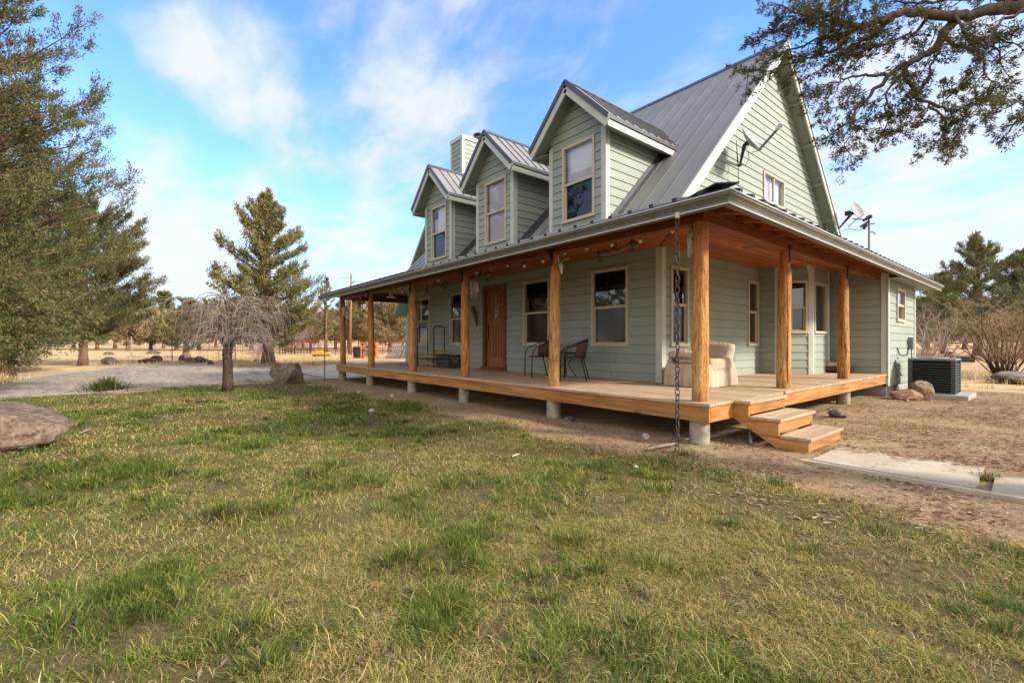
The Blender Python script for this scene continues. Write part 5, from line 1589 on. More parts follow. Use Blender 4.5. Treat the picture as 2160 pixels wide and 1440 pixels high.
# ---- the overhanging juniper bough
def overhang():
    R = random.Random(12)
    A = at_d(2900, 724, 3.1); bx, by = A.x, A.y
    z = float(gz([bx], [by])[0])
    root = empty("juniper_tree", (bx, by, z), 0, "old juniper just outside the right edge whose long bough hangs before the gable", "tree")
    o = Vector((bx, by, z)); tb = MB(); LV = Leaves(99)
    tb.tube([(0, 0, -.1), (.02, 0, .8), (-.05, .05, 2.4), (.05, .0, 4.4), (.1, .1, 6.6), (.1, .1, 8.4)], [.36, .27, .24, .20, .12, .03], 12, jit=.06)
    def poly(pts, dep0, dep1):
        P = []
        for i, (u, v) in enumerate(pts):
            t = i / (len(pts) - 1); P.append(at_d(1440 + u / 3, v / 3, dep0 + (dep1 - dep0) * t) - o)
        return P
    def smoothp(P, k=4):
        out = []
        for i in range(len(P) - 1):
            a = P[max(0, i - 1)]; b = P[i]; c = P[i + 1]; d = P[min(len(P) - 1, i + 2)]
            for j in range(k):
                t = j / k
                out.append(.5 * ((2 * b) + (c - a) * t + (2 * a - 5 * b + 4 * c - d) * t * t + (3 * b - a - 3 * c + d) * t ** 3))
        out.append(P[-1]); return out
    root_pt = Vector((-.05, .05, 3.0))
    main = [root_pt, root_pt.lerp(poly([(2160, 40), (2160, 40)], 3.85, 3.85)[0], .55) + Vector((0, 0, .25))] + poly([(2160, 40), (1960, 70), (1760, 95), (1560, 92), (1350, 88), (1180, 148), (1000, 165), (920, 120), (760, 90), (600, 45)], 3.85, 4.35)
    B = [
        (smoothp(main), .070, .006),
        (smoothp(poly([(1730, 100), (1650, 220), (1560, 340), (1420, 400), (1290, 490), (1150, 640), (1010, 800), (900, 880)], 4.0, 4.3)), .045, .004),
        (smoothp(poly([(1650, 230), (1740, 300), (1860, 330), (1910, 430), (1915, 500), (2030, 570)], 3.95, 3.8)), .018, .003),
        (smoothp(poly([(1400, 440), (1440, 560), (1560, 650), (1680, 700), (1820, 660), (1960, 640)], 4.1, 4.3)), .022, .004),
        (smoothp(poly([(1560, 650), (1640, 760), (1660, 860), (1670, 930)], 4.2, 4.3)), .012, .003),
        (smoothp(poly([(1350, 90), (1180, 240), (1040, 300), (880, 340), (680, 400), (480, 470)], 4.15, 4.5)), .024, .003),
        (smoothp(poly([(1180, 148), (1000, 220), (820, 270), (640, 330), (480, 440), (390, 460)], 4.2, 4.55)), .016, .003),
        (smoothp(poly([(1290, 480), (1150, 480), (1000, 510), (870, 560), (780, 600)], 4.15, 4.35)), .016, .003),
        (smoothp(poly([(1000, 165), (860, 60), (720, 120), (600, 200), (440, 300)], 4.25, 4.5)), .014, .003),
        (smoothp(poly([(1420, 420), (1300, 600), (1290, 760), (1240, 900)], 4.1, 4.2)), .014, .003),
        (smoothp(poly([(1150, 620), (1060, 740), (1040, 860), (1030, 950)], 4.2, 4.3)), .010, .003),
        (smoothp(poly([(2160, 60), (2020, 140), (1960, 230), (2000, 330), (2000, 420)], 3.8, 3.8)), .016, .003),
        (smoothp(poly([(2160, 10), (1950, -20), (1700, 0), (1500, 20), (1300, -10), (1100, -30)], 3.85, 4.3)), .022, .004),
        (smoothp(poly([(1560, 92), (1480, 200), (1340, 260), (1200, 300), (1060, 360)], 4.05, 4.3)), .018, .003),
        (smoothp(poly([(1700, 100), (1780, 200), (1900, 260), (2050, 260), (2150, 300)], 3.95, 3.7)), .014, .003),
        (smoothp(poly([(2300, 560), (2220, 680), (2130, 760), (2030, 800)], 3.4, 3.6)), .010, .003),
        (smoothp(poly([(2320, 500), (2250, 590), (2170, 640), (2140, 650)], 3.4, 3.5)), .010, .003),
        (smoothp(poly([(1650, 240), (1560, 480), (1480, 620), (1400, 760), (1370, 820)], 4.0, 4.1)), .012, .003),
        (smoothp(poly([(1820, 660), (1780, 760), (1700, 860), (1660, 900)], 4.3, 4.3)), .010, .003),
    ]
    for bi, (P, r0, r1) in enumerate(B):
        n = len(P)
        P = [p + Vector((R.gauss(0, .012), R.gauss(0, .012), R.gauss(0, .012))) for p in P]
        tb.tube(P, [r0 + (r1 - r0) * (j / (n - 1)) ** .8 for j in range(n)], 8 if r0 > .03 else 5, caps=False, jit=.10 if r0 > .03 else .03)
        start = .55 if bi == 0 else .12
        ln_ = sum((P[j + 1] - P[j]).length for j in range(n - 1))
        cnt = int(ln_ * (13 if bi else 10))
        for k in range(cnt):
            t = R.uniform(start, 1); j = min(n - 2, int(t * (n - 1))); b = P[j].lerp(P[j + 1], t * (n - 1) - j)
            bd = (P[j + 1] - P[j]).normalized()
            sd = (bd * R.uniform(.2, 1) + Vector((R.gauss(0, .8), R.gauss(0, .8), R.gauss(-.15, .6)))).normalized()
            l = R.uniform(.08, .34) * (1.1 - .4 * t); e = b + sd * l; m = b.lerp(e, .5) + Vector((0, 0, -.015))
            tb.tube([b, m, e], [.005, .0035, .002], 3, caps=False)
            for q in range(5):
                c = b.lerp(e, R.uniform(.2, 1.0)); s2 = (sd + Vector((R.gauss(0, .7), R.gauss(0, .7), R.gauss(0, .5)))).normalized(); e2 = c + s2 * R.uniform(.03, .13)
                tb.tube([c, e2], [.0025, .0014], 3, caps=False)
                LV.add(e2, s2, R.uniform(.03, .06), min(.99, max(0, R.gauss(.4, .3))))
            LV.add(e, sd, R.uniform(.04, .075), min(.99, max(0, R.gauss(.4, .3))))
    # rest of the crown, out of frame
    for k in range(10):
        az = k * 2.4; t = R.uniform(.80, .98); l = (1 - t) * 3.2 + .4; d = Vector((math.cos(az), math.sin(az), 0))
        if (d.x * -0.9 + d.y * -.1) > .25 and t < .75: continue
        s = Vector((0.05, 0.05, 8.4 * t)); P = bez(s, s + d * l * .5, s + d * l + Vector((0, 0, l * .3)), 6); tb.tube(P, [.04 * (1 - j / 7) + .004 for j in range(7)], 5, caps=False)
        for j in range(2, 7):
            for q in range(9):
                sd = Vector((R.gauss(0, 1), R.gauss(0, 1), R.gauss(.1, .6))).normalized(); LV.add(P[j] + sd * R.uniform(.05, .4), sd, R.uniform(.08, .16), R.random())
    tb.build("trunk", MBARKG2, root, smooth='all', fix=False)
    V, F, C = LV.mesh(46, .026, .0075, np.array([(.095, .10, .035), (.14, .14, .05), (.19, .18, .065), (.07, .075, .03), (.16, .085, .04)]), flat=.9, dirw=1.0)
    np_mesh("crown", V, F, 4, MLEAF, root, C)
MBARKG2 = bark_mat("old_juniper_bark", (.07, .048, .036), (.20, .15, .12), 9)
overhang()
# ================================================================ ROCKS
def rock(name, label, loc, size, seed, mat, cat="rock", group=None, rz=0.0, flat=0.0, facets=9, sink=.12, sub=5):
    R = random.Random(seed)
    bm = bmesh.new(); bmesh.ops.create_icosphere(bm, subdivisions=sub, radius=1)
    cuts = []
    for i in range(facets):
        n = Vector((R.gauss(0, 1), R.gauss(0, 1), R.gauss(0, .8))).normalized(); cuts.append((n, R.uniform(.55, .85)))
    if flat: cuts.append((Vector((R.uniform(-.1, .1), R.uniform(-.1, .1), 1)).normalized(), 1 - flat))
    ox, oy, oz = R.uniform(0, 50), R.uniform(0, 50), R.uniform(0, 50)
    from mathutils import noise as mn
    for v in bm.verts:
        p = v.co.copy()
        for n, d in cuts:
            k = p.dot(n) - d
            if k > 0: p -= n * k * .93
        q = Vector((p.x + ox, p.y + oy, p.z + oz))
        p *= 1 + .06 * mn.noise(q * 2.2) + .05 * mn.noise(q * 5) + .035 * abs(mn.noise(q * 11)) + .015 * mn.noise(q * 28)
        v.co = Vector((p.x * size[0] / 2 * 1.25, p.y * size[1] / 2 * 1.25, p.z * size[2] / 2 * 1.25))
    me = bpy.data.meshes.new(name); bm.to_mesh(me); bm.free(); me.materials.append(mat); me.shade_smooth(); me.set_sharp_from_angle(angle=math.radians(28))
    o = bpy.data.objects.new(name, me); COL.objects.link(o)
    z = float(gz([loc[0]], [loc[1]])[0])
    o.location = (loc[0], loc[1], z + size[2] * (.5 - sink) if len(loc) < 3 else loc[2]); o.rotation_euler.z = rz
    return tag(o, label, cat, group)
MRK1 = rock_mat("brown_basalt", (.06, .042, .03), (.20, .135, .095), (.36, .275, .21))
MRK2 = rock_mat("grey_boulder", (.09, .070, .055), (.24, .195, .155), (.42, .365, .30))
MRK3 = rock_mat("pale_stone", (.30, .26, .21), (.52, .47, .40), (.66, .61, .54))
MRK4 = rock_mat("dark_field_rock", (.05, .038, .03), (.13, .10, .08), (.24, .185, .15))
q = at_z(600, 807)
rock("boulder", "grey block-shaped boulder standing on the lawn edge by the gravel drive", (q.x - .15, q.y + .15), (1.0, .82, .80), 3, MRK2, "boulder", rz=.5, flat=.3, sink=.16, facets=11)
# left foreground rock
q = at_z(-14, 944)
rock("boulder", "large flat reddish-brown rock in the grass at the left edge of the photo", (q.x, q.y), (1.35, 1.0, .62), 14, MRK1, "boulder", rz=.9, flat=.22, sink=.16, facets=10)
q = at_z(15, 900)
rock("rock", "low brown rock in the grass behind the large flat rock", (q.x - .5, q.y), (.9, .5, .24), 13, MRK4, rz=.6)
for i, (px, py, w_, h_, lab) in enumerate([(232, 768, .95, .34, "wide dark rock at the gravel edge right of the reddish trunk"), (312, 766, .9, .26, "low dark rock beside the pointed one, across the drive"), (331, 764, .55, .42, "small pointed dark rock across the drive"), (384, 763, .5, .34, "small dark rock left of the slim juniper"), (402, 765, .7, .28, "dark rock at the slim juniper's foot"), (425, 765, .7, .34, "dark rock right of the slim juniper"), (540, 764, .6, .2, "low rock by the flared trunk"),
                                        (228, 751, .9, .25, "rock out in the field near the left trunk"), (325, 749, 1.2, .3, "rock farthest out in the field"), (445, 768, .4, .18, "smallest dark rock at the far gravel edge")]):
    q = at_z(px, py); rock("rock", lab, (q.x, q.y), (w_, w_ * .7, h_ * 1.3), 20 + i, MRK4, rz=i, sub=3)
q = at_z(2140, 808); rock("rock", "long flat grey rock under the bare bush at the right edge", (q.x + .2, q.y), (1.6, .8, .42), 40, MRK2, rz=.75, flat=.2)
q = at_z(2092, 803); rock("rock", "small pale rock left of the long flat grey rock", (q.x, q.y), (.28, .22, .16), 41, MRK3, sub=3)
q = at_z(1766, 880); rock("rock", "fist-sized grey-green stone at the foot of the concrete pier behind the steps", (q.x, q.y), (.24, .2, .15), 42, MRK2, sub=3)
for i, (px, py, s, lab) in enumerate([(1363, 925, .08, "round pale stone in the bare soil near the long chain"), (757, 829, .09, "white stone in the grass below the second pier"), (828, 836, .08, "tan stone in the soil below the third pier"), (783, 872, .10, "long white stone in the grass"), (1340, 984, .05, "small white pebble in the grass"), (1395, 868, .1, "pale stone under the deck")]):
    q = at_z(px, py); rock("rock", lab, (q.x, q.y), (s * 1.2, s, s * .8), 60 + i, MRK3, sub=3, rz=i * .7)
q = at_z(1332, 890); rock("rock", "dark flat stone beside the pier right of the bistro chairs", (-4.98, 5.25), (.2, .14, .08), 77, MRK4, sub=3)
# weathered log chunk leaning at the air conditioner
lw = wood("rotten_wood", (.10, .06, .035), (.27, .17, .10), (.44, .32, .20), 'X', 6, .9, .9)
q = at_z(1944, 842); o = rock("log", "upright split end of weathered log before the air conditioner", (q.x, q.y), (.34, .30, .44), 91, lw, "log", rz=.6, sink=.1, facets=6)
q = at_z(1912, 842); o = rock("log", "low split piece of weathered log left of the upright one", (q.x, q.y), (.52, .26, .24), 92, lw, "log", rz=.7, sink=.1, facets=6)
for i, (a, b, r, lab) in enumerate([((1365, 952), (1427, 940), .016, "straight pale stick on the grass beside the long chain"), ((1246, 949), (1268, 962), .012, "short pale stick in the grass left of the long chain"), ((168, 918), (192, 908), .016, "short broken stick in the grass right of the flat rock"), ((1080, 968), (1096, 962), .008, "tiny pale stick in the middle of the lawn below the middle log post")]):
    A, B = at_z(*a), at_z(*b); m = MB(); m.tube([A + Vector((0, 0, .03)), A.lerp(B, .5) + Vector((.0, .01, .035)), B + Vector((0, 0, .03))], [r * .7, r, r * .5], 7, jit=.1)
    tag(m.build("stick", MGREYW if i != 3 else MBONE, smooth=True), lab, "stick")
A = at_d(1584, 896, 6.35); A.z = .28; m = MB(); m.bar((-2.75, 6.35, .30), (-2.45, 5.78, .01), .03, .012); tag(m.build("wood_stake", MGREYW), "thin wooden stake leaning under the porch steps", "stake")

# ================================================================ PORCH FURNITURE
MWICK = Mat("brown_wicker", .7, .25); v = MWICK.co('Object'); wv = MWICK.N.new('ShaderNodeTexWave'); wv.inputs['Scale'].default_value = 28; wv.inputs['Distortion'].default_value = 1.2; MWICK.L.new(v, wv.inputs['Vector'])
MWICK.base(MWICK.ramp(wv.outputs['Fac'], [(.2, (.035, .020, .014)), (.8, (.15, .085, .055))])); MWICK.bump(wv.outputs['Fac'], .6, .004)
def bistro_chair(loc, rz, label):
    root = empty("bistro_chair", loc, rz, label, "chair", "bistro chairs on the porch")
    # local: faces -Y, seat .45 high, width .5
    seat = MB(); seat.lathe([(.20, .425), (.225, .432), (.225, .445), (.20, .450)], (0, 0, 0), 24); seat.build("seat", MWICK.m, root, smooth=True)
    bk = MB(); n = 14; vs = []
    for i in range(n + 1):
        a = math.radians(90 - 78 + 156 * i / n); 
        for z, r, dy in ((.44, .225, 0), (.60, .245, .015), (.78, .262, .03)):
            zz = z - (.10 * abs(math.cos(a)) ** 2 if z > .7 else 0)
            vs.append((math.cos(a) * r, math.sin(a) * r * .95 + dy, zz))
    fs = [(i * 3 + k, (i + 1) * 3 + k, (i + 1) * 3 + k + 1, i * 3 + k + 1) for i in range(n) for k in range(2)]
    m = bpy.data.meshes.new("backrest"); m.from_pydata(vs, [], fs); m.materials.append(MWICK.m); m.shade_smooth(); ob = bpy.data.objects.new("backrest", m); COL.objects.link(ob); ob.parent = root
    sd = ob.modifiers.new("t", 'SOLIDIFY'); sd.thickness = .012
    fr = MB(); pts = []
    # one bent tube: front foot, arm, round the back, arm, front foot
    pts += [(-.25, -.24, 0), (-.25, -.235, .40), (-.262, -.22, .55), (-.275, -.14, .635), (-.28, 0, .67)]
    for i in range(9):
        a = math.radians(180 - 180 * i / 8); pts.append((math.cos(a) * .275, .03 + math.sin(a) * .24, .70 + .09 * math.sin(a)))
    pts += [(.28, 0, .67), (.275, -.14, .635), (.262, -.22, .55), (.25, -.235, .40), (.25, -.24, 0)]
    fr.tube(pts, .0125, 8); fr.torus((0, 0, .435), .225, .010, None, 24, 6)
    fr.build("frame", MBLACK, root, smooth='all')
    for s in (-1, 1):
        lg = MB(); lg.tube([(s * .17, .15, .44), (s * .21, .26, 0)], .0115, 8); lg.build("leg", MBLACK, root, smooth='all')
    return root
bistro_chair((-7.22, 6.66, DZ), -.42, "brown wicker bistro chair left of the middle log post, nearest the front door")
bistro_chair((-6.13, 6.60, DZ), -.95, "brown wicker bistro chair right of the middle log post")
t_ = empty("bistro_table", (-6.68, 6.92, DZ), .3, "small round dark bistro table mostly hidden behind the middle log post", "table")
m = MB(); m.lathe([(.27, .50), (.30, .505), (.30, .525), (.27, .53)], (0, 0, 0), 28); m.build("table_top", MBLACK, t_, smooth=True)
for k in range(4):
    a = k * math.pi / 2 + .4; m = MB(); m.tube([(math.cos(a) * .22, math.sin(a) * .22, .5), (math.cos(a) * .05, math.sin(a) * .05, .27), (math.cos(a) * .24, math.sin(a) * .24, 0)], .010, 7); m.build("leg", MBLACK, t_, smooth='all')

# slipcovered armchair
MSLIP = Mat("canvas_slipcover", .9, .12); v = MSLIP.co('Object'); n1 = MSLIP.noise(v, 3, 5, .6, .8); n2 = MSLIP.noise(MSLIP.co('Object', (4, 4, .8)), 4, 4, .6, .6)
MSLIP.base(MSLIP.ramp(n1, [(.3, (.44, .33, .225)), (.7, (.58, .455, .335))])); MSLIP.bump(MSLIP.math('ADD', n2, MSLIP.math('MULTIPLY', MSLIP.noise(v, 80, 3), .15)), .9, .035)
def soft(mb_fn, name, mat, parent, bev=.05, lvl=2, wr=.010, seed=0, noise_s=5):
    mb = MB(); mb_fn(mb); o = mb.build(name, mat, parent)
    bm = bmesh.new(); bm.from_mesh(o.data); bmesh.ops.remove_doubles(bm, verts=bm.verts[:], dist=1e-5)
    for _ in range(3): bmesh.ops.subdivide_edges(bm, edges=[e for e in bm.edges if e.calc_length() > .07], cuts=1, use_grid_fill=True)
    from mathutils import noise as mn
    bm.normal_update()
    for _ in range(3): bmesh.ops.smooth_vert(bm, verts=bm.verts[:], factor=.5, use_axis_x=True, use_axis_y=True, use_axis_z=True)
    for q in bm.verts:
        q.co += q.normal * wr * (mn.noise(q.co * noise_s + Vector((seed, 0, 0))) * 1.5 + mn.noise(Vector((q.co.x * 14, q.co.y * 14, q.co.z * 3 + seed))) * .8)
    bm.to_mesh(o.data); bm.free(); o.data.shade_smooth(); return o
ac = empty("armchair", (-4.0, 7.46, DZ), 0, "beige slipcovered armchair at the porch corner behind the corner log post", "armchair")
soft(lambda m: m.box((-.44, -.48, .0), (.44, .38, .42), .05), "seat", MSLIP.m, ac, seed=1)
def backf(m):
    m.add([(-.44, .16, .36), (.44, .16, .36), (.47, .44, .36), (-.47, .44, .36), (-.50, .36, .90), (.50, .40, .84), (.52, .54, .84), (-.52, .52, .90)], [(0, 3, 2, 1), (4, 5, 6, 7), (0, 1, 5, 4), (1, 2, 6, 5), (2, 3, 7, 6), (3, 0, 4, 7)])
soft(backf, "backrest", MSLIP.m, ac, seed=4, wr=.012)
for s in (-1, 1):
    def armf(m, s=s):
        m.box((s * .40, -.40, .30), (s * .53, .42, .56), .05)
    soft(armf, "armrest", MSLIP.m, ac, seed=7 + s)
# skirt: a wavy hanging cloth round the bottom
sk = MB(); N_ = 120; per = [(-.50, -.52), (.52, -.52), (.54, .47), (-.52, .47)]
pp = []
for i in range(4):
    a, b = Vector((*per[i], 0)), Vector((*per[(i + 1) % 4], 0))
    for k in range(N_ // 4): pp.append((a.lerp(b, k / (N_ / 4)), i))
for z, k0 in ((.44, 0), (.30, .5), (.15, .9), (.01, 1.3)):
    for i, (p, sdn) in enumerate(pp):
        w0 = math.sin(i * .55) * .016 + math.sin(i * 1.3 + 1) * .010; c = Vector((p.x, p.y, 0)).normalized()
        q = p + c * (w0 * k0 - (.045 if z > .4 else .012 if z > .2 else 0)); sk.v.append((q.x, q.y, z))
M4 = len(pp)
for r in range(3):
    for i in range(M4): sk.f.append((r * M4 + i, r * M4 + (i + 1) % M4, (r + 1) * M4 + (i + 1) % M4, (r + 1) * M4 + i))
sk.build("skirt", MSLIP.m, ac, smooth='all')
soft(lambda m: m.box((-.36, -.40, .42), (.36, .20, .56), .06), "seat_cushion", MSLIP.m, ac, seed=12, wr=.014)
ac.scale = (.76, .98, .85)
pw = empty("pillow", (-4.08, 7.20, DZ + .51), .1, "rumpled beige pillow lying on the front of the armchair", "pillow")
soft(lambda m: m.box((-.30, -.20, -.06), (.30, .20, .08), .05), "pillow_cover", MSLIP.m, pw, seed=21, wr=.03)
MMAR = simple("maroon_fabric", (.10, .05, .05), .9, .1, var=.3, scale=8, bump=.3)
bg_ = empty("dog_bed", (-3.55, 13.20, DZ), .2, "maroon and tan bundle lying on the deck at the far end of the porch", "bundle")
soft(lambda m: m.box((-.30, -.18, .0), (.30, .18, .16), .05), "bundle", MMAR, bg_, seed=31, wr=.03); soft(lambda m: m.box((-.26, -.17, .14), (.24, .15, .26), .05), "bundle_top", MSLIP.m, bg_, seed=33, wr=.03)

# log racks, firewood, crate, mat
MWOODIN = wood("split_firewood", (.30, .17, .075), (.50, .31, .15), (.66, .46, .26), 'X', 5, .85, .4)
MWBARK = bark_mat("firewood_bark", (.06, .035, .022), (.17, .105, .065), 12)
rk_ = empty("firewood_rack", (-12.42, 6.93, DZ), 0, "black tubular firewood rack with two tall hoops on the porch", "rack")
for x in (-.50, .52):
    m = MB(); R_ = .18
    pts = [(x, -R_, .0), (x, -R_, 1.10)] + [(x, -R_ + .09 - .09 * math.cos(a), 1.14 + .09 * math.sin(a)) for a in (.5, 1.0, 1.57)] + [(x, R_ - .09 + .09 * math.sin(a), 1.14 + .09 * math.cos(a)) for a in (0, .6, 1.1)] + [(x, R_, 1.10), (x, R_, 0)]
    m.tube(pts, .016, 8); m.build("hoop", MBLACK, rk_, smooth='all')
m = MB(); 
for y in (-.16, .16): m.bar((-.62, y, .24), (.62, y, .24), .03, .03)
m.build("rail", MBLACK, rk_)
random.seed(77)
fwg = "split firewood logs on and under the black rack"
labs = ["split log lying on the left end of the black rack", "pale-faced split log on the black rack, left", "split log in the middle of the black rack", "orange split log in the middle of the black rack", "bark-covered log on the right of the black rack", "split log leaning at the right hoop", "log lying on the deck under the left hoop", "log leaning in the middle under the rack", "dark log under the right half of the rack", "short split log on top of the pile by the crate"]
lp_ = [(-.50, -.08, .30, .15), (-.28, -.10, .31, .3), (.0, -.08, .30, -.2), (.18, -.12, .31, .5), (.40, -.06, .31, -.3), (.46, -.02, .42, .9), (-.55, -.12, .08, .6), (.14, -.16, .12, 1.0), (.36, -.08, .09, .2), (.62, -.02, .44, .4)]
for (x, y, z, a), lab in zip(lp_, labs):
    o = empty("firewood_log", (-12.42 + x, 6.93 + y, DZ + z), a, lab, "firewood", fwg)
    r = random.uniform(.055, .08); l = random.uniform(.15, .2)
    prof_ = [(r * math.cos(t), r * math.sin(t)) for t in np.linspace(.1, 2.2, 7)]
    m = MB(); poly = [(-l, py_, pz_) for py_, pz_ in prof_]; poly2 = poly + [(-l, 0, -r * .4)]
    # bark arc
    n = len(poly); q = [(l, p[1], p[2]) for p in poly]; m.add(poly + q, [(i, i + 1, n + i + 1, n + i) for i in range(n - 1)]); m.build("bark", MWBARK, o)
    m = MB(); n = len(poly2); q = [(l, p[1], p[2]) for p in poly2]
    m.add(poly2 + q, [tuple(range(n)), tuple(range(n, 2 * n)), (n - 1, 0, n, 2 * n - 1), (n - 2, n - 1, 2 * n - 1, 2 * n - 2)]); m.build("split_face", MWOODIN, o)
cr = empty("wooden_crate", (-11.50, 7.02, DZ), 0, "dark slatted wooden crate with a rope handle beside the firewood rack", "crate")
m = MB()
for k in range(3):
    z = .015 + k * .125
    m.box((-.33, -.22, z), (.33, -.205, z + .105)); m.box((-.33, .205, z), (.33, .22, z + .105))
m.box((-.33, -.204, 0), (.33, .204, .015)); m.build("slats", MCRATE, cr)
m = MB()
for s in (-1, 1): m.box((s * .332, -.225, 0), (s * .35, .225, .39))
[q_.build("end_panel", MCRATE, cr) for q_ in islands(m)]
m = MB(); m.tube([(.355, -.08, .30), (.38, -.05, .2), (.385, 0, .17), (.38, .05, .2), (.355, .08, .30)], .010, 7); m.build("rope_handle", MBONE, cr, smooth='all')
m = MB(); m.box((-10.15, 6.78, DZ + .002), (-9.25, 7.22, DZ + .022), .006); tag(m.build("doormat", simple("coir", (.36, .21, .10), .95, .05, var=.3, scale=30, bump=.6)), "brown coir doormat in front of the front door", "doormat")

# ================================================================ SKULLS, DRIFTWOOD, LIGHTS
def skull(name, label, loc, rz, kind, sc=1.0, tilt=0.0):
    root = empty(name, loc, rz, label, "skull"); root.scale = (sc,) * 3; root.rotation_euler = (tilt, 0, rz)
    m = MB(); n = 14
    ringz = [(.04, .05, .045), (.0, .085, .07), (-.06, .095, .075), (-.12, .075, .062), (-.18, .052, .05), (-.25, .042, .042), (-.31, .035, .032), (-.345, .018, .016)]
    for z, a, b in ringz:
        for k in range(n):
            t = 2 * math.pi * k / n; m.v.append((math.cos(t) * a, math.sin(t) * b - .02 + z * .12, z))
    for i in range(len(ringz) - 1):
        for k in range(n): m.f.append((i * n + k, i * n + (k + 1) % n, (i + 1) * n + (k + 1) % n, (i + 1) * n + k))
    m.f.append(tuple(range(n))); m.f.append(tuple((len(ringz) - 1) * n + k for k in range(n)))
    m.build("skull_bone", MBONE, root, smooth=True)
    for s in (-1, 1):
        e = MB(); e.lathe([(.0, -.004), (.024, .0), (.026, .008), (.0, .012)], (s * .078, -.035, -.065), 12, Matrix.Rotation(math.radians(90), 3, 'X') @ Matrix.Rotation(s * .9, 3, 'Y')); e.build("eye_socket", MBLACK, root, smooth='all')
        h = MB()
        if kind == 'ram':
            pts = []; rr = []
            for i in range(22):
                t = i / 21 * 5.0; R_ = .13 * (1 - .06 * t); pts.append((s * (.07 + .025 * t), .02 - math.sin(t) * R_ * .5, -.03 + math.cos(t - 1.0) * R_ + .02)); rr.append(.034 * (1 - i / 24))
            h.tube(pts, rr, 9, jit=.07); h.build("horn", MHORN, root, smooth='all')
        elif kind == 'long':
            h.tube([(s * .06, 0, .02), (s * .16, .0, .04), (s * .22, -.02, .12), (s * .24, -.03, .24)], [.03, .026, .018, .004], 9); h.build("horn", MHORN, root, smooth='all')
        else:
            h.tube([(s * .03, .0, .03), (s * .09, .02, .12), (s * .20, -.02, .20), (s * .32, -.10, .22), (s * .42, -.16, .30)], [.016, .014, .012, .010, .003], 7)
            for b, c in (((s * .09, .02, .12), (s * .07, -.08, .2)), ((s * .22, -.03, .2), (s * .22, -.08, .33)), ((s * .33, -.10, .22), (s * .30, -.14, .34))): h.tube([b, Vector(b).lerp(Vector(c), .6), c], [.011, .008, .002], 6)
            h.build("antler", MBONE, root, smooth='all')
    return root
skull("animal_skull", "horned ram skull hung on the left side of the corner log post", (-3.01, 5.44, 2.60), math.radians(-55), 'ram', .78)
skull("animal_skull", "small antlered deer skull on the log post between the two bistro chairs", (-5.29, 5.36, 2.52), math.radians(105), 'deer', .46)
skull("animal_skull", "tiny white skull hung under the side beam between two log posts", (*at_x(1703, 556, -3.3), ), math.radians(80), 'long', .55)
skull("animal_skull", "dark horned skull on the far left log post", (-15.50, 5.36, 2.45), math.radians(60), 'long', .9)
sk5 = skull("animal_skull", "horn wall ornament left of the front door", (-10.48, 7.30, 2.15), 0, 'long', .01)
bpy.data.objects.remove(sk5.children[0]); 
for c in list(sk5.children): bpy.data.objects.remove(c)
bpy.data.objects.remove(sk5)
m = MB(); m.tube([(-10.66, 7.28, 2.26), (-10.56, 7.22, 2.24), (-10.47, 7.22, 2.10), (-10.44, 7.25, 1.90), (-10.42, 7.28, 1.68)], [.02, .05, .065, .045, .008], 9, jit=.05); tag(m.build("wall_horn", simple("dark_horn", (.10, .05, .025), .5, .3, var=.4, scale=10), smooth='all'), "dark curved horn hung on the wall left of the front door", "horn")
# driftwood pieces hung under the beam
MDRIFT = bark_mat("driftwood", (.09, .06, .04), (.26, .185, .125), 14)
def drift(px0, py0, px1, py1, y, r, label, seed, hide=False):
    R = random.Random(seed); A, B = at_y(px0, py0, y), at_y(px1, py1, y); c = (A + B) / 2
    root = empty("driftwood_hanger", c, 0, label, "driftwood"); m = MB(); n = 9
    pts = [A.lerp(B, i / n) - c + Vector((0, R.gauss(0, .015), R.gauss(0, .02))) for i in range(n + 1)]
    m.tube(pts, [r * R.uniform(.75, 1.2) for _ in range(n + 1)], 9, jit=.15); m.build("driftwood", MDRIFT, root, smooth='all')
    h = MB()
    for p in (pts[1], pts[-2]):
        h.torus(p, r * 1.25, .008, Matrix.Rotation(math.radians(90), 3, 'Y'), 14, 5); h.torus(p + Vector((0, 0, -r - .05)), .035, .006, None, 12, 5)
    h.torus(pts[n // 2] + Vector((0, 0, r + .04)), .045, .009, Matrix.Rotation(math.radians(90), 3, 'X'), 14, 6)
    zt = 3.0 - c.z; h.tube([pts[n // 2] + Vector((0, 0, r + .08)), pts[n // 2] + Vector((0, 0, zt))], .007, 5)
    [q_.build("iron_ring", MBLACK, root, smooth='all') for q_ in islands(h)]
    if hide:
        q = MB()
        for k in range(14):
            a = pts[0] + Vector((R.uniform(-.02, .14), R.uniform(-.04, .04), 0)); q.tube([a, a + Vector((R.uniform(-.06, .06), R.uniform(-.04, .04), -.25)), a + Vector((R.uniform(-.1, .02), R.uniform(-.04, .04), -R.uniform(.30, .48)))], [.022, .016, .003], 5, jit=.2)
        q.build("hide_strips", MBONE, root, smooth='all')
drift(1258, 537, 1345, 517, 5.75, .045, "bark-covered driftwood log hung by rings over the large right window", 1)
drift(898, 611, 942, 598, 5.75, .05, "driftwood hung from the ceiling over the left windows", 2)
drift(995, 592, 1034, 577, 5.62, .05, "driftwood with shaggy pale hide strips hung beside the log post left of the door", 3, True)
drift(744, 634, 762, 627, 5.62, .05, "short driftwood hung by the far left post", 4)
MBULB = simple("frosted_bulb", (.72, .66, .56), .25, .5, var=.05, scale=4, bump=0)
slr = empty("string_lights", (-9, 5.55, 2.8), 0, "string of round white bulbs strung along the inside of the porch beam", "string lights")
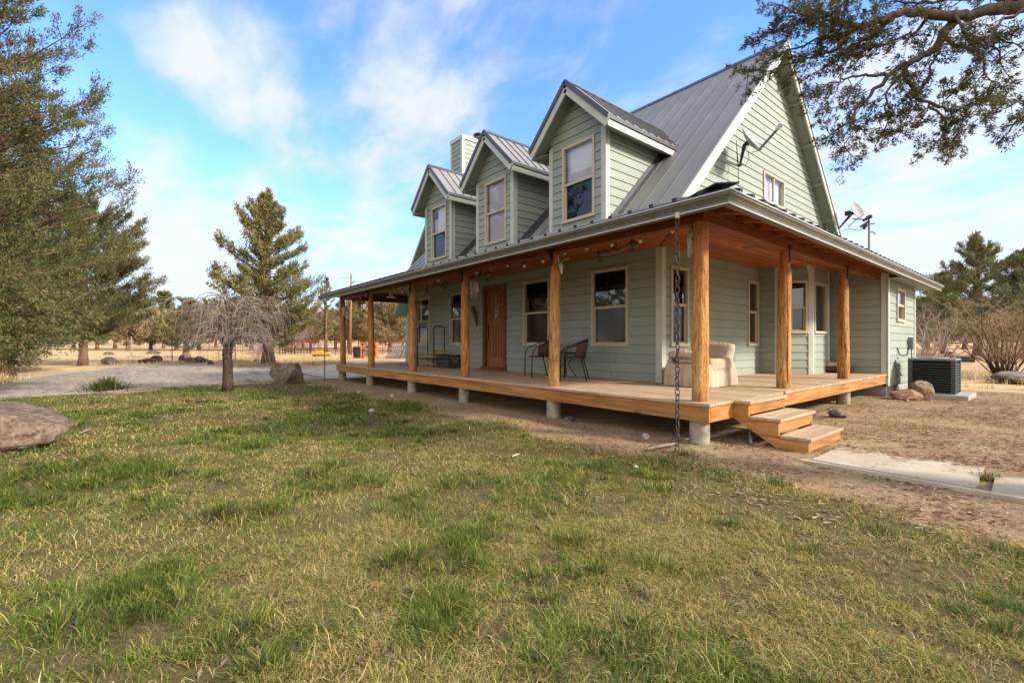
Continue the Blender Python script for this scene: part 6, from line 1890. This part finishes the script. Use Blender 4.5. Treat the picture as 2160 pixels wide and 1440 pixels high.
bp_ = [(1418, 487), (1350, 508), (1290, 516), (1237, 524), (1190, 533), (1145, 551), (1106, 561), (1070, 559), (1035, 565), (1006, 575), (925, 591), (905, 594), (848, 615), (772, 625), (760, 627)]
cp_ = []
wb = None
for i, (a, b) in enumerate(bp_):
    p = at_y(a, b, 5.52) - Vector((-9, 5.55, 2.8)); cp_.append(p + Vector((0, 0, .07)))
    if wb is None:
        m = MB(); m.lathe([(.0, -.032), (.018, -.027), (.030, -.008), (.030, .008), (.018, .026), (.012, .034)], (0, 0, 0), 14); wb = m.build("bulb", MBULB, slr, smooth='all'); wb.location = p
        m = MB(); m.lathe([(.013, .034), (.014, .075), (.004, .08)], (0, 0, 0), 8); sk_ = m.build("socket", MBLACK, wb)
    else:
        c = wb.copy(); COL.objects.link(c); c.parent = slr; c.location = p; d = sk_.copy(); COL.objects.link(d); d.parent = c
m = MB()
full = []
for a, b in zip(cp_, cp_[1:]): full += [a, a.lerp(b, .5) + Vector((0, 0, -.04 if (b - a).length < 1.5 else .02))]
full.append(cp_[-1]); m.tube(full, .004, 4); m.build("cable", MBLACK, slr)
# hanging lantern
p = at_y(825, 613, 5.65); ln_ = empty("hanging_lantern", p, 0, "small glass lantern hanging under the beam between the left posts", "lantern")
m = MB(); m.lathe([(.055, -.16), (.060, -.12), (.060, .10), (.05, .12)], (0, 0, 0), 14); m.build("lantern_glass", simple("lantern_glass_m", (.45, .42, .36), .2, .5, var=.2, bump=0), ln_, smooth=True)
m = MB(); m.lathe([(.06, .12), (.05, .16), (.01, .19)], (0, 0, 0), 12); m.tube([(0, 0, .18), (0, 0, 3.0 - p.z)], .005, 5); m.build("lantern_cap", MBLACK, ln_, smooth=True)
m = MB(); m.lathe([(.14, -.20), (.14, -.185), (.02, -.16)], (0, 0, 0), 16); m.build("lantern_tray", simple("tray", (.5, .48, .44), .5), ln_, smooth=True)

# ================================================================ RAIN CHAINS
def chain(label, x, y, z0, z1, L_=.09, wr=.008):
    root = empty("rain_chain", (x, y, z0), 0, label, "rain chain")
    m = MB(); z = z1 - z0 - L_ * .5; i = 0
    while z > 0:
        M3 = Matrix.Rotation((math.radians(90) if i % 2 else 0) + random.uniform(-.35, .35), 3, 'Z') @ Matrix.Rotation(math.radians(90), 3, 'X')
        m.torus((random.uniform(-.002, .002), random.uniform(-.002, .002), z), L_ * .42, wr, M3, 12, 5, sx=.62); z -= L_ * .70; i += 1
    m.build("chain_links", MRUST, root, smooth='all')
    m = MB(); m.lathe([(.030, z1 - z0 + .06), (.026, z1 - z0)], (0, 0, 0), 12); m.build("spout", MGUTL, root)
    return root
chain("long rusty chain hanging from the gutter beside the corner log post", at_y(1431, 724, GYf - .04).x, GYf - .06, .0, 2.66, .092, .0085)
chain("thin rusty chain hanging from the far left end of the gutter", at_y(686, 724, GYf - .04).x, GYf - .06, .0, 2.66, .092, .009)

# ================================================================ WALL FITTINGS
m = MB(); FF.box(m, 7.78, 7.86, 1.0, 1.12, .012, .045); tag(m.build("outlet_cover", simple("outlet_grey", (.30, .29, .25), .5)), "grey outdoor outlet cover on the wall behind the right bistro chair", "outlet")
m = MB(); q = at_y(1010, 691, FY); FF.box(m, q.x - LX - .035, q.x - LX + .035, q.z - .06, q.z + .06, .012, .03); tag(m.build("light_switch", simple("switch_cream", (.52, .46, .36), .5)), "small cream switch plate between the wall horn and the front door", "switch")
eb = empty("conduit_box", (BXX + .02, 15.6, 1.25), 0, "grey electrical disconnect box with a hanging conduit on the end wall", "electrical box")
m = MB(); m.box((0, -.10, -.17), (.10, .10, .14), .01); m.build("box", simple("box_grey", (.17, .18, .17), .4, .4, .4), eb)
m = MB(); m.tube([(.05, .0, -.17), (.06, .02, -.45), (.10, .10, -.75), (.25, .12, -.95), (.42, -.10, -1.02)], .014, 7); m.build("conduit", simple("conduit_green", (.08, .10, .09), .5), eb, smooth='all')
m = MB(); m.box((BXX + .018, 14.06, .68), (BXX + .12, 14.22, .84)); o = m.build("vent_hood", simple("vent_green", (.16, .20, .16), .5)); tag(o, "small green dryer vent hood low on the end wall", "vent")
o.data.vertices[0].co.x  # keep plain box slanted
for v_ in o.data.vertices:
    if v_.co.z > .8 and v_.co.x > BXX + .05: v_.co.x = BXX + .03
m = MB(); m.tube([(BXX + .02, 14.35, 1.12), (BXX + .05, 14.35, .98), (BXX + .10, 14.42, .93), (BXX + .16, 14.55, .95), (BXX + .17, 14.60, 1.03)], .014, 7); tag(m.build("hose_hook", MBLACK, smooth='all'), "black curved hose hook on the end wall", "hook")
m = MB(); m.tube([(BXX + .01, 14.2, .52), (BXX + .10, 14.2, .52), (BXX + .13, 14.2, .46)], .014, 8); m.lathe([(.035, 0), (.035, .01)], (BXX + .10, 14.2, .55), 10); tag(m.build("hose_faucet", simple("brass", (.30, .25, .16), .4, .5, .8), smooth=True), "outdoor faucet near the bottom of the end wall", "faucet")
m = MB(); m.tube([at_z(1893, 832) + Vector((0, 0, .16)), at_z(1893, 832), at_z(1916, 846)], .022, 8); m.lathe([(.035, .0), (.035, .05)], at_z(1893, 832) + Vector((0, 0, .13)), 10); tag(m.build("drain_pipe", simple("pvc_white", (.62, .60, .55), .5), smooth=True), "white plastic pipe stub on the ground below the end wall", "pipe")

# ================================================================ AIR CONDITIONER
MACG = simple("ac_paint", (.055, .068, .066), .45, .4, .2, var=.2, scale=6, bump=.05)
MACD = simple("ac_inside", (.012, .013, .013), .8, .1, var=.2)
m = MB(); m.box((-2.62, 13.88, -.06), (-1.36, 15.2, .09), .01); tag(m.build("equipment_pad", MCONC), "concrete pad under the air conditioner", "pad")
acx0, acx1, acy0, acy1, acz0, acz1 = -2.40, -1.58, 14.06, 14.86, .09, .89
ar = empty("air_conditioner", ((acx0 + acx1) / 2, (acy0 + acy1) / 2, acz0), 0, "dark grey-green louvered air conditioner unit on a concrete pad by the end wall", "air conditioner")
def acl(m, name, mat): 
    M0 = Matrix.Translation((-ar.location.x, -ar.location.y, -ar.location.z)); m.v = [tuple(M0 @ Vector(q)) for q in m.v]; return m.build(name, mat, ar)
m = MB(); m.box((acx0 + .03, acy0 + .03, acz0 + .04), (acx1 - .03, acy1 - .03, acz1 - .05)); acl(m, "core", MACD)
m = MB()
for cx_, cy_ in ((acx0, acy0), (acx1, acy0), (acx0, acy1), (acx1, acy1)):
    sx_, sy_ = (1 if cx_ == acx0 else -1), (1 if cy_ == acy0 else -1); m.box((cx_, cy_, acz0 + .03), (cx_ + sx_ * .085, cy_ + sy_ * .085, acz1 - .04), .012)
for q_ in list(islands(m)): acl(q_, "corner_post", MACG)
m = MB(); m.box((acx0, acy0, acz0), (acx1, acy1, acz0 + .035), .01); acl(m, "base_pan", MACG)
m = MB(); m.box((acx0 - .005, acy0 - .005, acz1 - .055), (acx1 + .005, acy1 + .005, acz1), .018); m.lathe([(.26, acz1), (.24, acz1 + .02), (.03, acz1 + .03)], ((acx0 + acx1) / 2, (acy0 + acy1) / 2, 0), 20); acl(m, "top_cover", simple("ac_top", (.19, .205, .20), .4, .4, .3))
m = MB(); z = acz0 + .085
while z < acz1 - .08:
    for (a, b, up) in (((acx0 + .08, acy0 + .012, z), (acx1 - .08, acy0 + .012, z), (0, -.6, 1)), ((acx1 - .012, acy0 + .08, z), (acx1 - .012, acy1 - .08, z), (.6, 0, 1))): m.bar(a, b, .034, .008, up=up)
    z += .058
acl(m, "louvers", MACG)

# ================================================================ SATELLITE DISHES
MDISH = simple("dish_grey", (.33, .32, .32), .5, .3, .1, var=.08, scale=3, bump=0)
def dish(name, label, c, normal, rx_, rz_, arm_end, mount, mat=MDISH, lnb=True, depth=.09):
    c = Vector(c); root = empty(name, c, 0, label, "satellite dish")
    nrm_ = Vector(normal).normalized(); q = nrm_.to_track_quat('Z', 'Y').to_matrix()
    m = MB(); n = 32; rings = 7
    for side in (0, 1):
        for i in range(rings + 1):
            r = i / rings
            for k in range(n):
                a = 2 * math.pi * k / n; m.v.append(tuple(q @ Vector((math.cos(a) * r * rx_, math.sin(a) * r * rz_, depth * r * r - depth - side * .012))))
    for side in (0, 1):
        o_ = side * (rings + 1) * n
        for i in range(rings):
            for k in range(n): m.f.append((o_ + i * n + k, o_ + i * n + (k + 1) % n, o_ + (i + 1) * n + (k + 1) % n, o_ + (i + 1) * n + k))
    for k in range(n): m.f.append((rings * n + k, rings * n + (k + 1) % n, (2 * rings + 1) * n + (k + 1) % n, (2 * rings + 1) * n + k))
    m.build("dish", mat, root, smooth=True, fix=False)
    if arm_end is not None:
        e = Vector(arm_end) - c; st_ = q @ Vector((0, -rz_ * .95, 0)) if (q @ Vector((0, -1, 0))).z < 0 else q @ Vector((0, rz_ * .95, 0))
        m = MB(); m.bar(st_ - nrm_ * .03, e, .035, .035); m.build("feed_arm", simple("arm_grey", (.12, .12, .125), .5, .3, .4), root)
        m = MB()
        dv = (e - st_).normalized()
        m.tube([e - dv * .04, e + dv * .05], [.035, .035], 10)
        sd = dv.cross(nrm_).normalized(); b = e + Vector((0, 0, .02))
        for s in (-1, 0, 1):
            m.tube([b + sd * (.05 * s), b + sd * (.05 * s) - nrm_ * .09], [.032, .026], 10)
        m.tube([b - sd * .09 + nrm_ * .01, b + sd * .09 + nrm_ * .01], .045, 12); m.build("receiver", simple("lnb_white", (.62, .62, .60), .4), root, smooth=True)
    m = MB(); mt = Vector(mount) - c; bk = -nrm_ * (depth + .02)
    m.tube([bk, bk - nrm_ * .08, mt], [.05, .04, .022], 8); m.tube([mt, mt + Vector((-.0, 0, .0)) + Vector((0, 0, -.01))], .05, 6); m.build("mast_bracket", MBLACK, root, smooth=True)
    return root
dc = at_d(1587, 292, 9.45)
mountp = Vector((-4.66, 10.42, 5.22)); lnbp = at_d(1645, 267, 9.0)
nd = (lnbp - dc).normalized()
d1 = dish("satellite_dish", "large grey satellite dish with a long feed arm mounted on the gable wall", dc, (.86, .0, .50), .26, .33, lnbp, mountp)
# loose cables and side brace of the gable dish
m = MB(); o_ = d1.location
for pts in ([(1558, 350), (1556, 330), (1553, 297), (1565, 296), (1578, 305)], [(1558, 350), (1566, 335), (1570, 318), (1580, 305)], [(1560, 345), (1572, 350), (1580, 335), (1578, 318)], [(1558, 355), (1558, 380), (1557, 394)], [(1553, 297), (1556, 352)], [(1585, 322), (1600, 318), (1606, 310)]):
    m.tube([at_d(a, b, 9.55 if a > 1570 else 9.82) - o_ for a, b in pts], .007, 5)
m.build("cables", MBLACK, d1, smooth='all')
dc2 = at_d(1809, 443, 13.2); rakept = at_d(1771, 480, 13.6)
d2 = dish("satellite_dish", "oval satellite dish standing on an arm at the lower end of the far roof rake", dc2, (.80, -.34, .35), .21, .27, None, rakept, simple("dish_tan", (.40, .37, .33), .5))
m = MB(); o_ = d2.location
m.bar(at_d(1799, 462, 13.1) - o_, at_d(1822, 463, 12.8) - o_, .03, .03); m.tube([at_d(1788, 480, 13.2) - o_, at_d(1808, 462, 13.1) - o_, at_d(1822, 452, 13.0) - o_], .010, 6)
m.tube([at_d(1776, 487, 13.4) - o_, at_d(1792, 483, 13.3) - o_, at_d(1812, 486, 13.2) - o_, at_d(1824, 480, 13.0) - o_, at_d(1826, 470, 12.9) - o_], .008, 5)
m.box(at_d(1789, 450, 13.25) - o_ - Vector((.07, .07, .06)), at_d(1789, 450, 13.25) - o_ + Vector((.07, .07, .06)), .01); m.build("feed_bracket", MBLACK, d2, smooth=True)
ms = empty("antenna_mast", (-2.98, 13.36, 3.0), 0, "thin steel mast with a cluster of receivers rising above the porch roof at the right", "mast")
m = MB(); m.tube([(0, 0, 0), (0, 0, 1.22)], .022, 10); m.build("pole", simple("mast_steel", (.17, .18, .18), .4, .4, .6), ms, smooth=True)
m = MB(); m.tube([(-.10, -.08, 1.13), (0, 0, 1.22), (.03, .03, 1.24)], [.02, .05, .045], 8); m.bar((0, 0, 1.12), (-.14, -.10, 1.0), .05, .05); m.bar((.0, 0, 1.05), (.10, .07, 1.06), .015, .02); m.tube([(.0, 0, .86), (.07, .05, .86), (.10, .07, .80)], .012, 6); m.tube([(-.04, -.03, 1.04), (-.09, -.07, .95)], .035, 8); m.build("receiver_cluster", MBLACK, ms, smooth=True)

# ================================================================ CORRAL, YARD THINGS
MRED = simple("corral_red_pipe", (.16, .045, .038), .6, .3, .1, var=.3, scale=4)
def corral_panel(a, b, rails, label, h=1.55, verts=2, group="red pipe corral panels"):
    a, b = Vector((*a, 0)), Vector((*b, 0)); a.z = float(gz([a.x], [a.y])[0]); b.z = float(gz([b.x], [b.y])[0])
    root = empty("corral_panel", a, 0, label, "corral panel", group); d = b - a
    for k in range(rails):
        z = .25 + (h - .25) * k / (rails - 1); m = MB(); m.tube([(0, 0, z), d + Vector((0, 0, z))], .028, 5); m.build("rail", MRED, root, smooth='all')
    for k in range(verts + 2):
        t = k / (verts + 1); m = MB(); p = d * t; m.tube([p + Vector((0, 0, 0.02)), p + Vector((0, 0, h))], .030, 5); m.build("upright", MRED, root, smooth='all')
cpx = [(553, 46), (590, 46), (622, 45.5), (655, 45), (690, 44.5), (727, 44), (757, 44), (790, 44.5), (825, 46), (870, 47)]
clab = ["leftmost corral panel beside the flared juniper trunk", "second corral panel from the left", "third corral panel from the left", "corral panel left of the yellow box", "corral panel behind the left rain chain", "corral panel behind the far left log post", "corral panel by the utility pole", "corral panel behind the orange shelf", "corral panel behind the leaning pallets"]
cpx = cpx
for (a, b), lab, i in zip(zip(cpx, cpx[1:]), clab, range(99)):
    corral_panel(P2(a[0], a[1]), P2(b[0] - 1, b[1]), 6, lab, verts=(4 if i in (1, 2) else 1), h=1.5)
for i in range(5):
    a = P2(600 + i * 16, 50 + i); b = P2(600 + i * 16 + 13, 57 + i)
    corral_panel(a, b, 5, ["back corral panel behind the second one, leftmost", "back corral panel second from the left", "middle back corral panel", "back corral panel fourth from the left", "rightmost back corral panel behind the yellow box"][i], verts=2)
q = P2(738, 47); up = empty("utility_pole", (*q, float(gz([q[0]], [q[1]])[0])), 0, "orange-brown wooden utility pole rising behind the left end of the porch", "utility pole")
m = MB(); m.tube([(0, 0, 0), (0.1, .1, 8.3)], [.14, .09], 10); m.build("pole", wood("pole_wood", (.16, .07, .03), (.30, .15, .07), (.40, .22, .11), 'Z', 4, .8), up, smooth='all')
m = MB(); m.bar((-.9, -.9, 7.9), (.3, .3, 7.9), .02, .02); m.tube([(.15, .15, 7.4), (.35, .35, 7.55)], .05, 6); m.tube([(-.22, -.1, 0), (-.22, -.1, 6)], .03, 5); m.build("crossarm", MBLACK, up)
wr_ = MB(); A = Vector((q[0] + .1, q[1] + .1, 8.0)); B = at_d(-300, 560, 95)
wr_.tube([A.lerp(B, t) + Vector((0, 0, -4 * t * (1 - t) * 1.2)) for t in [i / 14 for i in range(15)]], .006, 3); tag(wr_.build("power_line", MBLACK), "thin power line sagging left from the utility pole across the sky", "power line")
A = Vector((-2.98, 13.36, 3.9)); B = at_d(2500, 560, 60)
# pallets, orange shelf, tyres, yellow box
q = P2(842, 37); 
for i in range(4):
    x, y = P2(824 + i * 10, 36.5 + i * .25)
    pl = empty("wooden_pallet", (x, y, float(gz([x], [y])[0])), YAW - math.radians(10), ["front grey pallet of the leaning row by the driveway pad", "second grey pallet of the leaning row", "third grey pallet of the leaning row", "backmost grey pallet of the leaning row"][i], "pallet", "leaning grey pallets")
    m = MB(); tl = .55
    for k in range(6):
        t = -.5 + k * .2; m.bar((t, 0, 0), (t + tl * .9, .25, 1.02 + .06 * i), .09, .025, up=(0, -1, 0))
    m.build("slats", MGREYW, pl)
    m = MB()
    for zz in (.1, .5, .9): m.bar((-.55 + tl * zz, .06 + .22 * zz, zz * 1.05), (.6 + tl * zz, .06 + .22 * zz, zz * 1.05), .04, .08)
    m.build("stringers", MGREYW, pl)
MORG = simple("orange_paint_wood", (.50, .16, .05), .7, .2, var=.25, scale=3)
x, y = P2(779, 38); sh = empty("storage_shelf", (x, y, float(gz([x], [y])[0])), -.75 + math.pi / 2, "orange wooden shelf standing before the corral, left of the second log post", "shelf")
sh.rotation_euler.z = math.atan2(RY, RX)
m = MB()
for xx in (-.62, .0, .62): m.box((xx - .05, -.25, 0), (xx + .05, .25, 1.28))
m.build("uprights", MORG, sh); m = MB()
for zz in (.1, .72, 1.22): m.box((-.68, -.27, zz), (.68, .27, zz + .10))
m.build("shelf_board", MORG, sh)
m = MB(); m.box((-.55, -.2, .83), (-.15, .2, 1.1), .04); m.box((.1, -.2, .83), (.5, .2, 1.1), .04); m.box((-.5, -.2, .21), (.5, .2, .6), .03); m.build("stored_junk", MGREYW, sh)
x, y = P2(754, 38)
tyz = float(gz([x], [y])[0])
for k in range(5):
    m = MB(); m.torus((0, 0, 0), .27, .10, None, 20, 8); o = m.build("tire", simple("tire_rubber", (.03, .03, .032), .85, .2) if k == 0 else bpy.data.materials["tire_rubber"], smooth='all'); o.location = (x + random.uniform(-.04, .04), y, tyz + .1 + k * .19)
    tag(o, ["bottom tire of the stack left of the orange shelf", "second tire up in the stack", "middle tire of the stack", "fourth tire up in the stack", "top tire of the stack left of the orange shelf"][k], "tire", "stacked tires")
x, y = P2(678, 41.5); yb = empty("feed_trough", (x, y, float(gz([x], [y])[0])), 1.0, "yellow-orange bin on a dark base standing in front of the corral", "bin")
m = MB(); m.box((-.7, -.3, .0), (.7, .3, .16), .02); m.build("base", MBLACK, yb); m = MB(); m.box((-.78, -.34, .17), (.78, .34, .40), .06); m.box((-.5, -.2, .4), (.1, .2, .56), .05); m.build("bin", simple("yellow_plastic", (.60, .30, .03), .5, .3, var=.1), yb)
# field fence posts
for i, (px, dep, h, lab) in enumerate([(167, 25.2, 1.3, "thin grey metal fence post left of the reddish trunk"), (183, 27, 1.3, "thin metal fence post right behind the reddish trunk"), (277, 36, 1.7, "pale wooden fence post in the field"), (363, 30, 1.35, "dark metal fence post before the slim juniper"), (496, 30, 1.2, "dark metal fence post right of the weeping tree"), (385, 60, 1.4, "pale fence post by the far shed")]):
    x, y = P2(px, dep); m = MB(); m.tube([(0, 0, -.05), (0, 0, h)], .03 if i not in (2, 5) else .06, 6); o = m.build("fence_post", MGREYW if i in (2, 5) else MRUST); o.location = (x, y, float(gz([x], [y])[0])); tag(o, lab, "fence post")
x, y = P2(349, 130); shd = empty("shed", (x, y, float(gz([x], [y])[0])), YAW - math.radians(90) + math.radians(100), "long low grey-white shed far across the field", "shed")
shd.rotation_euler.z = math.atan2(RY, RX)
m = MB(); m.box((-4.2, 0, 0), (4.2, 5, 1.6)); m.build("walls", simple("shed_paint", (.40, .42, .43), .7), shd)
m = MB(); m.prism([(-4.6, -.4, 1.5), (-4.6, 2.5, 2.3), (-4.6, 5.4, 1.5)], (9.2, 0, 0)); m.build("roof", simple("shed_roof", (.30, .24, .19), .7), shd)
for px, dep, lab in ((285, 95, "white panel standing in the far field"),):
    x, y = P2(px, dep); m = MB(); m.box((-2, 0, 0), (2, .3, 1.2)); o = m.build("feed_bunk", simple("bunk_tan", (.52, .44, .34), .8)); o.location = (x, y, float(gz([x], [y])[0])); o.rotation_euler.z = math.atan2(RY, RX); tag(o, lab, "feed bunk")
# garage behind the left end of the house: only its green rake shows
gr = empty("garage", (0, 0, 0), 0, "green outbuilding whose eave corner shows past the left end of the house", "garage")
A = at_d(849, 660, 24); gx0 = A.x
m = MB(); m.box((gx0 + .35, A.y + .0, 0), (gx0 + 8, A.y + 9, 2.6)); m.build("walls", MS, gr)
m = MB(); zr = A.z; m.prism([(gx0, A.y - .5, zr), (gx0 + 4.3, A.y - .5, zr + 5.0), (gx0 + 8.6, A.y - .5, zr), (gx0 + 8.6, A.y - .5, zr - .2), (gx0 + 4.3, A.y - .5, zr + 4.8), (gx0, A.y - .5, zr - .2)], (0, 10, 0)); m.build("roof", MSOFF, gr)
m = MB(); m.prism([(gx0 + .3, A.y + .02, 2.5), (gx0 + 8.3, A.y + .02, 2.5), (gx0 + 4.3, A.y + .02, zr + 4.5)], (0, 9, 0)); m.build("gable", MS, gr)
# stump on the right
x, y = P2(2003, 27); m = MB(); m.tube([(0, 0, -.1), (0, 0, .45), (.02, 0, .75)], [.34, .27, .25], 12, jit=.1); o = m.build("stump", MBARK, smooth='all'); o.location = (x, y, 0); tag(o, "weathered stump behind the air conditioner", "stump")
m = MB(); m.box((-.5, -.25, 0), (.5, .25, .35), .04); o = m.build("black_tub", MBLACK); x, y = P2(2030, 27.5); o.location = (x, y, .1); o.rotation_euler.z = .6; tag(o, "black tub on the ground right of the stump behind the air conditioner", "tub")
